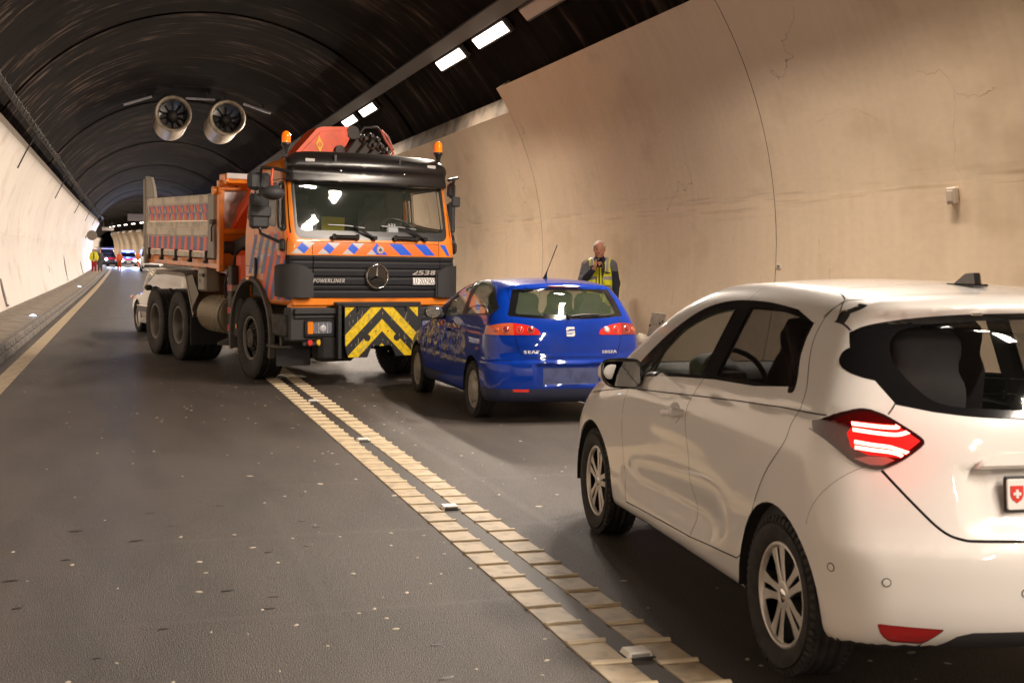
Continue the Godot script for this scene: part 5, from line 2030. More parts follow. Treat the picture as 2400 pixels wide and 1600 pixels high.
	part("roof_aerial", Buf.new().prism(fin, -0.02, 0.02, ft, 0.012).box(sh.on_top(0.09, 0.0) + Vector3(0, 0.002, 0), Vector3(0.075, 0.012, 0.2), 0.005), M["gloss_black"], o)
	# spoiler light, washer nozzle
	part("washer_nozzle", Buf.new().box(sh.on_end(0.22, 1.435, false) + Vector3(0, 0.01, 0.005), Vector3(0.05, 0.012, 0.03), 0.004), M["chrome"], o)
	# plate, handle, badge
	var pc := sh.on_end(0.0, 0.81, false) + Vector3(0, 0, 0.012)
	var px := facing(pc, Vector3(0, 0.12, 1).normalized())
	var pn := group("number_plate", o)
	part("plate_holder", Buf.new().box(px * Vector3(0, 0, -0.002), Vector3(0.51, 0.13, 0.016), 0.006, px.basis), M["plastic"], pn)
	part("plate", Buf.new().prism(rrect(-0.25, -0.055, 0.25, 0.055, 0.01), 0.006, 0.012, px, 0.002), M["plate_white"], pn)
	swiss_shield(pn, px.translated_local(Vector3(-0.212, 0.0, 0.012)), 0.062)
	var hd := rounded(vs([-0.36, 0.0, -0.345, 0.03, -0.26, 0.062, -0.1, 0.075, 0.1, 0.075, 0.26, 0.062, 0.345, 0.03, 0.36, 0.0]), 0.02)
	var hx := facing(sh.on_end(0.0, 0.895, false) + Vector3(0, 0.0, -0.005), Vector3(0, 0.22, 1).normalized())
	part("tailgate_grip", Buf.new().prism(hd, -0.02, 0.035, hx, 0.012, true), paint, o)
	for q in [Vector2(0.70, 0.504), Vector2(0.224, 0.475), Vector2(-0.224, 0.475), Vector2(-0.70, 0.504)]:
		var p := sh.on_end(q.x, q.y, false)
		var nn := sh.normal(p)
		var sx := facing(p, nn)
		part("parking_sensor", Buf.new().prism(disc(Vector2.ZERO, 0.013, 20), -0.004, 0.0015, sx, 0.001), paint, o)
		part("sensor_ring", Buf.new().lathe([Vector2(0.0165, -0.003), Vector2(0.0165, 0.0008), Vector2(0.0125, 0.0008)], 20, Transform3D(Basis(sx.basis.x, sx.basis.z, -sx.basis.y), p)), M["seam"], o)
	var p5 := sh.on_side(-0.43, 0.53, true)
	var n5 := facing(p5, sh.normal(p5))
	part("parking_sensor", Buf.new().prism(disc(Vector2.ZERO, 0.013, 20), -0.004, 0.0015, n5, 0.001), paint, o)
	part("sensor_ring", Buf.new().lathe([Vector2(0.0165, -0.003), Vector2(0.0165, 0.0008), Vector2(0.0125, 0.0008)], 20, Transform3D(Basis(n5.basis.x, n5.basis.z, -n5.basis.y), p5)), M["seam"], o)
	for g in [true, false]:
		var hp := sh.on_side(1.18, 0.897, g)
		var hn := sh.normal(hp)
		var q := facing(hp, hn)
		var dirx := 1.0 if g else -1.0
		var b := Blob.new().bone(q * Vector3(-0.10 * dirx, -0.012, 0.0), q * Vector3(-0.06 * dirx, -0.006, 0.036), 0.014, 0.014, 0.02).bone(q * Vector3(-0.06 * dirx, -0.006, 0.036), q * Vector3(0.08 * dirx, 0.008, 0.036), 0.015, 0.017, 0.02, Vector3(1, 1.15, 1)).bone(q * Vector3(0.08 * dirx, 0.008, 0.036), q * Vector3(0.105 * dirx, 0.01, 0.0), 0.017, 0.018, 0.02)
		part("door_handle", b.build(0.006), M["chrome"] if false else paint, o)
		part("handle_hollow", Buf.new().prism(disc(Vector2(0.0, 0.0), 0.07, 24, 0.05), -0.004, 0.0012, q), paint, o)
		# mirror
		var mx := -1.0 if g else 1.0
		var mr := group("door_mirror", o)
		var mp := Vector3(mx * 0.955, 1.032, -1.765)
		var mb := Blob.new().bone(mp + Vector3(mx * -0.045, 0, -0.03), mp + Vector3(mx * 0.05, 0.01, -0.03), 0.078, 0.066, 0.05, Vector3(1.05, 0.98, 0.9)).build(0.012)
		c = knife(mb, "rear", rrect(-2, 0, 2, 3, 0.1), 0.0)
		# flatten the back of the housing where the glass sits
		for k in mb.v.size():
			if mb.v[k].z > -1.748:
				mb.v[k].z = -1.748
				mb.n[k] = Vector3(0, 0, 1)
		part("mirror_housing", mb, paint, mr)
		var go := PackedVector2Array()
		for e in rounded(vs([-0.105, 0.012, -0.098, 0.066, 0.0, 0.074, 0.095, 0.066, 0.098, -0.05, 0.075, -0.072, -0.06, -0.066, -0.095, -0.035]), 0.03):
			go.append(Vector2(e.x * -mx if mx > 0 else e.x, e.y))
		part("mirror_bezel", Buf.new().prism(Geometry2D.offset_polygon(go, 0.010)[0], 0.0, 0.008, Transform3D(Basis(Vector3.UP, mx * 0.12), mp + Vector3(0, 0.004, 0.012)), 0.004), M["gloss_black"], mr)
		part("mirror_glass", Buf.new().prism(go, 0.008, 0.0105, Transform3D(Basis(Vector3.UP, mx * 0.12) * Basis(Vector3.RIGHT, -0.04), mp + Vector3(0, 0.004, 0.012)), 0.001), M["mirror_glass"], mr)
		part("mirror_arm", Blob.new().bone(mp + Vector3(mx * -0.05, -0.06, -0.02), Vector3(mx * 0.82, 1.0, -1.80), 0.03, 0.035, 0.02, Vector3(1, 0.7, 1)).build(0.012), M["trim"], mr)
	# wheels
	for q in [[0.0, true], [0.0, false], [2.588, true], [2.588, false]]:
		var sx := -1.0 if q[1] else 1.0
		wheel(o, Vector3(sx * 0.755, 0.311, -q[0]), 0.311, 0.195, 0.208, sx, "spoked", 0.0, 0.35 + q[0] * 0.3)
	well(o, Vector3(0, 0.318, 0), 0.361, 0.5, 0.86)
	well(o, Vector3(0, 0.318, -2.588), 0.361, 0.5, 0.855)
	# cabin
	part("cabin_floor", Buf.new().box(Vector3(0, 0.40, -1.05), Vector3(1.42, 0.3, 2.9), 0.05), M["interior"], o)
	part("dashboard", Blob.new().bone(Vector3(-0.6, 0.93, -2.05), Vector3(0.6, 0.93, -2.05), 0.14, 0.14, 0.05, Vector3(1, 1, 1.6)).build(0.05), mat("dash_grey", lin(0.10, 0.11, 0.105), 0.7), o)
	part("binnacle", Blob.new().bone(Vector3(-0.37, 1.06, -1.95), Vector3(-0.37, 1.03, -1.80), 0.10, 0.09, 0.03, Vector3(1.3, 0.7, 1)).build(0.025), M["dash_grey"], o)
	var swx := Transform3D(Basis(Vector3.RIGHT, 1.15), Vector3(-0.37, 1.0, -1.62))
	var ring := []
	for k in 25:
		ring.append(swx * Vector3(cos(TAU * k / 24) * 0.18, 0, sin(TAU * k / 24) * 0.18))
	part("steering_wheel", Buf.new().tube(ring, 0.015, 8, false).box(swx * Vector3.ZERO, Vector3(0.16, 0.05, 0.12), 0.02, swx.basis).box(swx * Vector3.ZERO, Vector3(0.34, 0.015, 0.04), 0.005, swx.basis), M["interior"], o)
	for q in [[-0.36, -1.02], [0.36, -1.02]]:
		seat(o, Vector3(q[0], 0.5, q[1]), 0.52, M["seat_cloth"])
	seat(o, Vector3(-0.33, 0.5, -0.12), 0.6, M["seat_cloth"], "rear_seat")
	seat(o, Vector3(0.33, 0.5, -0.12), 0.6, M["seat_cloth"], "rear_seat")
	part("parcel_shelf", Buf.new().box(Vector3(0, 1.0, 0.25), Vector3(1.1, 0.03, 0.42), 0.01), M["interior"], o)
	# tailgate shell behind the painted skin
	for g in [-1.0, 1.0]:
		part("door_panel", Buf.new().box(Vector3(g * 0.78, 0.72, -1.1), Vector3(0.06, 0.5, 2.2), 0.02), M["interior"], o)

# ------------------------------------------------------------------ the blue hatchback
func build_blue_car() -> void:
	var sh := Shell.new()
	sh.u0 = -0.85; sh.u1 = 3.4; sh.w0 = 0.1; sh.w1 = 1.55; sh.vmax = 0.90
	sh.cell = 0.032
	sh.tc = 0.11; sh.rc = 0.16; sh.rc4 = 0.10; sh.fc = 0.4
	sh.k1 = 0.13; sh.kr = 0.12; sh.k2 = 0.2; sh.k3 = 0.07
	var us := [-0.75, -0.4, 0.0, 0.5, 1.1, 1.7, 2.1, 2.5, 2.9, 3.3]
	var ws := [0.15, 0.3, 0.5, 0.7, 0.88, 0.98, 1.2, 1.36, 1.5]
	var rows := [
		[0.72, 0.78, 0.80, 0.80, 0.78, 0.75, 0.65, 0.56, 0.48],
		[0.78, 0.82, 0.838, 0.842, 0.828, 0.80, 0.695, 0.60, 0.52],
		[0.79, 0.83, 0.848, 0.85, 0.835, 0.805, 0.71, 0.625, 0.55],
		[0.78, 0.825, 0.838, 0.846, 0.836, 0.805, 0.71, 0.635, 0.57],
		[0.78, 0.822, 0.832, 0.842, 0.834, 0.80, 0.705, 0.63, 0.57],
		[0.78, 0.822, 0.836, 0.842, 0.826, 0.785, 0.68, 0.60, 0.55],
		[0.78, 0.825, 0.842, 0.842, 0.80, 0.74, 0.63, 0.56, 0.5],
		[0.78, 0.83, 0.845, 0.835, 0.74, 0.66, 0.56, 0.5, 0.46],
		[0.72, 0.78, 0.80, 0.75, 0.62, 0.55, 0.48, 0.44, 0.4],
		[0.60, 0.66, 0.66, 0.58, 0.48, 0.44, 0.4, 0.36, 0.33]]
	var dent := noise(2.4, 5, FastNoiseLite.TYPE_SIMPLEX_SMOOTH, 2)
	sh.mods = func(u: float, v: float, w: float) -> float:
		var g := 0.0
		if u < -0.3 and w < 0.64:      # bumper stands out, with a hollow for the plate
			g -= 0.018 * smoothstep(0.645, 0.60, w)
			g += 0.020 * smoothstep(0.40, 0.355, absf(v)) * smoothstep(0.375, 0.40, w) * smoothstep(0.60, 0.575, w)
		if absf(v) > 0.55 and w > 0.55 and w < 0.62 and u > -0.1:
			g += 0.006 * smoothstep(0.03, 0.0, absf(w - 0.58))
		if v > 0.5 and u > 0.25 and u < 3.0 and w > 0.5 and w < 0.98:   # crumpled left side
			var a := smoothstep(0.25, 0.7, u) * smoothstep(3.0, 2.2, u) * smoothstep(0.5, 0.62, w) * smoothstep(0.98, 0.85, w)
			g += a * (0.010 + 0.020 * dent.get_noise_2d(u * 1.6 + 3.0, w * 2.6) + 0.012 * dent.get_noise_2d(u * 5.0, w * 4.0))
		if u < -0.2 and w > 0.9 and w < 0.99:
			g += 0.006 * smoothstep(0.05, 0.0, absf(w - 0.955)) * 0.0
		return g
	sh.hasmod = true
	sh.setup(us, ws, rows,
		[[-0.85, -0.5, -0.35, -0.05, 0.3, 0.7, 1.05, 1.4, 1.8, 2.1, 2.3, 2.7, 3.0, 3.3], [1.36, 1.395, 1.412, 1.442, 1.452, 1.445, 1.41, 1.315, 1.14, 1.0, 0.95, 0.87, 0.78, 0.62]],
		[[-0.85, -0.5, 0.3, 2.0, 3.0, 3.3], [0.24, 0.225, 0.215, 0.205, 0.19, 0.22]],
		[[0.15, 0.25, 0.36, 0.55, 0.66, 0.70, 0.80, 0.92, 1.02, 1.07, 1.2, 1.33, 1.355, 1.40, 1.5], [-0.64, -0.70, -0.72, -0.72, -0.705, -0.695, -0.685, -0.66, -0.625, -0.60, -0.52, -0.435, -0.47, -0.49, -0.47]],
		[[0.15, 0.3, 0.5, 0.65, 0.8], [3.18, 3.25, 3.24, 3.17, 2.95]])
	var o := thing("blue_hatchback", "dark blue hatchback wedged against the truck's front corner", "car", Vector3(4.267, 0, -12.339), 0.0136)
	var paint := mat("blue_paint", lin(0.002, 0.033, 0.31), 0.35, 0.0, 1.0)
	paint.metallic_specular = 0.15
	worn(paint, 0.35, 0.9, 43)
	paint.rim_enabled = false
	var s := sh.build()
	var arch: PackedVector2Array = Geometry2D.merge_polygons(disc(Vector2(0.0, 0.30), 0.345, 40), PackedVector2Array([Vector2(-0.335, 0.0), Vector2(0.335, 0.0), Vector2(0.345, 0.28), Vector2(-0.345, 0.28)]))[0]
	var arch2 := PackedVector2Array()
	for p in arch:
		arch2.append(p + Vector2(2.46, 0))
	s = side2(s, arch)[1]
	s = side2(s, arch2)[1]
	# side glass
	var fr := PackedVector2Array([Vector2(1.55, 0.985)])
	fr.append_array(curve(vs([1.45, 1.025, 1.345, 1.182, 1.16, 1.334, 0.95, 1.395, 0.69, 1.418, 0.54, 1.424, 0.25, 1.402, -0.04, 1.348, -0.27, 1.255, -0.42, 1.16]), false, 4))
	fr.append_array(curve(vs([-0.42, 1.125, -0.36, 1.082, -0.25, 1.072]), false, 3))
	fr.append_array(PackedVector2Array([Vector2(0.54, 1.036), Vector2(1.1, 1.0)]))
	var c := side2(s, fr)
	s = c[1]
	var frame_: Buf = c[0]
	var g1 := curve(vs([1.36, 1.03, 1.30, 1.165, 1.13, 1.312, 0.94, 1.370, 0.72, 1.396]), false, 4)
	g1.append_array(PackedVector2Array([Vector2(0.635, 1.04), Vector2(1.0, 1.018)]))
	c = side2(frame_, g1)
	frame_ = c[1]
	var pf: Buf = c[0]
	var g2 := curve(vs([0.60, 1.398, 0.25, 1.376, -0.03, 1.322, -0.24, 1.235, -0.355, 1.15, -0.33, 1.10, -0.25, 1.092]), false, 4)
	g2.append(Vector2(0.515, 1.052))
	c = side2(frame_, g2)
	frame_ = c[1]
	var pr: Buf = c[0]
	# rear window
	var rw := PackedVector2Array([Vector2(0.0, 1.352), Vector2(0.30, 1.349), Vector2(0.505, 1.342), Vector2(0.53, 1.335), Vector2(0.57, 1.24), Vector2(0.622, 1.088), Vector2(0.61, 1.074), Vector2(0.41, 1.058), Vector2(0.2, 1.049), Vector2(0.0, 1.046)])
	var rwf := rw.duplicate()
	rwf.append_array(mirror_pts(rw))
	c = knife(s, "rear", rwf, 0.05)
	s = c[1]
	var screen: Buf = c[0]
	var gl := PackedVector2Array([Vector2(0.0, 1.335), Vector2(0.28, 1.332)])
	gl.append_array(rounded(vs([0.46, 1.327, 0.548, 1.098, 0.25, 1.082]), 0.03))
	gl.append(Vector2(0.0, 1.080))
	var glf := gl.duplicate()
	glf.append_array(mirror_pts(gl))
	c = knife(screen, "rear", glf, 0.0)
	var pane: Buf = c[0]
	screen = c[1]
	var wsf := curve(vs([0.0, 1.40, 0.35, 1.385, 0.50, 1.34, 0.62, 1.18, 0.68, 1.02, 0.66, 0.975, 0.4, 0.955, 0.0, 0.95]), false, 4)
	var wsm := wsf.duplicate()
	wsm.append_array(mirror_pts(wsf))
	c = knife(s, "front", wsm, 0.2)
	s = c[1]
	var wscreen: Buf = c[0]
	# tail lights, split by the tailgate line
	var tl := curve(vs([0.318, 0.896, 0.324, 0.918, 0.352, 0.95, 0.44, 0.984, 0.58, 1.004, 0.70, 0.998, 0.80, 0.972]), false, 4)
	tl.append_array(PackedVector2Array([Vector2(0.86, 0.955), Vector2(0.86, 0.885), Vector2(0.80, 0.886), Vector2(0.55, 0.888), Vector2(0.34, 0.890)]))
	c = end2(s, "rear", tl)
	var tails := [c[0], c[1]]
	s = c[2]
	var tip := PackedVector2Array([Vector2(-0.7, 0.86), Vector2(-0.7, 1.0), Vector2(-0.50, 0.982), Vector2(-0.455, 0.968), Vector2(-0.46, 0.89)])
	for k in 2:
		c = knife(s, "left" if k == 0 else "right", tip, 0.35)
		# only the strip at lamp height
		var keep := Buf.new()
		for q in range(0, c[0].v.size(), 3):
			var m: Vector3 = (c[0].v[q] + c[0].v[q + 1] + c[0].v[q + 2]) / 3.0
			var t: Buf = tails[k] if m.y > 0.886 and m.y < 0.99 else c[1]
			for e in 3:
				t.v.append(c[0].v[q + e]); t.n.append(c[0].n[q + e])
		s = c[1]
	var rf := rrect(0.45, 0.322, 0.605, 0.349, 0.004)
	c = end2(s, "rear", rf)
	var refl := [c[0], c[1]]
	s = c[2]
	# dark lower bumper
	c = knife(s, "rear", PackedVector2Array([Vector2(-0.95, 0.1), Vector2(0.95, 0.1), Vector2(0.95, 0.352), Vector2(-0.95, 0.352)]), 0.0)
	s = c[1]
	var low: Buf = c[0]
	# the empty, dusty number plate field
	c = knife(s, "rear", rrect(-0.30, 0.395, 0.30, 0.565, 0.01), 0.0)
	s = c[1]
	var dusty: Buf = c[0]
	var seams := Buf.new()
	for q in [[PackedVector2Array([Vector2(0.60, 1.035), Vector2(0.70, 0.96), Vector2(0.76, 0.80), Vector2(0.83, 0.627), Vector2(0.868, 0.477), Vector2(0.875, 0.26)]), 0.007],
			[PackedVector2Array([Vector2(1.9, 0.97), Vector2(2.0, 0.85), Vector2(2.02, 0.5), Vector2(1.98, 0.28)]), 0.006],
			[PackedVector2Array([Vector2(0.875, 0.262), Vector2(1.98, 0.255)]), 0.006],
			[PackedVector2Array([Vector2(-0.345, 0.62), Vector2(-0.52, 0.625), Vector2(-0.64, 0.63)]), 0.005]]:
		c = side2(s, strip(q[0], q[1]))
		seams.add(c[0]); s = c[1]
	var gate := curve(vs([0.582, 1.10, 0.592, 1.066, 0.585, 0.98, 0.575, 0.885, 0.548, 0.773, 0.522, 0.705, 0.48, 0.672, 0.40, 0.668, 0.0, 0.670]), false, 4)
	for e in [gate, mirror_pts(gate)]:
		c = knife(s, "rear", strip(e, 0.007)); seams.add(c[0]); s = c[1]
	for e in [PackedVector2Array([Vector2(0.85, 0.630), Vector2(0.6, 0.642), Vector2(0.415, 0.650), Vector2(0.0, 0.652)])]:
		for e2 in [e, mirror_pts(e)]:
			c = knife(s, "rear", strip(e2, 0.004)); seams.add(c[0]); s = c[1]
	var sp := PackedVector2Array([Vector2(0.566, 1.39), Vector2(0.578, 1.2), Vector2(0.588, 1.11)])
	for e in [sp, mirror_pts(sp)]:
		c = knife(s, "rear", strip(e, 0.005), 0.02); seams.add(c[0]); s = c[1]
	c = split_under(s)
	part("underside", c[0], M["under"], o)
	s = c[1]
	part("body", s, paint, o)
	part("shut_lines", seams.lift(-0.005), M["seam"], o)
	part("interior_lining", lining(s, 0.8).add(lining(frame_, 0.5, 0.02)).add(lining(screen, 0.5, 0.015)), mat("liner_grey", lin(0.16, 0.165, 0.15), 0.85), o)
	part_each("window_frame", frame_.lift(-0.002), M["trim"], o)
	part_each("door_window", pf.lift(-0.004), M["window_glass"], o)
	part_each("side_window", pr.lift(-0.004), M["window_glass"], o)
	part("tailgate_window", pane.lift(-0.002), M["window_glass"], o)
	part_each("tailgate_window_surround", screen.lift(-0.002), M["gloss_black"], o)
	part("windscreen", wscreen.lift(-0.004), M["window_glass"], o)
	part("lower_bumper", low.lift(0.003), mat("bumper_dark", lin(0.016, 0.02, 0.05), 0.6), o)
	part("plate_field", dusty.lift(-0.004), worn(mat("dusty_blue", lin(0.07, 0.09, 0.22), 0.7), 1.2, 0.85, 44), o, "bare dusty field where a number plate was")
	# lamps
	var amber := mat("lamp_amber", lin(0.55, 0.10, 0.035), 0.08, 0.0, 1.0)
	var red := mat("lamp_red", lin(0.62, 0.022, 0.015), 0.06, 0.0, 1.0)
	var deep := mat("lamp_deep", lin(0.25, 0.02, 0.018), 0.05, 0.0, 1.0)
	var clear: Material = M["lamp_clear"]
	var ringm := mat("lamp_ring", lin(0.60, 0.22, 0.18), 0.1, 0.3, 1.0)
	for k in 2:
		var g := 1.0 if k == 0 else -1.0
		var lamp := group("tail_light", o)
		var outer := PackedVector2Array([Vector2(0.585, 0.8), Vector2(0.585, 1.1), Vector2(0.95, 1.1), Vector2(0.95, 0.8)])
		c = knife(tails[k], "rear", outer if k == 0 else mirror_pts(outer), -0.5)
		part_each("amber_lens", c[0].lift(0.005).skirt(0.012), amber if k == 0 else deep, lamp)
		part_each("red_lens", c[1].lift(0.005).skirt(0.012), red, lamp)
		for q in [[0.655, 0.037, deep], [0.742, 0.024, amber], [0.520, 0.034, red if k == 0 else red], [0.412, 0.034, deep if k == 0 else clear]]:
			var p := sh.on_end(g * q[0], 0.942 if q[0] < 0.7 else 0.938, false)
			var nn := sh.normal(p)
			var fx := facing(p + nn * 0.006, nn)
			var tx := Transform3D(Basis(fx.basis.x, fx.basis.z, -fx.basis.y), fx.origin)
			part("bulb_ring", Buf.new().lathe([Vector2(q[1] * 1.12, -0.004), Vector2(q[1] * 1.06, 0.003), Vector2(q[1] * 0.94, 0.003), Vector2(q[1] * 0.9, -0.002)], 24, tx, true), ringm, lamp)
			part("bulb_lens", Buf.new().lathe([Vector2(q[1] * 0.93, -0.003), Vector2(q[1] * 0.7, 0.004), Vector2(q[1] * 0.35, 0.008), Vector2(0.0, 0.009)], 20, tx, true), q[2], lamp)
		part("reflector", refl[k].lift(0.004).skirt(0.006), mat("reflector_red", lin(0.75, 0.03, 0.02), 0.15, 0.0, 1.0) if k == 0 else M["reflector_red"], o)
	# third brake light under the spoiler lip
	part("brake_light", Buf.new().box(sh.on_end(0.05, 1.372, false) + Vector3(0.05, 0, 0.002), Vector3(0.34, 0.022, 0.012), 0.004), mat("brake_dark", lin(0.10, 0.008, 0.012), 0.15, 0.0, 1.0), o)
	# badge: a split letter of slanting bars
	var ep := sh.on_end(-0.0, 0.922, false)
	var ex := facing(ep, sh.normal(ep))
	var eb := Buf.new()
	eb.prism(rounded(vs([-0.046, 0.006, -0.046, 0.036, -0.03, 0.05, 0.046, 0.05, 0.046, 0.026, -0.012, 0.026, -0.012, 0.022]), 0.008, 3), 0.0, 0.007, ex, 0.001)
	eb.prism(rounded(vs([0.046, -0.008, 0.046, -0.036, 0.03, -0.05, -0.046, -0.05, -0.046, -0.026, 0.012, -0.026, 0.012, -0.022]), 0.008, 3), 0.0, 0.007, ex, 0.001)
	for q in 2:
		eb.prism(PackedVector2Array([Vector2(-0.046, 0.0 - q * 0.013), Vector2(-0.046, -0.008 - q * 0.013), Vector2(0.046, -0.008 + 0.005 - q * 0.011), Vector2(0.046, 0.004 - q * 0.011 + 0.012)]) if false else PackedVector2Array([Vector2(-0.046, 0.001 - q * 0.013), Vector2(0.046, -0.017 + 0.026 - q * 0.013 + 0.004), Vector2(0.046, -0.017 + 0.018 - q * 0.013 + 0.002), Vector2(-0.046, -0.008 - q * 0.013)]), 0.0, 0.007, ex, 0.0005)
	part("badge", eb, mat("badge_silver", lin(0.62, 0.62, 0.64), 0.35, 0.3), o)
	for q in [["SEAT", 0.413, 0.719, 0.030, 1.75], ["IBIZA", -0.43, 0.717, 0.028, 1.75]]:
		var p := sh.on_end(q[1], q[2], false)
		words("lettering", q[0], q[3], M["badge_silver"], o, facing(p + sh.normal(p) * 0.001, sh.normal(p)) * Transform3D(Basis(), Vector3(0, -0.0, 0)), 700, 0.0, q[4], 0.005)
	# rear wiper
	var wa := sh.on_end(0.0, 1.075, false) + Vector3(0, 0.0, 0.012)
	var wb := sh.on_end(-0.34, 1.092, false) + Vector3(0, 0, 0.014)
	var wi := group("rear_wiper", o)
	part("wiper_arm", Buf.new().tube([wa, wa.lerp(wb, 0.5) + Vector3(0, 0.010, 0.006), wb], 0.008, 6).lathe([Vector2(0.024, -0.02), Vector2(0.02, 0.018), Vector2(0.0, 0.024)], 14, Transform3D(Basis(Vector3(1, 0, 0), Vector3(0, 0, 1), Vector3(0, -1, 0)), wa)), M["trim"], wi)
	part("wiper_blade", Buf.new().tube([sh.on_end(-0.13, 1.068, false) + Vector3(0, 0, 0.006), sh.on_end(-0.48, 1.085, false) + Vector3(0, 0, 0.006)], 0.007, 6), M["trim"], wi)
	# aerial
	var a0 := sh.on_top(0.13, 0.0)
	part("roof_aerial", Buf.new().lathe([Vector2(0.03, -0.01), Vector2(0.022, 0.012), Vector2(0.012, 0.05), Vector2(0.0065, 0.09)], 12, Transform3D(Basis(Vector3.RIGHT, 0.62), a0), true).tube([a0 + Vector3(0, 0.06, 0.045), Vector3(0.0, 1.80, 0.23)], 0.0055, 6), M["trim"], o)
	# tow eye, exhaust
	part("exhaust", Buf.new().lathe([Vector2(0.03, 0.0), Vector2(0.032, 0.16)], 14, Transform3D(Basis(Vector3(1, 0, 0), Vector3(0, 0, 1), Vector3(0, -1, 0)), Vector3(0.42, 0.21, 0.5))).box(Vector3(0.42, 0.22, 0.36), Vector3(0.34, 0.12, 0.4), 0.05), M["under"], o)
	for g in [-1.0, 1.0]:
		var mr := group("door_mirror", o)
		var mp := Vector3(g * 0.93, 1.035, -1.30)
		part("mirror_housing", Blob.new().bone(mp + Vector3(g * -0.04, 0, 0), mp + Vector3(g * 0.05, 0.005, 0), 0.075, 0.062, 0.04, Vector3(1, 1, 0.8)).bone(mp + Vector3(g * -0.05, -0.04, 0), Vector3(g * 0.80, 0.99, -1.33), 0.03, 0.03, 0.03).build(0.014), M["plastic"], mr)
		part("mirror_glass", Buf.new().prism(disc(Vector2.ZERO, 0.082, 24, 0.062), 0.05, 0.062, Transform3D(Basis(Vector3.UP, g * 0.25), mp + Vector3(0, 0, 0.01)), 0.003), M["mirror_glass"], mr)
		var hp := sh.on_side(0.98, 0.86, g < 0)
		var q := facing(hp, sh.normal(hp))
		part("door_handle", Blob.new().bone(q * Vector3(-0.09, 0, 0.005), q * Vector3(0.09, 0, 0.005), 0.02, 0.02, 0.02, Vector3(1, 0.9, 1)).build(0.01), paint, o)
	for q in [[0.0, true], [0.0, false], [2.46, true], [2.46, false]]:
		var sx := -1.0 if q[1] else 1.0
		wheel(o, Vector3(sx * 0.745, 0.289, -q[0]), 0.289, 0.185, 0.195, sx, "covered", 0.0, 0.2 + q[0])
	well(o, Vector3(0, 0.30, 0), 0.344, 0.5, 0.835)
	well(o, Vector3(0, 0.30, -2.46), 0.344, 0.5, 0.83)
	part("cabin_floor", Buf.new().box(Vector3(0, 0.38, -1.0), Vector3(1.4, 0.3, 2.6), 0.05), M["interior"], o)
	part("parcel_shelf", Buf.new().box(Vector3(0, 0.96, 0.2), Vector3(1.05, 0.03, 0.38), 0.01), M["interior"], o)
	part("dashboard", Blob.new().bone(Vector3(-0.58, 0.88, -1.75), Vector3(0.58, 0.88, -1.75), 0.13, 0.13, 0.05, Vector3(1, 1, 1.6)).build(0.05), M["interior"], o)
	var ring := []
	var swx := Transform3D(Basis(Vector3.RIGHT, 1.15), Vector3(-0.35, 0.95, -1.32))
	for k in 21:
		ring.append(swx * Vector3(cos(TAU * k / 20) * 0.18, 0, sin(TAU * k / 20) * 0.18))
	part("steering_wheel", Buf.new().tube(ring, 0.014, 6, false).box(swx * Vector3.ZERO, Vector3(0.3, 0.03, 0.1), 0.01, swx.basis), M["interior"], o)
	for q in [[-0.34, -0.85, "seat"], [0.34, -0.85, "seat"], [-0.36, 0.0, "rear_seat"], [0.34, 0.0, "rear_seat"]]:
		seat(o, Vector3(q[0], 0.42, q[1]), 0.5, M["seat_cloth"], q[2])

# ------------------------------------------------------------------ the recovery truck
func tk(u: float, v: float, w: float) -> Vector3:
	return Vector3(-v, w, -u)

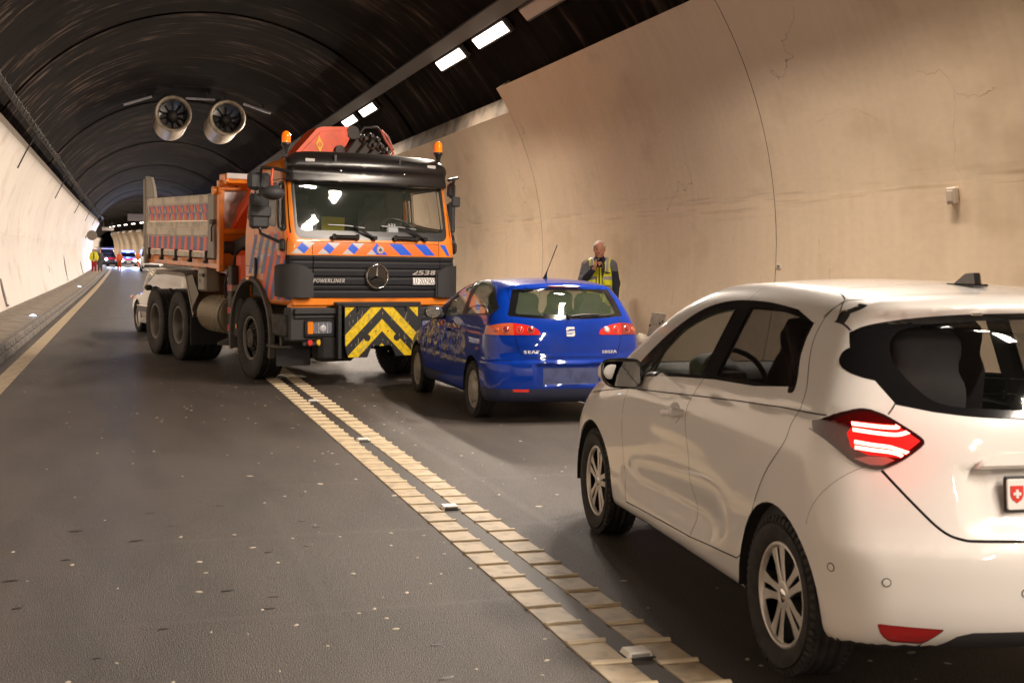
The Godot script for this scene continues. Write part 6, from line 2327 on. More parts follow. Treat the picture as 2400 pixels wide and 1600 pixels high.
func build_truck() -> void:
	var o := thing("recovery_truck", "orange three-axle tipper truck with a crane and black and yellow front plate", "truck", Vector3(2.7236, 0, -17.1192), PI + 0.2423)
	o.rotation.y = atan2(-0.24, -0.9708)
	var orange := mat("orange_paint", lin(0.78, 0.215, 0.010), 0.4, 0.0, 0.45)
	worn(orange, 0.25, 0.85, 45)
	var fluo := mat("fluo_orange", lin(0.86, 0.155, 0.018), 0.4)
	var red := mat("fluo_red", lin(0.85, 0.12, 0.035), 0.45)
	var blue := mat("strip_blue", lin(0.015, 0.10, 0.62), 0.35)
	var bluel := mat("strip_blue_worn", lin(0.10, 0.13, 0.33), 0.45)
	var silver := mat("strip_silver", lin(0.44, 0.44, 0.45), 0.4, 0.1)
	var silverw := mat("strip_silver_warm", lin(0.46, 0.41, 0.31), 0.45, 0.1)
	var grille := mat("grille_grey", lin(0.022, 0.022, 0.025), 0.55)
	var rub: Material = M["plastic"]
	var black: Material = M["black"]
	var alu := mat("board_aluminium", lin(0.68, 0.61, 0.50), 0.55)
	worn(alu, 0.5, 0.84, 46)
	var crane := mat("crane_red", lin(0.74, 0.085, 0.014), 0.4)
	worn(crane, 0.3, 0.88, 47)
	# ---- cab
	var sh := Shell.new()
	sh.u0 = -0.30; sh.u1 = 1.52; sh.w0 = 0.95; sh.w1 = 3.0; sh.vmax = 1.25
	sh.cell = 0.04
	sh.tc = 0.03; sh.rc = 0.0; sh.fc = 0.03
	sh.k1 = 0.16; sh.kr = 0.10; sh.k2 = 0.15; sh.k3 = 0.04
	var hw := [1.185, 1.20, 1.205, 1.205, 1.19, 1.145, 1.10]
	sh.setup([-0.3, 1.5], [1.0, 1.2, 1.6, 1.95, 2.2, 2.7, 3.0], [hw, hw],
		[[-0.3, 0.02, 0.10, 0.20, 0.5, 0.9, 1.1, 1.5], [2.70, 2.72, 2.80, 2.90, 2.935, 2.945, 2.90, 2.75]],
		[[-0.3, 1.5], [1.03, 1.03]],
		[[1.0, 1.9, 2.3, 2.75, 2.95], [-0.205, -0.205, -0.16, -0.08, -0.02]],
		[[1.0, 1.4, 1.67, 1.84, 1.92, 2.1, 2.3, 2.5, 2.62, 2.85, 3.0], [1.40, 1.425, 1.43, 1.415, 1.39, 1.348, 1.301, 1.253, 1.225, 1.10, 1.0]])
	var s := sh.build()
	# front wheel opening
	var arch: PackedVector2Array = Geometry2D.merge_polygons(disc(Vector2(0.10, 0.56), 0.80, 48), PackedVector2Array([Vector2(-0.7, 0.0), Vector2(0.9, 0.0), Vector2(0.9, 0.56), Vector2(-0.7, 0.56)]))[0]
	s = side2(s, arch)[1]
	# windscreen with its rubber, cowl below
	var wf := rounded(vs([-1.075, 2.64, 1.075, 2.64, 1.075, 1.872, -1.075, 1.872]), 0.12, 5)
	var c := knife(s, "front", wf, 0.25)
	s = c[1]
	var cowl: Buf = c[0]
	c = knife(cowl, "front", rounded(vs([-1.035, 2.70, 1.035, 2.70, 1.035, 1.985, -1.035, 1.985]), 0.09, 5), 0.0)
	cowl = c[1]
	var glass: Buf = c[0]
	# side windows: fixed quarter light, door glass, and a rear slit
	var sw := rounded(vs([1.00, 2.57, 1.115, 2.575, 1.275, 1.985, 1.22, 1.985, 1.075, 2.03, 1.0, 2.45]), 0.05)
	var dw := rounded(vs([0.14, 2.55, 0.93, 2.57, 1.0, 2.04, 0.55, 2.08, 0.14, 2.135]), 0.06)
	var rw := rounded(vs([-0.06, 2.46, 0.03, 2.47, 0.03, 2.15, -0.06, 2.15]), 0.02)
	var seals := Buf.new()
	var panes := []
	for q in [sw, dw, rw]:
		c = side2(s, Geometry2D.offset_polygon(q, 0.022)[0])
		s = c[1]
		var e := side2(c[0], q)
		seals.add(e[1])
		panes.append(e[0])
	# black belt of the grille and orange lip below
	c = knife(s, "front", PackedVector2Array([Vector2(-1.19, 1.13), Vector2(1.19, 1.13), Vector2(1.19, 1.668), Vector2(-1.19, 1.668)]), 0.35)
	s = c[1]
	var back: Buf = c[0]
	# front stripes
	var stripes := {}
	var hold := [s]
	var cut := func(nm: String, view: String, ol: PackedVector2Array, lim: float) -> void:
		var e := knife(hold[0], view, ol, lim)
		if not stripes.has(nm):
			stripes[nm] = Buf.new()
		stripes[nm].add(e[0])
		hold[0] = e[1]
	for k in 3:
		var cx: float = [-0.915, -0.575, -0.245][k]
		cut.call("blue", "front", PackedVector2Array([Vector2(cx - 0.15, 1.756), Vector2(cx - 0.085, 1.828), Vector2(cx + 0.005, 1.755), Vector2(cx - 0.06, 1.686)]), 0.2)
		cut.call("silver", "front", PackedVector2Array([Vector2(cx - 0.082, 1.829), Vector2(cx + 0.085, 1.829), Vector2(cx + 0.008, 1.757)]), 0.2)
		cut.call("silver", "front", PackedVector2Array([Vector2(cx - 0.152, 1.753), Vector2(cx - 0.225, 1.686), Vector2(cx - 0.064, 1.686)]), 0.2)
	cut.call("blue", "front", PackedVector2Array([Vector2(0.015, 1.835), Vector2(-0.055, 1.755), Vector2(0.01, 1.686), Vector2(0.165, 1.686)]), 0.2)
	cut.call("silver", "front", PackedVector2Array([Vector2(-0.058, 1.752), Vector2(-0.135, 1.686), Vector2(0.006, 1.686)]), 0.2)
	for q in [[0.19, 0.375, 0.53, 0.35], [0.56, 0.73, 0.875, 0.72], [0.95, 1.03, 1.10, 1.06]]:
		cut.call("blue", "front", PackedVector2Array([Vector2(q[0], 1.829), Vector2(q[1], 1.829), Vector2(q[2], 1.686), Vector2(q[3], 1.686)]), 0.15)
	cut.call("orange", "front", PackedVector2Array([Vector2(-0.86, 1.684), Vector2(0.925, 1.684), Vector2(0.925, 1.831), Vector2(-0.86, 1.831)]), 0.15)
	# door stripes
	for k in 7:
		var b := 0.02 + k * 0.245
		var lo := 1.10 if k > 2 else 1.42
		var sl := 0.52
		var q := func(w: float, x: float) -> Vector2: return Vector2(b + x + (w - 1.5) * sl, w)
		for side in ["right", "left"]:
			var up := 1.93 - maxf(0.0, 0.0)
			if k < 4:
				cut.call("worn_blue", side, PackedVector2Array([q.call(lo, 0.0), q.call(lo, 0.11), q.call(up, 0.11), q.call(up, 0.0)]), 0.5)
			else:
				cut.call("worn_blue", side, PackedVector2Array([q.call(1.10, 0.0), q.call(1.10, 0.11), q.call(1.66, 0.11), q.call(1.66, 0.0)]), 0.5)
			if k >= 2:
				cut.call("red", side, PackedVector2Array([q.call(1.10, 0.118), q.call(1.10, 0.238), q.call(1.65, 0.238), q.call(1.65, 0.118)]), 0.5)
			if k >= 3 and k < 6:
				var m := Vector2(b + 0.118 + 0.15 * sl, 1.65)
				cut.call("red", side, PackedVector2Array([m, m + Vector2(0.12, 0), m + Vector2(0.12 - 0.15, 0.31), m + Vector2(-0.15, 0.31)]), 0.5)
			if k < 4:
				for j in 3:
					var w := 1.46 + j * 0.16
					cut.call("silver" if j == 1 else "warm_silver", side, PackedVector2Array([q.call(w - 0.07, 0.178), q.call(w, 0.118), q.call(w + 0.07, 0.178), q.call(w, 0.238)]), 0.5)
	s = hold[0]
	# door line and sill line
	var seams := Buf.new()
	for q in [PackedVector2Array([Vector2(0.29, 1.35), Vector2(0.26, 1.60), Vector2(0.22, 1.98), Vector2(0.10, 2.12), Vector2(0.10, 2.58)]), PackedVector2Array([Vector2(1.335, 1.12), Vector2(1.33, 1.95), Vector2(1.16, 2.60)]), PackedVector2Array([Vector2(0.10, 2.605), Vector2(1.15, 2.63)]), PackedVector2Array([Vector2(-0.2, 1.52), Vector2(1.4, 1.49)])]:
		c = side2(s, strip(q, 0.009))
		seams.add(c[0]); s = c[1]
	for q in [PackedVector2Array([Vector2(-0.862, 1.68), Vector2(-0.868, 1.87)]), PackedVector2Array([Vector2(0.93, 1.68), Vector2(0.935, 1.87)]), PackedVector2Array([Vector2(-0.86, 1.835), Vector2(0.93, 1.835)])]:
		c = knife(s, "front", strip(q, 0.007)); seams.add(c[0]); s = c[1]
	var cab := group("cab", o)
	part("cab_shell", s, orange, cab)
	part("cab_lining", lining(s, 1.1, 0.05), mat("cab_grey", lin(0.07, 0.07, 0.066), 0.85), cab)
	part("shut_lines", seams.lift(-0.008), M["seam"], cab)
	part("cowl", cowl.lift(-0.004), mat("cowl_black", lin(0.02, 0.02, 0.022), 0.35), cab)
	part("windscreen", glass.lift(-0.010), M["clear_glass"], cab)
	part_each("window_seal", seals.lift(0.004), M["trim"], cab)
	for k in 3:
		part_each("side_window", panes[k].lift(-0.006), M["clear_glass"], cab)
	part("grille_back", back.lift(-0.012), black, cab)
	for nm in stripes:
		part_each(nm + "_strip", stripes[nm].lift(0.0015), {"blue": blue, "silver": silver, "orange": fluo, "worn_blue": bluel, "red": red, "warm_silver": silverw}[nm], cab)
	# round club badge on the blue field
	var bx := facing(sh.on_end(0.062, 1.752, true), Vector3(0, 0, -1))
	part("badge_ring", Buf.new().prism(disc(Vector2.ZERO, 0.052, 28), 0.0, 0.006, bx), mat("badge_orange", lin(0.75, 0.24, 0.05), 0.4), cab)
	part("badge_field", Buf.new().prism(disc(Vector2.ZERO, 0.043, 28), 0.006, 0.0085, bx), silver, cab)
	part("badge_mark", Buf.new().prism(PackedVector2Array([Vector2(0, 0.022), Vector2(0.03, -0.016), Vector2(0.012, -0.016), Vector2(0.0, -0.004), Vector2(-0.012, -0.016), Vector2(-0.03, -0.016)]), 0.0085, 0.0105, bx).prism(disc(Vector2(0, -0.022), 0.008, 12), 0.0085, 0.0105, bx), M["ink"], cab)
	# grille bars, each its own
	var rows := [[1.663, 1.606], [1.598, 1.512], [1.500, 1.410], [1.392, 1.300], [1.284, 1.232], [1.224, 1.134]]
	for q in rows:
		var h: float = q[0] - q[1]
		var b := Buf.new()
		var prev: Array = []
		for k in 25:
			var v := lerpf(-0.86, 0.93, k / 24.0)
			var p := sh.on_end(v, (q[0] + q[1]) * 0.5, true)
			var ring := [Vector3(p.x, q[1], p.z + 0.03), Vector3(p.x, q[1] + 0.004, p.z - 0.018), Vector3(p.x, q[1] + h * 0.7, p.z - 0.034), Vector3(p.x, q[0] - 0.008, p.z - 0.034), Vector3(p.x, q[0], p.z - 0.024), Vector3(p.x, q[0], p.z + 0.03)]
			if k > 0:
				for e in 5:
					b.quad(prev[e], ring[e], ring[e + 1], prev[e + 1])
			prev = ring
		part("grille_bar", b, grille, cab)
		for g in [[-1.16, -0.872], [0.942, 1.16]]:
			b = Buf.new()
			for k in 9:
				var v := lerpf(g[0], g[1], k / 8.0)
				var p := sh.on_end(v, (q[0] + q[1]) * 0.5, true)
				var ring := [Vector3(p.x, q[1], p.z + 0.03), Vector3(p.x, q[1] + 0.004, p.z - 0.014), Vector3(p.x, q[1] + h * 0.7, p.z - 0.028), Vector3(p.x, q[0] - 0.008, p.z - 0.028), Vector3(p.x, q[0], p.z - 0.018), Vector3(p.x, q[0], p.z + 0.03)]
				if k > 0:
					for e in 5:
						b.quad(prev[e], ring[e], ring[e + 1], prev[e + 1])
				prev = ring
			part("corner_bar", b, grille, cab)
	# corner deflectors, curving round to the doors
	for g in [-1.0, 1.0]:
		var b := Buf.new()
		var prof := [[0.885, 1.470, 1.14, 1.44], [0.96, 1.474, 1.135, 1.51], [1.05, 1.465, 1.135, 1.545], [1.16, 1.42, 1.135, 1.555], [1.235, 1.34, 1.135, 1.555], [1.262, 1.24, 1.14, 1.545], [1.268, 1.14, 1.15, 1.52]]
		var fine := []
		for k in 25:
			var t := k / 24.0 * (prof.size() - 1)
			var row := []
			for ch in 4:
				var xs := []
				var ys := []
				for i in prof.size():
					xs.append(float(i)); ys.append(prof[i][ch])
				row.append(herm(xs, ys, t))
			fine.append(row)
		for k in 24:
			var p: Array = fine[k]
			var q: Array = fine[k + 1]
			var n0 := Vector3(-g * (fine[mini(k + 1, 24)][1] - fine[maxi(k - 1, 0)][1]) * -1.0, 0, -(fine[mini(k + 1, 24)][0] - fine[maxi(k - 1, 0)][0])).normalized()
			var n1 := Vector3(-g * (fine[mini(k + 2, 24)][1] - fine[k][1]) * -1.0, 0, -(fine[mini(k + 2, 24)][0] - fine[k][0])).normalized()
			for z in [0.0, 0.02]:
				b.qn(tk(p[1] - z, g * (p[0] - z), p[2]), tk(q[1] - z, g * (q[0] - z), q[2]), tk(q[1] - z, g * (q[0] - z), q[3]), tk(p[1] - z, g * (p[0] - z), p[3]), n0, n1, n1, n0)
			b.quad(tk(p[1], g * p[0], p[3]), tk(q[1], g * q[0], q[3]), tk(q[1] - 0.02, g * (q[0] - 0.02), q[3]), tk(p[1] - 0.02, g * (p[0] - 0.02), p[3]))
		part("corner_deflector", b, mat("deflector_grey", lin(0.026, 0.025, 0.026), 0.7) if g < 0 else M["deflector_grey"], cab)
	# star in a ring
	var sx := facing(tk(1.47, 0.0, 1.408), Vector3(0, 0, -1))
	var st := group("emblem", cab)
	var tz := Transform3D(Basis(sx.basis.x, sx.basis.z, -sx.basis.y), sx.origin)
	part("emblem_ground", Buf.new().lathe([Vector2(0.175, -0.03), Vector2(0.17, 0.004), Vector2(0.0, 0.004)], 40, tz), M["gloss_black"], st)
	part("emblem_ring", Buf.new().lathe([Vector2(0.158, 0.002), Vector2(0.156, 0.016), Vector2(0.150, 0.021), Vector2(0.143, 0.016), Vector2(0.141, 0.002)], 48, tz, true), M["chrome"], st)
	var arms := Buf.new()
	for k in 3:
		var r := sx * Transform3D(Basis(Vector3(0, 0, 1), TAU * k / 3.0), Vector3.ZERO)
		var tip := r * Vector3(0, 0.146, 0.010)
		var mid := r * Vector3(0, 0, 0.026)
		var l := r * Vector3(-0.0185, 0.0107, 0.006)
		var e := r * Vector3(0.0185, 0.0107, 0.006)
		arms.quad(mid, tip, l, l)
		arms.tri(mid, l, tip)
		arms.tri(mid, tip, e)
	part("emblem_star", arms, M["chrome"], st)
	# lettering and plate
	words("model_name", "POWERLINER", 0.050, mat("letter_silver", lin(0.62, 0.60, 0.58), 0.3, 0.6), cab, facing(tk(1.458, -0.660, 1.349), Vector3(0, 0, -1)), 700, 0.24, 0.98, 0.006)
	words("model_number", "2538", 0.058, M["letter_silver"], cab, facing(tk(1.448, 0.69, 1.459), Vector3(0, 0, -1)), 700, 0.24, 1.95, 0.006)
	var pl := group("number_plate", cab)
	var px := facing(tk(1.46, 0.68, 1.347), Vector3(0, 0, -1))
	part("plate", Buf.new().prism(rrect(-0.165, -0.045, 0.165, 0.045, 0.012), -0.012, 0.006, px, 0.002), M["plate_white"], pl)
	words("plate_text", "LU·202902", 0.070, M["ink"], pl, px.translated_local(Vector3(0, 0.0, 0.0075)), 500, 0.0, 0.74, 0.002)
	# sun visor over the screen
	var vi := Shell.new()
	vi.u0 = 0.85; vi.u1 = 1.5; vi.w0 = 2.5; vi.w1 = 3.05; vi.vmax = 1.3
	vi.cell = 0.035
	vi.tc = 0.03; vi.fc = 0.09; vi.k1 = 0.14; vi.k2 = 0.10; vi.k3 = 0.03; vi.kr = 0.03
	vi.u1 = 1.6
	vi.setup([0.9, 1.6], [2.5, 3.05], [[1.165, 1.12], [1.165, 1.12]], [[0.85, 1.5], [3.03, 2.97]], [[0.85, 1.5], [2.60, 2.575]], [[2.5, 3.05], [0.9, 0.9]], [[2.55, 2.65, 2.74, 2.79, 2.9, 3.0], [1.37, 1.355, 1.34, 1.38, 1.34, 1.22]])
	part("sun_visor", vi.build(), mat("visor_black", lin(0.014, 0.011, 0.010), 0.3), cab)
	for v in [-0.86, 0.86]:
		part("marker_lamp", Buf.new().box(vi.on_end(v, 2.862, true), Vector3(0.13, 0.045, 0.03), 0.008), mat("marker_white", lin(0.6, 0.6, 0.6), 0.1, 0.3, 1.0) if v < 0 else M["marker_white"], cab)
	for v in [-0.45, 0.45]:
		part("visor_bolt", Buf.new().ball(vi.on_end(v, 2.745, true), Vector3(0.018, 0.018, 0.012), 10), M["chrome"], cab)
		part("visor_bracket", Buf.new().box(vi.on_end(v - 0.08, 2.87, true) + Vector3(0, 0.0, -0.002), Vector3(0.035, 0.15, 0.014), 0.004), M["trim"], cab)
	# wipers and the two work lamps on the cowl
	for q in [[-0.02, -0.42, 0.30], [0.72, 0.32, 0.18]]:
		var wi := group("wiper", cab)
		var a := sh.on_end(q[0], 1.90, true) + Vector3(0, 0, -0.04)
		var b := sh.on_end(q[0] - 0.28, 2.05, true) + Vector3(0, 0, -0.035)
		part("wiper_arm", Buf.new().box(a.lerp(b, 0.5), Vector3(a.distance_to(b), 0.03, 0.025), 0.006, Basis(Vector3(0, 0, 1), atan2(b.y - a.y, b.x - a.x))).box(a, Vector3(0.06, 0.05, 0.05), 0.01), M["trim"], wi)
		part("wiper_blade", Buf.new().tube([sh.on_end(q[0] - 0.12, 2.025, true) + Vector3(0, 0, -0.02), sh.on_end(q[0] - 0.36, 2.05, true) + Vector3(0, 0, -0.028), sh.on_end(q[0] - 0.62, 2.055, true) + Vector3(0, 0, -0.02)], 0.011, 6), mat("wiper_grey", lin(0.25, 0.25, 0.25), 0.4, 0.4) if q[0] < 0.3 else M["wiper_grey"], wi)
	for v in [-0.42, 0.44]:
		var p := sh.on_end(v, 1.905, true) + Vector3(0, 0, -0.04)
		part("cowl_lamp", Buf.new().box(p, Vector3(0.30, 0.05, 0.05), 0.015).box(p + Vector3(0.16, 0, 0), Vector3(0.05, 0.075, 0.045), 0.012).box(p + Vector3(-0.16, 0, 0), Vector3(0.05, 0.075, 0.045), 0.012), M["gloss_black"], cab)
	# beacons on poles
	var amber := glow("beacon_amber", Color(1.0, 0.36, 0.02), 0.5)
	amber.albedo_color = lin(0.75, 0.22, 0.01)
	amber.roughness = 0.08
	for g in [-1.0, 1.0]:
		var be := group("beacon", o, tk(1.06, g * 1.085, 0.0))
		part("beacon_pole", Buf.new().tube([Vector3(0, 2.55, 0), Vector3(0, 2.96, 0)], 0.017, 8).lathe([Vector2(0.024, 2.94), Vector2(0.03, 2.99), Vector2(0.052, 3.045), Vector2(0.062, 3.06), Vector2(0.062, 3.085), Vector2(0.0, 3.085)], 18), M["trim"], be)
		part("beacon_dome", Buf.new().lathe([Vector2(0.056, 3.085), Vector2(0.056, 3.17), Vector2(0.05, 3.20), Vector2(0.03, 3.225), Vector2(0.0, 3.235)], 20, Transform3D(), true), amber, be)
	part("radio_aerial", Buf.new().tube([tk(1.1, 1.13, 2.35), tk(1.12, 1.10, 2.9)], 0.006, 5), M["chrome"], o)
	# mirrors: right side (seen large) and left side
	for g in [-1.0, 1.0]:
		var mr := group("mirror", o)
		var vv: float = -1.42 if g < 0 else 1.33
		part("mirror_arm", Buf.new().tube([tk(1.30, g * 1.12, 2.70), tk(1.22, g * 1.30, 2.74), tk(1.10, vv, 2.75), tk(1.05, vv, 2.70), tk(1.02, vv, 2.0), tk(1.06, vv, 1.93), tk(1.28, g * 1.24, 1.82)], 0.021, 8).box(tk(1.28, g * 1.22, 1.79), Vector3(0.08, 0.16, 0.1), 0.03), M["trim"], mr)
		part("wide_mirror", Buf.new().box(tk(1.00, vv, 2.585), Vector3(0.30 if g < 0 else 0.10, 0.22, 0.12), 0.04), rub, mr)
		part("main_mirror", Buf.new().box(tk(1.00, vv, 2.21), Vector3(0.25 if g < 0 else 0.10, 0.44, 0.11), 0.035).box(tk(1.055, vv + (0.04 if g > 0 else 0.0), 2.21 + (0.22 if g > 0 else 0.0)), Vector3(0.27 if g < 0 else 0.13, 0.14, 0.05), 0.015), rub, mr)
		part("mirror_glass", Buf.new().box(tk(0.943, vv, 2.21), Vector3(0.20 if g < 0 else 0.08, 0.38, 0.006), 0.002).box(tk(0.937, vv, 2.585), Vector3(0.24 if g < 0 else 0.08, 0.16, 0.006), 0.002), M["mirror_glass"], mr)
	# kerb mirror above the right door
	var km := group("kerb_mirror", o)
	part("kerb_mirror_bracket", Buf.new().tube([tk(1.22, -1.32, 2.74), tk(1.22, -1.34, 2.60), tk(1.30, -1.36, 2.50)], 0.016, 6), mat("bracket_red", lin(0.6, 0.08, 0.02), 0.4), km)
	part("kerb_mirror_dish", Buf.new().ball(tk(1.36, -1.37, 2.43), Vector3(0.15, 0.09, 0.12), 16), rub, km)
	# ---- front bumper, lamps, chevron plate
	var fb := group("front_bumper", o)
	var dg := mat("bumper_grey", lin(0.05, 0.046, 0.042), 0.7)
	worn(dg, 1.0, 0.6, 48)
	part("bumper_beam", Buf.new().box(tk(1.40, 0, 0.95), Vector3(1.9, 0.10, 0.16), 0.015).box(tk(1.36, -0.88, 0.80), Vector3(0.62, 0.42, 0.22), 0.02).box(tk(1.36, 0.88, 0.80), Vector3(0.62, 0.42, 0.22), 0.02).box(tk(1.47, -0.86, 0.895), Vector3(0.55, 0.04, 0.05), 0.01), M["deflector_grey"], fb)
	part("bumper_end", Buf.new().box(tk(1.18, -1.17, 0.78), Vector3(0.12, 0.27, 0.42), 0.02), dg, fb)
	part("bumper_end", Buf.new().box(tk(1.18, 1.17, 0.78), Vector3(0.12, 0.27, 0.42), 0.02), dg, fb)
	part("top_step", Buf.new().box(tk(1.42, -0.78, 0.965), Vector3(0.72, 0.07, 0.20), 0.01), M["deflector_grey"], fb)
	for g in [-1.0, 1.0]:
		var hl := group("headlight", o)
		var hx := facing(tk(1.475, g * 0.80, 0.755), Vector3(0, 0, -1))
		part("lamp_housing", Buf.new().prism(rrect(-0.20, -0.115, 0.20, 0.115, 0.04), -0.02, 0.03, hx, 0.01), M["trim"], hl)
		part("indicator", Buf.new().prism(rrect(-0.165 if g < 0 else 0.095, -0.075, -0.09 if g < 0 else 0.17, 0.08, 0.015), 0.02, 0.036, hx, 0.004), mat("lamp_orange", lin(0.75, 0.22, 0.02), 0.1, 0.0, 1.0) if g < 0 else M["lamp_orange"], hl)
		part("reflector_bowl", Buf.new().prism(rrect(-0.085 if g < 0 else -0.16, -0.072, 0.16 if g < 0 else 0.085, 0.075, 0.03), 0.02, 0.034, hx, 0.004), mat("lamp_chrome", lin(0.55, 0.56, 0.60), 0.12, 0.75, 1.0) if g < 0 else M["lamp_chrome"], hl)
		for e in 3:
			part("lens_rib", Buf.new().box(hx * Vector3(g * -0.04 - 0.06 + e * 0.06, 0.0, 0.036), Vector3(0.006, 0.13, 0.004)), M["lamp_clear"], hl)
		part("bulb", Buf.new().ball(hx * Vector3(-g * 0.04, -0.005, 0.034), Vector3(0.045, 0.045, 0.012), 14), M["lamp_clear"], hl)
	var sk := group("trailer_sockets", o)
	part("socket_bracket", Buf.new().box(tk(1.42, -0.88, 0.575), Vector3(0.24, 0.10, 0.03), 0.01), rub, sk)
	for e in 2:
		part("coupling", Buf.new().prism(PackedVector2Array([Vector2(0, 0.045), Vector2(0.032, 0.02), Vector2(0.032, -0.02), Vector2(0, -0.045), Vector2(-0.032, -0.02), Vector2(-0.032, 0.02)]), 0.0, 0.035, facing(tk(1.435, -0.915 + e * 0.12, 0.57), Vector3(0, 0, -1)), 0.008), [M["red_print"], mat("coupling_yellow", lin(0.72, 0.42, 0.01), 0.5)][e] if e == 0 or not M.has("coupling_yellow") else M["coupling_yellow"], sk)
	var step := group("cab_step", o)
	part("step_box", Buf.new().box(tk(1.03, -1.14, 0.78), Vector3(0.14, 0.26, 0.36), 0.015), mat("step_grey", lin(0.11, 0.098, 0.082), 0.7, 0.2), step)
	part("step_tread", Buf.new().box(tk(1.02, -1.16, 0.505), Vector3(0.2, 0.03, 0.38), 0.006).box(tk(0.86, -1.2, 0.57), Vector3(0.02, 0.14, 0.03)).box(tk(1.19, -1.2, 0.57), Vector3(0.02, 0.14, 0.03)), M["step_grey"], step)
	part("mud_flap", Buf.new().box(tk(1.16, -1.02, 0.40), Vector3(0.46, 0.28, 0.02), 0.004), mat("rubber", lin(0.02, 0.019, 0.02), 0.8), o)
	# chevron plate: flat plate, painted chevrons as thin sheets, holes and bolts
	var yel := mat("chevron_yellow", lin(0.72, 0.50, 0.008), 0.5)
	var bkp := mat("plate_black", lin(0.018, 0.018, 0.020), 0.5)
	worn(yel, 2.2, 0.86, 49)
	var cp := group("mounting_plate", o)
	var cx2 := facing(tk(1.60, 0.012, 0.70), Vector3(0, 0, -1))   # x runs to the viewer's right
	var outl := PackedVector2Array([Vector2(-0.52, 0.325), Vector2(0.52, 0.325), Vector2(0.52, -0.06), Vector2(0.50, -0.13), Vector2(0.43, -0.318), Vector2(0.20, -0.318), Vector2(0.14, -0.18), Vector2(-0.14, -0.18), Vector2(-0.20, -0.325), Vector2(-0.47, -0.325), Vector2(-0.515, -0.16)])
	part("plate", Buf.new().prism(outl, -0.03, 0.0, cx2, 0.004), bkp, cp)
	var cho := func(y: float, t: float) -> PackedVector2Array:   # one chevron with its tip at height y
		return PackedVector2Array([Vector2(0, y), Vector2(1.2, y - 1.2 * 0.99), Vector2(1.2, y - 1.2 * 0.99 - t), Vector2(0, y - t), Vector2(-1.2, y - 1.2 * 0.99 - t), Vector2(-1.2, y - 1.2 * 0.99)])
	var holes := [disc(Vector2(-0.205, -0.075), 0.045, 18), disc(Vector2(0.212, -0.075), 0.045, 18), disc(Vector2(-0.085, 0.01), 0.011, 10), disc(Vector2(0.085, 0.01), 0.011, 10)]
	for y in [0.85, 0.47, 0.165]:
		for piece in Geometry2D.intersect_polygons(cho.call(y, 0.155), Geometry2D.offset_polygon(outl, -0.006)[0]):
			var cuts := [piece]
			for hole in holes:
				var nxt := []
				for e in cuts:
					var res := Geometry2D.clip_polygons(e, hole)
					var inner := false
					for w in res:
						inner = inner or Geometry2D.is_polygon_clockwise(w)
					if inner:
						nxt.append(e)
					else:
						nxt.append_array(res)
				cuts = nxt
			for e in cuts:
				part("chevron", Buf.new().prism(e, 0.0005, 0.002, cx2), yel, cp)
	part("warning_mark", Buf.new().prism(PackedVector2Array([Vector2(0, -0.145), Vector2(0.035, -0.18), Vector2(-0.035, -0.18)]), 0.0005, 0.002, cx2), yel, cp)
	for hole in holes:
		part("hole", Buf.new().prism(hole, 0.001, 0.003, cx2), black, cp)
	var rr := RandomNumberGenerator.new()
	rr.seed = 9
	var scr := Buf.new()
	for k in 70:
		var q := Vector2(rr.randf_range(-0.47, 0.47), rr.randf_range(-0.28, 0.30))
		if k % 2 == 0:
			q.x = [-0.33, 0.335, 0.44, -0.28][rr.randi() % 4] + rr.randf_range(-0.02, 0.02)
		scr.box(cx2 * Vector3(q.x, q.y, 0.0026), Vector3(rr.randf_range(0.003, 0.008), rr.randf_range(0.01, 0.07), 0.001), 0.0, cx2.basis * Basis(Vector3(0, 0, 1), rr.randf_range(-0.25, 0.25)))
	part("scratches", scr, mat("scratch", lin(0.30, 0.25, 0.17), 0.7), cp).set_meta("kind", "stuff")
	part("plate_frame", Buf.new().box(tk(1.54, 0, 1.035), Vector3(1.06, 0.02, 0.16), 0.004).box(tk(1.50, -0.56, 0.7), Vector3(0.05, 0.68, 0.16), 0.008).box(tk(1.50, 0.56, 0.7), Vector3(0.05, 0.68, 0.16), 0.008).box(tk(1.5, 0, 1.06), Vector3(1.2, 0.04, 0.1), 0.01), bkp, cp)
	part("plate_hook", Buf.new().box(cx2 * Vector3(-0.335, 0.295, 0.012), Vector3(0.028, 0.065, 0.024), 0.006).box(cx2 * Vector3(0.345, 0.295, 0.012), Vector3(0.028, 0.065, 0.024), 0.006), M["trim"], cp)
	part("underside_block", Buf.new().box(tk(1.0, 0, 0.72), Vector3(1.5, 0.5, 0.9), 0.05).box(tk(1.35, -0.55, 0.50), Vector3(0.5, 0.35, 0.3), 0.05), M["under"], o)
	part("lower_lip", Buf.new().box(tk(1.335, 0, 1.075), Vector3(2.26, 0.105, 0.14), 0.02).box(tk(1.32, -0.90, 1.03), Vector3(0.5, 0.09, 0.12), 0.015).box(tk(1.32, 1.0, 1.03), Vector3(0.3, 0.09, 0.12), 0.015), orange, cab)
	# ---- cab inside
	var inn := group("cab_interior", o)
	part("dashboard", Buf.new().box(tk(1.18, 0, 1.80), Vector3(2.1, 0.3, 0.36), 0.06), M["interior"], inn)
	part("cab_floor", Buf.new().box(tk(0.55, 0, 1.25), Vector3(2.2, 0.3, 1.4), 0.02), M["interior"], inn)
	part("rear_wall", Buf.new().box(tk(-0.10, 0, 1.75), Vector3(2.2, 0.9, 0.06)).box(tk(-0.06, -0.95, 2.45), Vector3(0.3, 0.5, 0.05)).box(tk(-0.06, 0.95, 2.45), Vector3(0.25, 0.5, 0.05)).box(tk(-0.03, 0, 2.66), Vector3(2.1, 0.1, 0.05)), M["cab_grey"], inn)
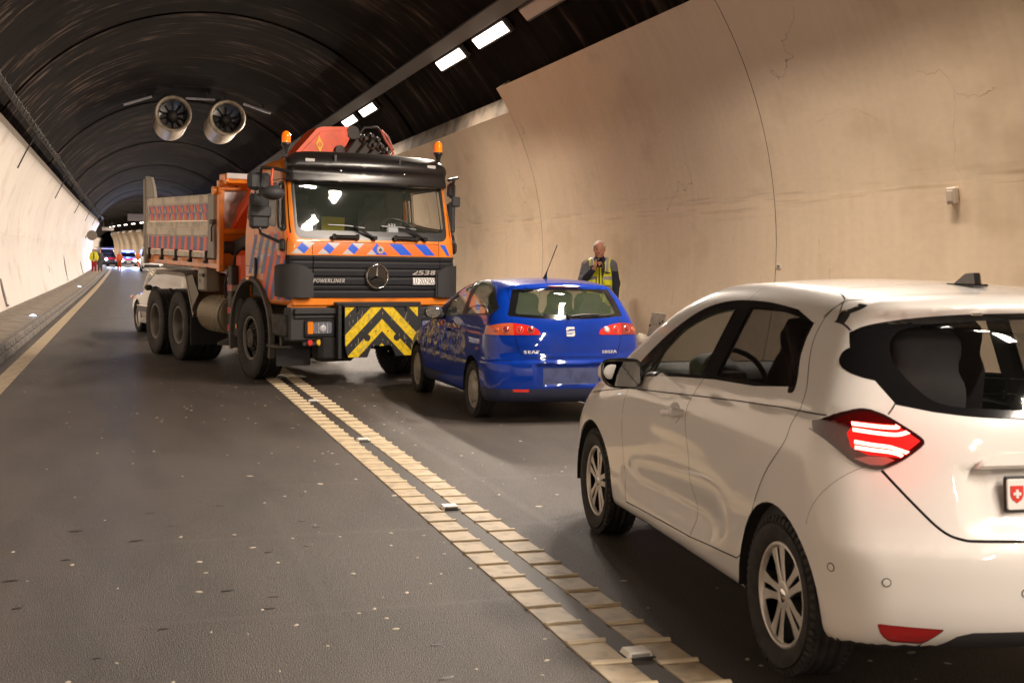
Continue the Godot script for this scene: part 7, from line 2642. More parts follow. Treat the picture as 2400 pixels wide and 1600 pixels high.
	for v in [0.56, -0.56]:
		var sb := Buf.new().box(tk(0.45, v, 1.62), Vector3(0.52, 0.16, 0.5), 0.06).box(tk(0.18, v, 2.02), Vector3(0.50, 0.66, 0.14), 0.06).box(tk(0.16, v, 2.42), Vector3(0.30, 0.2, 0.1), 0.04)
		part("seat", sb, M["interior"], inn)
	var swt := Transform3D(Basis(Vector3.RIGHT, -0.75), tk(0.93, 0.56, 2.02))
	var ring := []
	for k in 25:
		ring.append(swt * Vector3(cos(TAU * k / 24) * 0.23, 0, sin(TAU * k / 24) * 0.23))
	part("steering_wheel", Buf.new().tube(ring, 0.018, 8, false).box(swt * Vector3.ZERO, Vector3(0.4, 0.03, 0.07), 0.01, swt.basis), M["trim"], inn)
	part("papers", Buf.new().box(tk(1.16, 0.72, 1.96), Vector3(0.34, 0.006, 0.2), 0, Basis(Vector3.RIGHT, -0.25)), M["plate_white"], inn)
	part("glove", Buf.new().box(tk(1.14, 0.37, 2.0), Vector3(0.16, 0.11, 0.05), 0.015).box(tk(1.14, 0.32, 2.07), Vector3(0.022, 0.06, 0.03), 0.008).box(tk(1.14, 0.36, 2.075), Vector3(0.022, 0.06, 0.03), 0.008).box(tk(1.14, 0.40, 2.07), Vector3(0.022, 0.06, 0.03), 0.008), mat("cloth_pale", lin(0.5, 0.52, 0.55), 0.8), inn)
	for v in [-0.63, -0.40]:
		var x := facing(tk(0.10, v, 2.02), Vector3(0, 0, -1))
		part("first_aid_box", Buf.new().box(x.origin, Vector3(0.24 if v < -0.5 else 0.19, 0.24, 0.12), 0.015), mat("aid_orange", lin(0.45, 0.07, 0.02), 0.5) if v < -0.5 else M["aid_orange"], inn)
		part("aid_cross", Buf.new().box(x * Vector3(0, 0, 0.062), Vector3(0.085, 0.028, 0.004)).box(x * Vector3(0, 0, 0.063), Vector3(0.028, 0.085, 0.004)), M["plate_white"], inn)
	part("yellow_card", Buf.new().box(tk(0.06, -0.02, 2.08), Vector3(0.34, 0.25, 0.012), 0.0, Basis(Vector3(0, 0, 1), 0.03)), mat("card_yellow", lin(0.48, 0.44, 0.03), 0.6), inn)
	part("jacket", Blob.new().bone(tk(0.0, -0.55, 2.55), tk(0.02, -0.5, 2.25), 0.12, 0.17, 0.05, Vector3(1.2, 1, 0.7)).build(0.04), mat("jacket_dark", lin(0.05, 0.025, 0.02), 0.9), inn)
	# ---- front mudguards
	for g in [-1.0, 1.0]:
		var b := Buf.new()
		var cc := Vector2(0.10, 0.56)
		for k in 22:
			var a0 := lerpf(-0.28, PI + 0.25, k / 22.0)
			var a1 := lerpf(-0.28, PI + 0.25, (k + 1) / 22.0)
			var p := func(a: float, r: float, v: float) -> Vector3: return tk(cc.x + cos(a) * r, g * v, cc.y + sin(a) * r)
			b.quad(p.call(a0, 0.76, 1.245), p.call(a1, 0.76, 1.245), p.call(a1, 0.815, 1.245), p.call(a0, 0.815, 1.245))
			b.quad(p.call(a0, 0.815, 1.245), p.call(a1, 0.815, 1.245), p.call(a1, 0.83, 1.18), p.call(a0, 0.83, 1.18))
			b.quad(p.call(a0, 0.76, 1.245), p.call(a1, 0.76, 1.245), p.call(a1, 0.76, 0.75), p.call(a0, 0.76, 0.75))
		part("mudguard", b, mat("guard_grey", lin(0.085, 0.075, 0.065), 0.7) if g < 0 else M["guard_grey"], o)
		part("mudguard_well", Buf.new().box(tk(0.1, g * 0.74, 1.0), Vector3(0.02, 0.7, 1.4)), black, o)
	part("side_marker", Buf.new().box(tk(0.11, -1.255, 1.352), Vector3(0.03, 0.05, 0.11), 0.01), M["lamp_orange"], o)
	part("door_handle", Buf.new().box(tk(0.30, -1.225, 1.50), Vector3(0.03, 0.26, 0.05), 0.01), M["trim"], o)
	# ---- chassis and wheels
	part("chassis", Buf.new().box(tk(-1.9, 0.42, 0.85), Vector3(0.09, 0.30, 6.4), 0.01).box(tk(-1.9, -0.42, 0.85), Vector3(0.09, 0.30, 6.4), 0.01).box(tk(-4.0, 0, 0.56), Vector3(1.7, 0.24, 0.3), 0.08).box(tk(0.0, 0, 0.52), Vector3(1.8, 0.2, 0.2), 0.05).box(tk(-2.2, 0, 0.70), Vector3(0.5, 0.4, 3.0), 0.08), M["under"], o)
	for g in [-1.0, 1.0]:
		wheel(o, tk(0.0, g * 1.035, 0.545), 0.545, 0.33, 0.292, -g, "truck_front", 0.0, 0.2)
		for u in [-3.38, -4.73]:
			wheel(o, tk(u, g * 1.055, 0.545), 0.545, 0.30, 0.292, -g, "truck_rear", 0.0, 0.1)
			part("inner_tyre", tyre_buf(0.545, 0.29, 0.29, 0).lathe([Vector2(0.3, -0.1), Vector2(0.0, -0.1)], 24) if false else Buf.new().add(tyre_buf(0.545, 0.29, 0.29, 0), Transform3D(axle(-g), tk(u, g * 0.74, 0.545))), M["tyre"], o)
	# rear mudguards: a bent alloy sheet over both axles
	for g in [-1.0, 1.0]:
		var b := Buf.new()
		var pth := [Vector2(-2.37, 0.72), Vector2(-2.42, 0.80), Vector2(-2.72, 1.285), Vector2(-2.80, 1.32), Vector2(-4.30, 1.355), Vector2(-4.40, 1.335)]
		for k in pth.size() - 1:
			var p: Vector2 = pth[k]
			var q: Vector2 = pth[k + 1]
			b.quad(tk(p.x, g * 1.26, p.y), tk(q.x, g * 1.26, q.y), tk(q.x, g * 0.62, q.y), tk(p.x, g * 0.62, p.y))
			b.quad(tk(p.x, g * 1.262, p.y), tk(q.x, g * 1.262, q.y), tk(q.x, g * 1.262, q.y + 0.055), tk(p.x + (0.05 if k < 2 else 0.0), g * 1.262, p.y + 0.055))
			b.quad(tk(p.x + (0.05 if k < 2 else 0.0), g * 1.262, p.y + 0.055), tk(q.x, g * 1.262, q.y + 0.055), tk(q.x, g * 0.62, q.y + 0.06), tk(p.x, g * 0.62, p.y + 0.06))
		b.quad(tk(-2.42, g * 1.255, 0.85), tk(-2.72, g * 1.255, 1.33), tk(-2.4, g * 1.255, 1.36), tk(-2.08, g * 1.255, 1.08))
		part("rear_mudguard", b, mat("guard_alu", lin(0.20, 0.175, 0.135), 0.55, 0.3) if g < 0 else M["guard_alu"], o)
		part("rear_flap", Buf.new().box(tk(-2.42, g * 0.98, 0.52), Vector3(0.6, 0.46, 0.025), 0.004), M["rubber"], o)
	# tank wrapped in tread plate
	var tank := group("air_tank", o)
	var tb := Buf.new().lathe([Vector2(0.0, -0.53), Vector2(0.26, -0.53), Vector2(0.275, -0.51), Vector2(0.275, 0.51), Vector2(0.26, 0.53), Vector2(0.0, 0.53)], 36, Transform3D(Basis(Vector3(0, 1, 0), Vector3(0, 0, -1), Vector3(-1, 0, 0)), tk(-1.62, -0.99, 0.795)), false)
	var tp := mat("tread_plate", lin(0.30, 0.25, 0.17), 0.5, 0.4)
	part("tank_drum", tb, tp, tank)
	var lug := Buf.new()
	for i in 22:
		for j in 13:
			var a := TAU * (i + 0.5 * (j % 2)) / 36.0 - 1.2
			var p := tk(-1.62 - 0.48 + j * 0.08, -0.99 - cos(a) * 0.277, 0.795 + sin(a) * 0.277)
			lug.box(p, Vector3(0.006, 0.022, 0.052), 0.002, Basis(Vector3(0, 0, 1), a) * Basis(Vector3.RIGHT, 0.5 if j % 2 == 0 else -0.5))
	part("tread_lugs", lug, tp, tank).set_meta("kind", "stuff")
	part("tank_band", Buf.new().lathe([Vector2(0.284, -0.02), Vector2(0.284, 0.02)], 36, Transform3D(Basis(Vector3(0, 1, 0), Vector3(0, 0, -1), Vector3(-1, 0, 0)), tk(-1.12, -0.99, 0.795))), black, tank)
	part("tool_box", Buf.new().box(tk(-1.95, -1.14, 1.30), Vector3(0.24, 0.36, 0.34), 0.03), mat("box_grey", lin(0.26, 0.23, 0.18), 0.5, 0.2), o)
	part("tool_box_lock", Buf.new().box(tk(-1.83, -1.27, 1.36), Vector3(0.03, 0.05, 0.09), 0.012).box(tk(-1.99, -1.265, 1.36), Vector3(0.008, 0.05, 0.02)).box(tk(-1.99, -1.265, 1.28), Vector3(0.008, 0.05, 0.02)), M["trim"], o)
	part("air_box", Buf.new().box(tk(-0.62, -0.95, 0.80), Vector3(0.5, 0.62, 0.34), 0.05), mat("box_dark", lin(0.045, 0.04, 0.036), 0.7), o)
	part("side_reflector", Buf.new().box(tk(-0.50, -1.21, 0.68), Vector3(0.02, 0.07, 0.03), 0.008), M["lamp_orange"], o)
	# ---- crane between cab and body
	var cr := group("crane", o)
	part("crane_post", Buf.new().box(tk(-0.80, -0.55, 1.55), Vector3(0.36, 1.4, 0.42), 0.06).box(tk(-0.82, -0.72, 1.42), Vector3(0.7, 0.62, 0.36), 0.08), crane, cr)
	part("crane_base", Buf.new().box(tk(-0.8, 0, 0.98), Vector3(2.3, 0.22, 0.4), 0.03), mat("crane_dark", lin(0.03, 0.025, 0.024), 0.6), cr)
	var arm := func(a: Vector3, b: Vector3, w: float, h: float, m: Material, nm: String, bev := 0.025) -> void:
		var d := (b - a).normalized()
		var x := d.cross(Vector3.FORWARD if absf(d.z) < 0.9 else Vector3.UP).normalized()
		part(nm, Buf.new().box((a + b) * 0.5, Vector3(w, a.distance_to(b), h), bev, Basis(x, d, x.cross(d))), m, cr)
	# folded main arm rising from the body side to the roof
	arm.call(tk(-1.55, -0.98, 1.85), tk(-0.62, -0.70, 2.75), 0.24, 0.24, crane, "outer_arm")
	part("arm_knuckle", Buf.new().prism(rounded(vs([-0.13, -0.24, 0.12, -0.24, 0.15, 0.10, 0.0, 0.22, -0.15, 0.08]), 0.04), -0.10, 0.10, Transform3D(Basis(Vector3(0, 0, -1), Vector3(0, 1, 0), Vector3(1, 0, 0)), tk(-1.62, -0.99, 1.82)), 0.015), crane, cr)
	arm.call(tk(-1.35, -0.99, 1.72), tk(-0.85, -0.86, 1.88), 0.18, 0.18, M["crane_dark"], "arm_cylinder")
	arm.call(tk(-1.25, -0.9, 0.95), tk(-0.95, -0.9, 1.62), 0.20, 0.22, crane, "lower_arm")
	part("arm_pin", Buf.new().lathe([Vector2(0.085, -0.14), Vector2(0.085, 0.14), Vector2(0.0, 0.14)], 20, Transform3D(Basis(Vector3(0, 1, 0), Vector3(1, 0, 0), Vector3(0, 0, -1)), tk(-1.20, -1.03, 1.77))), M["crane_dark"], cr)
	# boom across the roof, its side plate with a yellow diamond
	var bp := Transform3D(Basis(Vector3(-1, 0, 0), Vector3(0, 1, 0), Vector3(0, 0, -1)), tk(-0.62, 0.0, 0.0))  # xy plane: x = v, z forward
	var boom := rounded(vs([-0.72, 2.72, -0.05, 3.46, 0.02, 3.49, 0.46, 3.52, 0.50, 3.45, 0.40, 3.25, 0.18, 3.05, -0.42, 2.60]), 0.03)
	var bo := Buf.new()
	var flip := PackedVector2Array()
	for e in boom:
		flip.append(Vector2(-e.x, e.y))
	var bq := Transform3D(Basis(Vector3(1, 0, 0), Vector3(0, 1, 0), Vector3(0, 0, 1)), Vector3.ZERO)
	bo.prism(flip, 0.46, 0.82, bq, 0.02)
	var bo2 := Buf.new()
	for k in range(0, bo.v.size(), 3):
		bo2.t3(bo.v[k], bo.v[k + 1], bo.v[k + 2], bo.n[k], bo.n[k + 1], bo.n[k + 2])
	part("boom", bo2, crane, cr)
	var fz := facing(tk(-0.458, 0.0, 3.27), Vector3(0, 0, -1))
	part("boom_front_plate", Buf.new().prism(rounded(vs([-0.50, 2.90, 0.00, 3.42, 0.44, 3.46, 0.34, 3.22, 0.10, 3.02, -0.2, 2.80]), 0.03), 0.0, 0.012, facing(tk(-0.452, 0.0, 0.0), Vector3(0, 0, -1)), 0.003), crane, cr)
	part("diamond_mark", Buf.new().prism(PackedVector2Array([Vector2(-0.01, 0.145), Vector2(0.055, 0.02), Vector2(0.01, -0.10), Vector2(-0.06, 0.02)]), 0.02, 0.024, facing(tk(-0.455, -0.02, 3.22), Vector3(0, 0, -1))), mat("mark_yellow", lin(0.75, 0.42, 0.01), 0.5), cr)
	part("diamond_ring", Buf.new().lathe([Vector2(0.030, 0.0), Vector2(0.030, 0.003), Vector2(0.014, 0.003), Vector2(0.014, 0.0)], 20, Transform3D(Basis(Vector3(1, 0, 0), Vector3(0, 0, -1), Vector3(0, 1, 0)), tk(-0.429, -0.02, 3.235))), crane, cr)
	part("boom_pin", Buf.new().lathe([Vector2(0.07, 0.0), Vector2(0.07, 0.08), Vector2(0.04, 0.085), Vector2(0.0, 0.085)], 18, Transform3D(Basis(Vector3(1, 0, 0), Vector3(0, 0, -1), Vector3(0, 1, 0)), tk(-0.45, 0.27, 3.17))), M["crane_dark"], cr)
	# folded black extensions and hydraulics to the right of the boom
	var dk: Material = M["crane_dark"]
	for k in 4:
		var off := k * 0.155
		arm.call(tk(-0.55, 0.30 + off, 2.92), tk(-0.55, 0.62 + off * 0.98, 3.34 - k * 0.055), 0.12, 0.16 + 0.02 * (k % 2), dk, "boom_extension", 0.015)
	part("boom_head", Buf.new().lathe([Vector2(0.095, -0.12), Vector2(0.095, 0.12), Vector2(0.0, 0.12)], 20, Transform3D(Basis(Vector3(1, 0, 0), Vector3(0, 0, -1), Vector3(0, 1, 0)), tk(-0.56, 0.50, 3.44))).box(tk(-0.56, 0.62, 3.38), Vector3(0.2, 0.12, 0.2), 0.03, Basis(Vector3(0, 0, 1), 0.5)), dk, cr)
	for q in [[0.66, 3.36, 0.10], [0.76, 3.40, 0.085], [0.86, 3.35, 0.09], [0.92, 3.26, 0.10], [1.02, 3.18, 0.09], [0.80, 3.28, 0.12]]:
		part("hydraulic_block", Buf.new().box(tk(-0.50, q[0], q[1]), Vector3(q[2], q[2] * 1.1, 0.16), 0.015, Basis(Vector3(0, 0, 1), 0.65)).lathe([Vector2(0.028, 0), Vector2(0.028, 0.1), Vector2(0.0, 0.1)], 10, Transform3D(Basis(Vector3(1, 0, 0), Vector3(0, 0, -1), Vector3(0, 1, 0)), tk(-0.44, q[0], q[1]))), dk, cr)
	part("hydraulic_hose", Buf.new().tube([tk(-0.5, 0.60, 3.40), tk(-0.46, 0.68, 3.52), tk(-0.46, 0.88, 3.54), tk(-0.48, 1.02, 3.44), tk(-0.5, 1.10, 3.28), tk(-0.52, 1.10, 3.10)], 0.018, 8).tube([tk(-0.44, 0.90, 3.52), tk(-0.44, 1.06, 3.40), tk(-0.45, 1.14, 3.22)], 0.014, 8), dk, cr)
	part("load_hook", Buf.new().tube([tk(-0.42, 0.93, 3.50), tk(-0.42, 1.00, 3.36), tk(-0.42, 1.08, 3.26), tk(-0.42, 1.12, 3.17), tk(-0.42, 1.07, 3.12), tk(-0.42, 1.01, 3.17)], 0.020, 8).tube([tk(-0.42, 0.93, 3.50), tk(-0.42, 1.0, 3.44), tk(-0.42, 1.06, 3.36), tk(-0.42, 1.12, 3.24)], 0.013, 8), mat("hook_red", lin(0.45, 0.12, 0.09), 0.5), cr)
	part("control_hoses", Buf.new().tube([tk(-1.30, -1.02, 1.55), tk(-1.34, -1.10, 1.25), tk(-1.25, -1.12, 1.05), tk(-1.12, -1.08, 1.22), tk(-1.15, -1.02, 1.5)], 0.016, 8).tube([tk(-1.15, -1.0, 1.7), tk(-1.05, -1.1, 1.3), tk(-1.0, -1.05, 0.95)], 0.02, 8).tube([tk(-1.22, -1.0, 1.6), tk(-1.12, -1.12, 1.25), tk(-0.98, -1.08, 1.1)], 0.014, 8), dk, cr)
	# stabiliser leg with red and white bands, foot below
	part("stabiliser_leg", Buf.new().box(tk(-0.90, -1.10, 1.0), Vector3(0.15, 1.02, 0.17), 0.015), dk, cr)
	for w in [0.60, 0.84, 1.16]:
		part("leg_band", Buf.new().box(tk(-0.90, -1.10, w + 0.04), Vector3(0.154, 0.085, 0.174), 0.004), mat("band_white", lin(0.42, 0.36, 0.30), 0.5) if not M.has("band_white") else M["band_white"], cr)
		part("leg_mark", Buf.new().prism(PackedVector2Array([Vector2(-0.088, -0.042), Vector2(-0.02, -0.042), Vector2(0.07, 0.042), Vector2(-0.05, 0.042)]), 0.0, 0.004, Transform3D(Basis(Vector3(0, 0, -1), Vector3(0, 1, 0), Vector3(1, 0, 0)), tk(-0.90, -1.176, w + 0.04))), M["red_print"], cr)
	part("stabiliser_foot", Buf.new().lathe([Vector2(0.24, 0.40), Vector2(0.24, 0.43), Vector2(0.08, 0.50), Vector2(0.06, 0.54)], 24, Transform3D(Basis(), tk(-0.90, -1.10, 0.0))), M["box_dark"], cr)
	build_tipper(o, orange, alu, red, bluel, silverw)

func build_tipper(o: Node3D, orange: Material, alu: Material, red: Material, blue: Material, silver: Material) -> void:
	var t := group("tipper_body", o, tk(-1.25, 0, 1.45))
	t.rotation.x = -0.018
	var L := 3.80
	# local: u from 0 back to -L, w from 0 (beam bottom) to 1.05
	var P := func(u: float, v: float, w: float) -> Vector3: return Vector3(-v, w, -u)
	part("floor_frame", Buf.new().box(P.call(-L * 0.5, 0, 0.07), Vector3(2.40, 0.14, L), 0.015).box(P.call(-L * 0.5, 0.42, -0.12), Vector3(0.12, 0.26, L - 0.3), 0.01).box(P.call(-L * 0.5, -0.42, -0.12), Vector3(0.12, 0.26, L - 0.3), 0.01).box(P.call(-L * 0.5, 0, 0.16), Vector3(2.4, 0.02, L)), orange, t)
	for g in [-1.0, 1.0]:
		var v: float = g * 1.235
		# upper and lower side board: each two thick rails with a recessed field between
		for q in [["upper_board", 0.60, 1.08], ["lower_board", 0.15, 0.60]]:
			var b := Buf.new()
			var lo: float = q[1]
			var hi: float = q[2]
			b.box(P.call(-L * 0.5 - 0.13, v, hi - 0.065), Vector3(0.05, 0.125, L - 0.42), 0.008)
			b.box(P.call(-L * 0.5 - 0.13, v, lo + 0.045), Vector3(0.05, 0.085, L - 0.42), 0.008)
			b.box(P.call(-L * 0.5 - 0.13, v - g * 0.012, (lo + hi) * 0.5), Vector3(0.02, hi - lo - 0.2, L - 0.42))
			part(q[0], b, alu, t)
			# stickers in the recessed field
			var fl := lo + 0.095
			var fh := hi - 0.135
			var reds := Buf.new()
			var blues := Buf.new()
			var sil := Buf.new()
			var xf := Transform3D(Basis(Vector3(0, 0, -g), Vector3(0, 1, 0), Vector3(g * -1.0, 0, 0)) if false else Basis(Vector3(0, 0, g), Vector3(0, 1, 0), Vector3(-g, 0, 0)), Vector3(-v - 0.0 + g * 0.0025, 0, 0))
			var U := func(u: float, w: float) -> Vector2: return Vector2(-u * g, w)
			blues.prism(PackedVector2Array([U.call(-0.40, fl + 0.005), U.call(-L + 0.12, fl + 0.005), U.call(-L + 0.12, fh - 0.005), U.call(-0.40, fh - 0.005)]), 0.0, 0.002, xf)
			var mid := (fl + fh) * 0.5
			var n := 10
			var d := (L - 0.60) / n
			for k in n:
				var u := -0.50 - k * d
				if q[0] == "upper_board":
					reds.prism(PackedVector2Array([U.call(u, fl + 0.008), U.call(u - d * 0.45, fl + 0.008), U.call(u - d * 0.68, mid - 0.004), U.call(u - d * 0.22, mid - 0.004)]), 0.002, 0.004, xf)
					reds.prism(PackedVector2Array([U.call(u, mid + 0.004), U.call(u - d * 0.45, mid + 0.004), U.call(u - d * 0.68, fh - 0.008), U.call(u - d * 0.22, fh - 0.008)]), 0.002, 0.004, xf)
					sil.prism(PackedVector2Array([U.call(u - d * 0.47, fl + 0.008), U.call(u - d * 0.70, mid - 0.004), U.call(u - d * 0.92, fl + 0.008)]), 0.002, 0.004, xf)
					sil.prism(PackedVector2Array([U.call(u - d * 0.70, mid + 0.004), U.call(u - d * 1.0, mid + 0.004), U.call(u - d * 0.92, fh - 0.008)]), 0.002, 0.004, xf)
				else:
					reds.prism(PackedVector2Array([U.call(u - d * 0.10, fl + 0.008), U.call(u - d * 0.56, fl + 0.008), U.call(u - d * 0.44, fh - 0.008), U.call(u + d * 0.02, fh - 0.008)]), 0.002, 0.004, xf)
			part("blue_field", blues, blue, t)
			part("red_strips", reds, red, t)
			if sil.v.size():
				part("silver_strips", sil, silver, t)
		# hinges along the bottom edge
		for k in 5:
			var u := -0.42 - k * (L - 0.7) / 4.0
			part("board_hinge", Buf.new().box(P.call(u, v + g * 0.03, 0.19), Vector3(0.05, 0.14, 0.05), 0.01).box(P.call(u - 0.02, v + g * 0.04, 0.10), Vector3(0.06, 0.05, 0.10), 0.012), M["crane_dark"], t)
		part("front_post", Buf.new().box(P.call(-0.22, v, 0.62), Vector3(0.07, 0.94, 0.28), 0.012), mat("post_alu", lin(0.25, 0.225, 0.19), 0.5, 0.3) if g < 0 else M["post_alu"], t)
		part("rear_post", Buf.new().box(P.call(-L - 0.02, v, 0.70), Vector3(0.09, 1.42, 0.10), 0.015).prism(PackedVector2Array([Vector2(0, 0), Vector2(0.55, 0.0), Vector2(0.46, 0.20), Vector2(0.32, 0.34), Vector2(0.05, 0.37), Vector2(0, 0.37)]), -0.025, 0.025, Transform3D(Basis(Vector3(0, 0, -1), Vector3(0, 1, 0), Vector3(1, 0, 0)), P.call(-L + 0.0, v, 1.08)), 0.008), M["post_alu"], t)
		part("corner_latch", Buf.new().tube([P.call(-0.10, v + g * 0.02, 0.66), P.call(-0.06, v + g * 0.07, 0.60), P.call(-0.05, v + g * 0.07, 0.40)], 0.014, 6).box(P.call(-0.15, v + g * 0.02, 0.68), Vector3(0.06, 0.07, 0.16), 0.01), M["crane_dark"], t)
		part("corner_pin", Buf.new().lathe([Vector2(0.06, -0.05), Vector2(0.06, 0.05), Vector2(0.03, 0.055), Vector2(0.0, 0.055)], 16, Transform3D(axle(-g), P.call(-0.02, v + g * 0.02, 1.12))).box(P.call(0.0, v - g * 0.01, 1.13), Vector3(0.05, 0.12, 0.2), 0.02), orange, t)
	# front wall: orange frame with pale sheet, overhang with a light edge
	part("front_frame", Buf.new().box(P.call(0.02, -1.20, 0.62), Vector3(0.08, 1.30, 0.12), 0.01).box(P.call(0.02, 1.20, 0.62), Vector3(0.08, 1.30, 0.12), 0.01).box(P.call(0.03, 0, 1.18), Vector3(2.44, 0.10, 0.13), 0.012).box(P.call(0.02, 0, 0.55), Vector3(2.4, 0.08, 0.1), 0.01).box(P.call(0.12, 0, 1.27), Vector3(2.36, 0.03, 0.3), 0.008, Basis(Vector3.RIGHT, -0.25)).box(P.call(0.10, -1.18, 1.28), Vector3(0.05, 0.15, 0.26), 0.01), orange, t)
	part("front_edge", Buf.new().box(P.call(0.26, 0, 1.325), Vector3(2.38, 0.075, 0.02), 0.004), mat("edge_pale", lin(0.62, 0.60, 0.58), 0.45), t)
	part("front_sheet", Buf.new().box(P.call(0.0, 0, 0.86), Vector3(2.36, 0.58, 0.03)), worn(mat("sheet_pale", lin(0.52, 0.50, 0.50), 0.4, 0.2), 0.5, 0.75, 50), t)
	part("front_sheet_low", Buf.new().box(P.call(0.0, 0, 0.30), Vector3(2.36, 0.5, 0.03)), orange, t)
	part("tailgate", Buf.new().box(P.call(-L - 0.02, 0, 0.62), Vector3(2.38, 0.94, 0.06), 0.01), alu, t)
	var bolts := Buf.new()
	for k in 6:
		bolts.ball(P.call(0.095, -1.0 + k * 0.4, 1.19), Vector3(0.014, 0.014, 0.01), 8)
	part("frame_bolts", bolts, M["crane_dark"], t)

# ------------------------------------------------------------------ people
# local axes: faces +z, x to the viewer's right
func build_responder() -> void:
	var o := thing("person", "white-haired person in yellow vest on the walkway, filming with a phone", "person", Vector3(6.80, 0.2, -17.35), -0.36)
	var skin := mat("skin", lin(0.50, 0.235, 0.15), 0.5)
	skin.subsurf_scatter_enabled = true
	skin.subsurf_scatter_strength = 0.1
	var hair := mat("white_hair", lin(0.55, 0.50, 0.46), 0.8)
	var navy := mat("jacket_navy", lin(0.016, 0.018, 0.034), 0.85)
	var grey := mat("jacket_grey", lin(0.12, 0.125, 0.14), 0.8)
	var yel := mat("vest_yellow", lin(0.74, 0.74, 0.012), 0.6)
	var tape := mat("reflex_grey", lin(0.36, 0.34, 0.37), 0.4, 0.1)
	var cloth := mat("trousers_dark", lin(0.014, 0.014, 0.02), 0.9)
	# one continuous body
	var b := Blob.new()
	b.bone(Vector3(0, 1.00, 0), Vector3(0, 1.36, 0.0), 0.11, 0.12, 0.06, Vector3(1.25, 1, 0.85))
	b.bone(Vector3(-0.15, 1.40, 0), Vector3(0.15, 1.40, 0), 0.055, 0.055, 0.06)
	b.bone(Vector3(0, 1.38, 0.0), Vector3(0, 1.53, 0.015), 0.065, 0.060, 0.04)
	for g in [-1.0, 1.0]:
		b.bone(Vector3(g * 0.09, 0.95, 0), Vector3(g * 0.10, 0.50, 0.02), 0.085, 0.055, 0.04)
		b.bone(Vector3(g * 0.10, 0.50, 0.02), Vector3(g * 0.10, 0.08, -0.02), 0.053, 0.036, 0.03)
		b.bone(Vector3(g * 0.10, 0.05, -0.03), Vector3(g * 0.11, 0.03, 0.14), 0.035, 0.03, 0.03)
	# his right arm raised to the phone, left arm hanging
	var sr := Vector3(-0.20, 1.39, 0.0)
	var er := Vector3(-0.265, 1.13, 0.06)
	var wr := Vector3(-0.075, 1.345, 0.29)
	b.bone(sr, er, 0.045, 0.038, 0.04)
	b.bone(er, wr, 0.038, 0.028, 0.03)
	var slp := Vector3(0.20, 1.39, 0.0)
	var el := Vector3(0.255, 1.12, -0.02)
	var wl := Vector3(0.25, 0.86, 0.06)
	b.bone(slp, el, 0.045, 0.038, 0.04)
	b.bone(el, wl, 0.038, 0.028, 0.03)
	var q := b.build(0.02)
	# head, leaning to the screen
	var hx := Transform3D(Basis(Vector3.RIGHT, 0.20) * Basis(Vector3.UP, -0.05), Vector3(-0.005, 1.625, 0.035))
	var h := Blob.new()
	h.bone(Vector3(0, 0.035, -0.02), Vector3(0, 0.035, 0.012), 0.086, 0.084, 0.03, Vector3(0.92, 1.05, 1.05))
	h.bone(Vector3(0, -0.045, 0.03), Vector3(0, -0.078, 0.055), 0.060, 0.040, 0.04)
	h.bone(Vector3(-0.035, -0.03, 0.05), Vector3(0.035, -0.03, 0.05), 0.035, 0.035, 0.03)
	h.bone(Vector3(0, 0.012, 0.092), Vector3(0, -0.026, 0.112), 0.009, 0.014, 0.016)
	h.bone(Vector3(-0.034, 0.026, 0.084), Vector3(0.034, 0.026, 0.084), 0.012, 0.012, 0.018)
	h.bone(Vector3(-0.018, -0.058, 0.090), Vector3(0.018, -0.058, 0.090), 0.010, 0.010, 0.014)
	h.bone(Vector3(0, -0.09, 0.07), Vector3(0, -0.09, 0.074), 0.022, 0.022, 0.02)
	for g in [-1.0, 1.0]:
		h.bone(Vector3(g * 0.082, 0.012, -0.005), Vector3(g * 0.086, -0.022, 0.0), 0.014, 0.010, 0.012, Vector3(0.6, 1.1, 1))
	h.bone(Vector3(0, -0.05, -0.01), Vector3(0, -0.16, -0.03), 0.062, 0.062, 0.04)
	q.add(h.build(0.008), hx)
	# right hand: palm, four curled fingers, thumb on the near edge
	var hd := Blob.new()
	hd.bone(wr, wr + Vector3(0.022, 0.045, 0.02), 0.028, 0.034, 0.02, Vector3(1, 1, 0.8))
	var palm := wr + Vector3(0.022, 0.05, 0.022)
	for k in 4:
		var r := palm + Vector3(0.010 + 0.002 * k, 0.030 - 0.021 * k, 0.016)
		var k1 := r + Vector3(0.030, 0.008 - 0.002 * k, 0.020)
		var k2 := k1 + Vector3(0.034 - 0.004 * absf(k - 1.0), 0.0, -0.004)
		var k3 := k2 + Vector3(0.018, -0.002, -0.014)
		hd.bone(r, k1, 0.0105, 0.010, 0.006)
		hd.bone(k1, k2, 0.010, 0.0092, 0.004)
		hd.bone(k2, k3, 0.0092, 0.008, 0.004)
	hd.bone(palm + Vector3(-0.012, 0.0, 0.01), palm + Vector3(-0.018, 0.042, 0.018), 0.013, 0.012, 0.008)
	hd.bone(palm + Vector3(-0.018, 0.042, 0.018), palm + Vector3(0.004, 0.066, 0.026), 0.012, 0.009, 0.006)
	q.add(hd.build(0.005))
	# left hand hanging
	var lh := Blob.new()
	lh.bone(wl, wl + Vector3(0, -0.07, 0.015), 0.028, 0.034, 0.02, Vector3(0.7, 1, 1))
	for k in 4:
		var r := wl + Vector3(-0.005, -0.09, 0.045 - 0.02 * k)
		var k1 := r + Vector3(-0.004, -0.038, 0.006)
		hd = lh
		lh.bone(r, k1, 0.0105, 0.0095, 0.006)
		lh.bone(k1, k1 + Vector3(-0.012, -0.034 + 0.004 * absf(k - 1.0), 0.002), 0.0095, 0.008, 0.004)
	lh.bone(wl + Vector3(0, -0.03, 0.03), wl + Vector3(-0.008, -0.075, 0.062), 0.013, 0.010, 0.01)
	q.add(lh.build(0.008))
	part("body", q, skin, o)
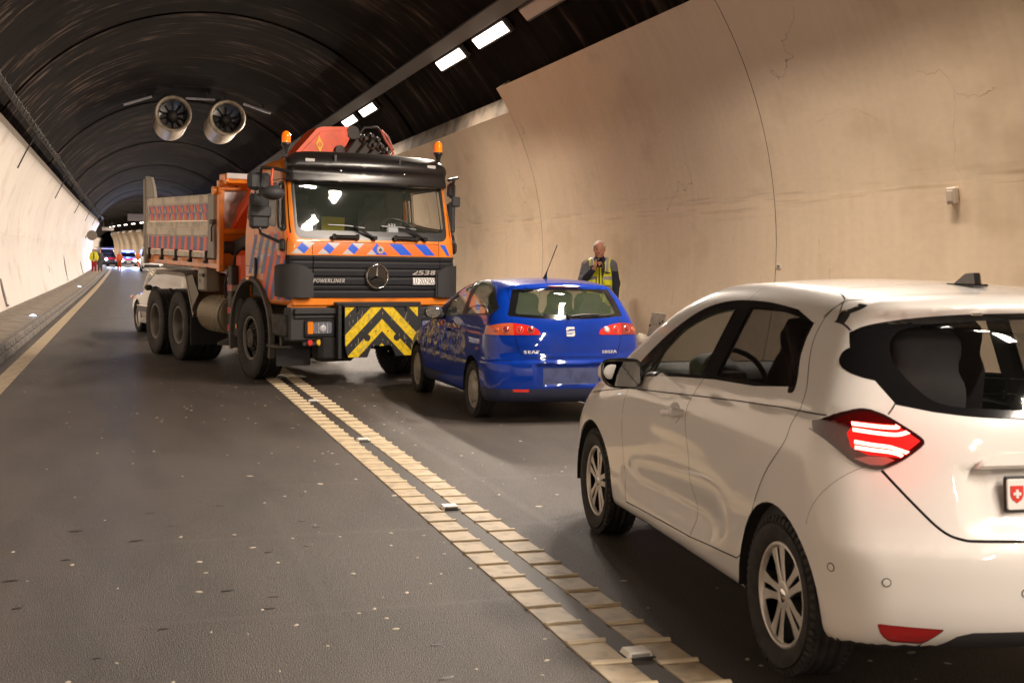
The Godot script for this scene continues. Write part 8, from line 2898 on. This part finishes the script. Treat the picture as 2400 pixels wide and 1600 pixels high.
	# short white hair round the sides, brows, beard shadow
	var ha := Blob.new()
	ha.bone(Vector3(0, 0.045, -0.035), Vector3(0, 0.048, -0.015), 0.088, 0.080, 0.02, Vector3(0.95, 1.0, 1.0))
	ha.bone(Vector3(-0.066, 0.05, 0.0), Vector3(-0.062, 0.06, 0.03), 0.03, 0.02, 0.03)
	ha.bone(Vector3(0.066, 0.05, 0.0), Vector3(0.062, 0.06, 0.03), 0.03, 0.02, 0.03)
	ha.bone(Vector3(0, -0.02, -0.06), Vector3(0, 0.03, -0.06), 0.055, 0.06, 0.03)
	part("hair", Buf.new().add(ha.build(0.010), hx), hair, o)
	var brow := Buf.new()
	var eye := Buf.new()
	for g in [-1.0, 1.0]:
		brow.add(Blob.new().bone(Vector3(g * 0.016, 0.030, 0.098), Vector3(g * 0.048, 0.031, 0.085), 0.006, 0.005, 0.004).build(0.004), hx)
		eye.add(Buf.new().ball(Vector3(g * 0.031, 0.010, 0.086), Vector3(0.013, 0.006, 0.008), 10), hx)
	part("eyebrows", brow, mat("brow_grey", lin(0.22, 0.15, 0.11), 0.8), o)
	part("eyes", eye, M["ink"], o)
	part("mouth", Buf.new().add(Blob.new().bone(Vector3(-0.024, -0.055, 0.098), Vector3(0.024, -0.055, 0.098), 0.0035, 0.0035, 0.003).build(0.003), hx), mat("lip", lin(0.20, 0.07, 0.05), 0.6), o)
	# jacket: grey shoulders and upper sleeves, navy below
	var j := Blob.new()
	j.bone(Vector3(0, 0.95, 0), Vector3(0, 1.34, 0.0), 0.155, 0.150, 0.06, Vector3(1.22, 1, 0.82))
	j.bone(Vector3(-0.15, 1.40, 0), Vector3(0.15, 1.40, 0), 0.080, 0.080, 0.06)
	j.bone(slp, el, 0.070, 0.060, 0.04)
	j.bone(el, wl + (el - wl) * 0.12, 0.060, 0.046, 0.03)
	j.bone(sr, er, 0.072, 0.064, 0.04)
	j.bone(er, wr + (er - wr) * 0.16, 0.064, 0.046, 0.03)
	j.bone(Vector3(0, 1.43, -0.01), Vector3(0, 1.50, 0.0), 0.078, 0.072, 0.03)
	# folds
	for f in [[0.25, 0.075], [0.5, 0.073], [0.78, 0.070]]:
		var c: Vector3 = sr.lerp(er, f[0])
		j.bone(c + Vector3(-0.02, 0.012, 0.03), c + Vector3(0.03, -0.012, 0.035), 0.038, 0.034, 0.02)
	var jb := j.build(0.014)
	# the grey yoke: shoulders and outer upper arms above a line
	var up := Buf.new()
	var lowp := Buf.new()
	for k in range(0, jb.v.size(), 3):
		var m := (jb.v[k] + jb.v[k + 1] + jb.v[k + 2]) / 3.0
		var isup := m.y > 1.13 + absf(m.x) * 0.1 and absf(m.x) > 0.15 and m.z < 0.16 and (m.x < 0.0 or m.y > 1.3)
		var t := up if isup else lowp
		for e in 3:
			t.v.append(jb.v[k + e]); t.n.append(jb.n[k + e])
	part("jacket", lowp, navy, o)
	part("jacket_yoke", up, grey, o)
	part("shoulder_tabs", Buf.new().box(Vector3(-0.195, 1.452, 0.055), Vector3(0.07, 0.012, 0.014), 0.003, Basis(Vector3(0, 0, 1), 0.5)).box(Vector3(-0.213, 1.425, 0.062), Vector3(0.07, 0.012, 0.014), 0.003, Basis(Vector3(0, 0, 1), 0.5)), mat("tab_gold", lin(0.5, 0.38, 0.2), 0.6), o)
	# vest with tapes, zip and pockets
	var ve := Blob.new()
	ve.bone(Vector3(0, 0.86, 0), Vector3(0, 1.34, 0.0), 0.172, 0.165, 0.06, Vector3(1.20, 1, 0.84))
	ve.bone(Vector3(-0.105, 1.42, 0), Vector3(0.105, 1.42, 0), 0.085, 0.085, 0.06)
	var vb := ve.build(0.014)
	var vest := Buf.new()
	var tp := Buf.new()
	var dark := Buf.new()
	var bands := func(p: Vector3) -> int:
		if p.z > 0.03 and absf(p.x + 0.0) < 0.008 and p.y < 1.36:
			return 2
		if p.z > 0.03 and (absf(p.x - 0.045) < 0.009 or absf(p.x + 0.05) < 0.007) and p.y < 1.22:
			return 2
		if absf(p.y - 1.20) < 0.026 and absf(p.x) > 0.055:
			return 1
		if absf(p.y - 1.055) < 0.032:
			return 1
		if absf(absf(p.x) - 0.115) < 0.022 and p.y > 1.26:
			return 1
		return 0
	# neck opening, arm holes
	for k in range(0, vb.v.size(), 3):
		var m := (vb.v[k] + vb.v[k + 1] + vb.v[k + 2]) / 3.0
		if (m.y > 1.36 and absf(m.x) < 0.055 + (m.y - 1.36) * 0.3 and m.z > -0.05) or absf(m.x) > 0.198 or m.y < 0.84:
			continue
		var w: int = bands.call(m)
		var t: Buf = [vest, tp, dark][w]
		for e in 3:
			t.v.append(vb.v[k + e]); t.n.append(vb.n[k + e])
	part("vest", vest, yel, o)
	part("vest_tape", tp.lift(0.002), tape, o)
	part_each("vest_zip", dark.lift(0.002), M["ink"], o)
	var pk := Buf.new()
	pk.box(Vector3(0.12, 1.125, 0.145), Vector3(0.105, 0.075, 0.024), 0.010, Basis(Vector3.UP, 0.35))
	pk.box(Vector3(-0.12, 1.125, 0.145), Vector3(0.10, 0.075, 0.024), 0.010, Basis(Vector3.UP, -0.35))
	part("vest_pocket", pk, yel, o)
	part("side_pouch", Blob.new().bone(Vector3(0.155, 0.97, 0.10), Vector3(0.165, 0.84, 0.11), 0.062, 0.066, 0.03, Vector3(1, 1, 0.7)).build(0.014), yel, o)
	part("pouch_tape", Buf.new().box(Vector3(0.165, 0.90, 0.152), Vector3(0.085, 0.06, 0.012), 0.004, Basis(Vector3.UP, 0.3)), tape, o)
	var arc := []
	for k in 9:
		var a := lerpf(0.1, PI + 0.2, k / 8.0)
		arc.append(Vector3(0.15 + cos(a) * 0.072, 0.965 + sin(a) * 0.072, 0.145))
	part("pouch_piping", Buf.new().tube(arc, 0.006, 6), M["ink"], o)
	part("radio_strap", Buf.new().tube([Vector3(0.03, 1.30, 0.165), Vector3(0.09, 1.285, 0.155), Vector3(0.16, 1.275, 0.12)], 0.009, 6), M["ink"], o)
	part("radio", Buf.new().box(Vector3(0.055, 1.36, 0.175), Vector3(0.05, 0.12, 0.04), 0.01).box(Vector3(0.05, 1.27, 0.172), Vector3(0.03, 0.08, 0.03), 0.01), M["ink"], o)
	part("microphone", Buf.new().box(Vector3(-0.115, 1.365, 0.13), Vector3(0.07, 0.035, 0.035), 0.01, Basis(Vector3(0, 0, 1), 0.15)), M["ink"], o)
	var tr := Blob.new()
	tr.bone(Vector3(0, 0.98, 0), Vector3(0, 0.88, 0), 0.14, 0.14, 0.05, Vector3(1.15, 1, 0.9))
	for g in [-1.0, 1.0]:
		tr.bone(Vector3(g * 0.085, 0.88, 0), Vector3(g * 0.10, 0.50, 0.02), 0.11, 0.08, 0.05)
		tr.bone(Vector3(g * 0.10, 0.50, 0.02), Vector3(g * 0.10, 0.10, -0.01), 0.08, 0.065, 0.04)
	part("trousers", tr.build(0.025), cloth, o)
	var bt := Blob.new()
	for g in [-1.0, 1.0]:
		bt.bone(Vector3(g * 0.10, 0.055, -0.04), Vector3(g * 0.115, 0.045, 0.17), 0.052, 0.045, 0.03)
	part("boots", bt.build(0.02), M["ink"], o)
	# phone in the hand, a thing of its own
	var ph := thing("phone", "black phone held up in the person's right hand", "phone")
	ph.transform = o.transform * Transform3D(Basis(Vector3.RIGHT, -0.25) * Basis(Vector3(0, 0, 1), -0.06), wr + Vector3(0.075, 0.085, 0.048))
	part("phone_case", Buf.new().box(Vector3.ZERO, Vector3(0.082, 0.152, 0.011), 0.005), M["gloss_black"], ph)
	part("phone_lens", Buf.new().box(Vector3(-0.022, 0.052, 0.007), Vector3(0.02, 0.03, 0.003), 0.001), M["trim"], ph)

func far_person(label: String, p: Vector3, turn: float, jacket: Color, legs: Color, tall: float, tape_ := false, grp := "") -> void:
	var o := thing("person", label, "person", p, turn, grp)
	o.scale = Vector3.ONE * tall / 1.76
	var b := Blob.new()
	b.bone(Vector3(0, 0.95, 0), Vector3(0, 1.38, 0), 0.12, 0.13, 0.06, Vector3(1.2, 1, 0.85))
	b.bone(Vector3(0, 1.40, 0), Vector3(0, 1.55, 0.01), 0.06, 0.06, 0.04)
	b.bone(Vector3(0, 1.60, 0.0), Vector3(0, 1.68, 0.0), 0.075, 0.085, 0.03)
	for g in [-1.0, 1.0]:
		b.bone(Vector3(g * 0.09, 0.92, 0), Vector3(g * 0.11, 0.06, 0.02), 0.08, 0.04, 0.04)
		b.bone(Vector3(g * 0.11, 0.05, 0), Vector3(g * 0.12, 0.035, 0.15), 0.045, 0.035, 0.03)
		b.bone(Vector3(g * 0.19, 1.40, 0), Vector3(g * 0.27, 1.12, 0.0), 0.05, 0.04, 0.04)
		b.bone(Vector3(g * 0.27, 1.12, 0.0), Vector3(g * 0.24, 0.84, 0.10), 0.04, 0.035, 0.03)
	part("body", b.build(0.04), M["skin"], o)
	var j := Blob.new()
	j.bone(Vector3(0, 0.92, 0), Vector3(0, 1.38, 0), 0.16, 0.165, 0.06, Vector3(1.25, 1, 0.85))
	for g in [-1.0, 1.0]:
		j.bone(Vector3(g * 0.17, 1.42, 0), Vector3(g * 0.27, 1.12, 0.0), 0.08, 0.07, 0.05)
		j.bone(Vector3(g * 0.27, 1.12, 0.0), Vector3(g * 0.245, 0.90, 0.08), 0.07, 0.055, 0.04)
	part("jacket", j.build(0.04), mat("far_jacket_" + str(get_child_count()), jacket, 0.7), o)
	var t := Blob.new()
	for g in [-1.0, 1.0]:
		t.bone(Vector3(g * 0.08, 0.92, 0), Vector3(g * 0.10, 0.50, 0.02), 0.115, 0.085, 0.05)
		t.bone(Vector3(g * 0.10, 0.50, 0.02), Vector3(g * 0.11, 0.12, 0.0), 0.085, 0.07, 0.04)
	part("trousers", t.build(0.04), mat("far_legs_" + str(get_child_count()), legs, 0.8), o)
	if tape_:
		part("jacket_front", Buf.new().box(Vector3(0, 1.2, 0.15), Vector3(0.085, 0.42, 0.03), 0.01).box(Vector3(0, 1.47, 0.05), Vector3(0.26, 0.05, 0.14), 0.02), M["ink"], o)
		part("jacket_hem", Buf.new().lathe([Vector2(0.20, 0.92), Vector2(0.205, 0.98)], 16, Transform3D(Basis.from_scale(Vector3(1.05, 1, 0.8)), Vector3.ZERO)), M["reflex_grey"], o)

# ------------------------------------------------------------------ the vehicles further down the tunnel
func far_car(nm: String, label: String, cat: String, p: Vector3, turn: float, L: float, W: float, H: float, belt: float, paint: Material, boxy: float, stripe: Material, cell := 0.09, hood := 0.27) -> Node3D:
	var o := thing(nm, label, cat, p, turn)
	var sh := Shell.new()
	var R := 0.33
	sh.u0 = -L * 0.5; sh.u1 = L * 0.5; sh.w0 = 0.15; sh.w1 = H + 0.1; sh.vmax = W * 0.5 + 0.05
	sh.cell = cell
	sh.tc = 0.06; sh.rc = 0.06; sh.fc = 0.25
	sh.k1 = 0.14; sh.kr = 0.14; sh.k2 = 0.18; sh.k3 = 0.06
	var h := W * 0.5
	sh.setup([-L * 0.5, -L * 0.1, L * 0.3, L * 0.5], [0.2, 0.5, belt, H], [[h * 0.94, h, h * 0.98, h * 0.78], [h * 0.95, h, h * 0.98, h * 0.80], [h * 0.95, h, h * 0.95, h * 0.76], [h * 0.86, h * 0.92, h * 0.82, h * 0.7]],
		[[-L * 0.5, -L * 0.42, -L * 0.1, L * (0.5 - hood - 0.14), L * (0.5 - hood), L * 0.42, L * 0.5], [H * 0.97, H * 0.985, H, H * 0.985, belt + 0.03, belt - 0.10, belt - 0.25]],
		[[-L * 0.5, L * 0.5], [0.24, 0.22]],
		[[0.2, 0.5, belt, H], [-L * 0.48, -L * 0.5, -L * 0.485, -L * (0.485 - 0.10 * (1.0 - boxy))]],
		[[0.2, 0.5, belt - 0.15, belt], [L * 0.48, L * 0.5, L * 0.48, L * 0.44]])
	var s := sh.build()
	var side := PackedVector2Array([Vector2(-L * 0.40, belt + 0.05), Vector2(-L * 0.36, H - 0.10), Vector2(L * (0.5 - hood - 0.17), H - 0.10), Vector2(L * (0.5 - hood - 0.03), belt + 0.05)])
	var c := side2(s, side)
	s = c[1]
	part("side_windows", c[0].lift(-0.01), M["gloss_black"], o)
	var ws := PackedVector2Array([Vector2(-h * 0.86, belt + 0.06), Vector2(h * 0.86, belt + 0.06), Vector2(h * 0.68, H - 0.10), Vector2(-h * 0.68, H - 0.10)])
	for v in ["front", "rear"]:
		c = knife(s, v, ws, 0.1)
		s = c[1]
		part("windscreen" if v == "front" else "rear_window", c[0].lift(-0.01), M["gloss_black"], o)
	if stripe:
		var st := Buf.new()
		for v in ["left", "right"]:
			c = knife(s, v, PackedVector2Array([Vector2(-L, belt - 0.26), Vector2(L, belt - 0.26), Vector2(L, belt - 0.06), Vector2(-L, belt - 0.06)]), 0.3)
			st.add(c[0]); s = c[1]
		c = knife(s, "front", PackedVector2Array([Vector2(-h, belt - 0.26), Vector2(h, belt - 0.26), Vector2(h, belt - 0.05), Vector2(-h, belt - 0.05)]), 0.2)
		st.add(c[0]); s = c[1]
		part("stripe", st, stripe, o)
	c = knife(s, "front", PackedVector2Array([Vector2(-h * 0.7, 0.36), Vector2(h * 0.7, 0.36), Vector2(h * 0.6, 0.62), Vector2(-h * 0.6, 0.62)]), 0.3)
	s = c[1]
	part("grille", c[0].lift(-0.02), M["plastic"], o)
	for u in [-L * 0.31, L * 0.31]:
		s = side2(s, disc(Vector2(u, R), R + 0.05, 24))[1]
		for g in [-1.0, 1.0]:
			wheel(o, Vector3(g * (h - 0.12), R, -u), R, 0.2, 0.21, g, "plain")
	part("body", s, paint, o)
	part("underbody", Buf.new().box(Vector3(0, 0.42, 0), Vector3(W * 0.86, 0.34, L * 0.94), 0.05), M["under"], o)
	return o

func head_lamp(o: Node3D, p: Vector3, e: float, r := 0.12) -> void:
	part("headlight", Buf.new().ball(p, Vector3(r * 1.2, r, 0.05), 12), M["far_head"], o)
	var l := SpotLight3D.new()
	l.name = "light"
	l.light_color = Color(0.78, 0.86, 1.0)
	l.light_energy = e
	l.light_size = 0.10
	l.spot_angle = 38.0
	l.spot_range = 60.0
	l.spot_attenuation = 2.0
	l.spot_angle_attenuation = 0.9
	l.shadow_enabled = true
	o.add_child(l)
	l.position = p + Vector3(0, 0, -0.10)
	l.rotation.x = -0.075

func build_far() -> void:
	var fp := func(s: float, x: float) -> Vector3: return at(s, x, 0.0)
	glow("far_head", Color(0.85, 0.92, 1.0), 30.0)
	var red := mat("rescue_red", lin(0.62, 0.02, 0.06), 0.4)
	var dkp := mat("car_dark", lin(0.02, 0.021, 0.024), 0.3, 0.0, 1.0)
	var whp := mat("car_white", lin(0.72, 0.70, 0.68), 0.35, 0.0, 1.0)
	var bl := glow("blue_flash", Color(0.25, 0.4, 1.0), 25.0)
	# dark rescue car half on the left
	var o := far_car("rescue_car", "dark rescue car with a white roof edge, parked by the left walkway", "car", fp.call(141.0, -1.75), PI + 0.35, 4.7, 1.9, 1.85, 1.05, dkp, 1.0, red)
	head_lamp(o, Vector3(0.62, 0.78, -2.34), 14.0)
	head_lamp(o, Vector3(-0.62, 0.78, -2.34), 14.0)
	part("roof_bar", Buf.new().box(Vector3(0, 1.90, -0.2), Vector3(1.4, 0.10, 1.6), 0.03), whp, o)
	part("roof_rack", Buf.new().box(Vector3(0, 2.05, 0.2), Vector3(1.5, 0.06, 1.6), 0.02), M["plastic"], o)
	# police car with blue lights
	o = far_car("police_car", "police car with lit headlights and red stripe facing down the tunnel", "car", fp.call(139.0, 0.55), PI + 0.04, 4.6, 1.86, 1.62, 1.0, mat("police_grey", lin(0.30, 0.31, 0.36), 0.35, 0.0, 1.0), 0.8, red)
	head_lamp(o, Vector3(-0.66, 0.72, -2.30), 60.0, 0.14)
	head_lamp(o, Vector3(0.66, 0.72, -2.30), 60.0, 0.14)
	part("light_bar", Buf.new().box(Vector3(0, 1.68, -0.1), Vector3(1.2, 0.11, 0.26), 0.03), bl, o)
	var l := OmniLight3D.new()
	l.name = "light"
	l.light_color = Color(0.18, 0.32, 1.0)
	l.light_energy = 14.0
	l.light_size = 0.2
	l.omni_range = 40.0
	l.omni_attenuation = 2.0
	l.shadow_enabled = true
	o.add_child(l)
	l.position = Vector3(0, 1.95, -0.3)
	part("number_plate", Buf.new().box(Vector3(0, 0.5, -2.30), Vector3(0.4, 0.11, 0.03), 0.005), M["plate_white"], o)
	# white van behind the truck
	o = far_car("white_van", "white van waiting behind the truck, partly hidden", "van", fp.call(116.0, 2.05), PI, 5.2, 2.0, 2.35, 1.25, whp, 1.0, null, 0.11, 0.16)
	# silver estate just behind the truck
	build_estate()
	far_person("person in yellow jacket and red trousers on the left walkway", at(98.0, -2.42, 0.204), -0.02, lin(0.72, 0.66, 0.03), lin(0.30, 0.012, 0.015), 1.80, true)
	far_person("person in dark clothes behind the yellow jacket", at(101.0, -2.05, 0.204), 0.5, lin(0.03, 0.03, 0.034), lin(0.05, 0.05, 0.055), 1.72)
	far_person("person in orange overalls walking in the middle of the road", at(119.0, -0.72, 0.0), PI - 0.2, lin(0.75, 0.13, 0.03), lin(0.70, 0.10, 0.03), 1.72)
	far_person("person in orange overalls beside the police car", at(133.0, 1.35, 0.0), PI + 0.4, lin(0.80, 0.17, 0.02), lin(0.75, 0.13, 0.02), 1.70)
	# gantry panels far off
	var pa := mat("far_panel", lin(0.16, 0.14, 0.13), 0.6)
	var k := 0
	for q in [[152.0, 2.6, 5.6, 2.3, 0.85, "wide upper"], [200.0, -0.2, 4.7, 1.9, 0.55, "left lower"], [205.0, 3.6, 4.8, 1.8, 0.55, "right lower"]]:
		o = thing("overhead_panel", "%s grey panel hanging under the vault, far down the tunnel" % q[5], "panel", at(q[0], q[1], q[2]), 0.0, "panels under the vault far away")
		part("board", Buf.new().box(Vector3.ZERO, Vector3(q[3], q[4], 0.15), 0.03), pa, o)
		part("hanger", Buf.new().box(Vector3(-q[3] * 0.35, 0.7, 0), Vector3(0.07, 0.9, 0.07)).box(Vector3(q[3] * 0.35, 0.7, 0), Vector3(0.07, 0.9, 0.07)), M["dark_metal"], o)
		k += 1

func build_estate() -> void:
	var silver := mat("estate_silver", lin(0.48, 0.44, 0.37), 0.35, 0.15, 1.0)
	var o := far_car("silver_estate", "pale estate car mostly hidden behind the truck's rear wheels", "car", Vector3(1.35, 0, -26.6), 0.2423, 4.5, 1.72, 1.46, 0.92, silver, 0.6, null, 0.05)
	# pillars between the side windows, moulding, mirror
	for u in [-0.15, 0.55, 1.0]:
		part("window_pillar", Buf.new().box(Vector3(-0.735, 1.16, -u), Vector3(0.03, 0.5, 0.07), 0.01, Basis(Vector3.RIGHT, 0.25) * Basis(Vector3(0, 0, 1), -0.25)), silver, o)
	part("side_moulding", Buf.new().box(Vector3(-0.862, 0.52, -0.25), Vector3(0.02, 0.12, 2.1), 0.008), mat("moulding_grey", lin(0.14, 0.135, 0.13), 0.6), o)
	part("moulding_trim", Buf.new().box(Vector3(-0.872, 0.585, -0.25), Vector3(0.01, 0.02, 2.1), 0.003), M["chrome"], o)
	part("sill", Buf.new().box(Vector3(-0.82, 0.27, -0.1), Vector3(0.06, 0.12, 2.1), 0.02), silver, o)
	part("door_mirror", Buf.new().box(Vector3(-0.90, 0.98, -0.25), Vector3(0.16, 0.12, 0.12), 0.04), M["plastic"], o)
	part("indicator", Buf.new().box(Vector3(-0.82, 0.74, -1.95), Vector3(0.03, 0.08, 0.16), 0.01), M["lamp_amber"], o)
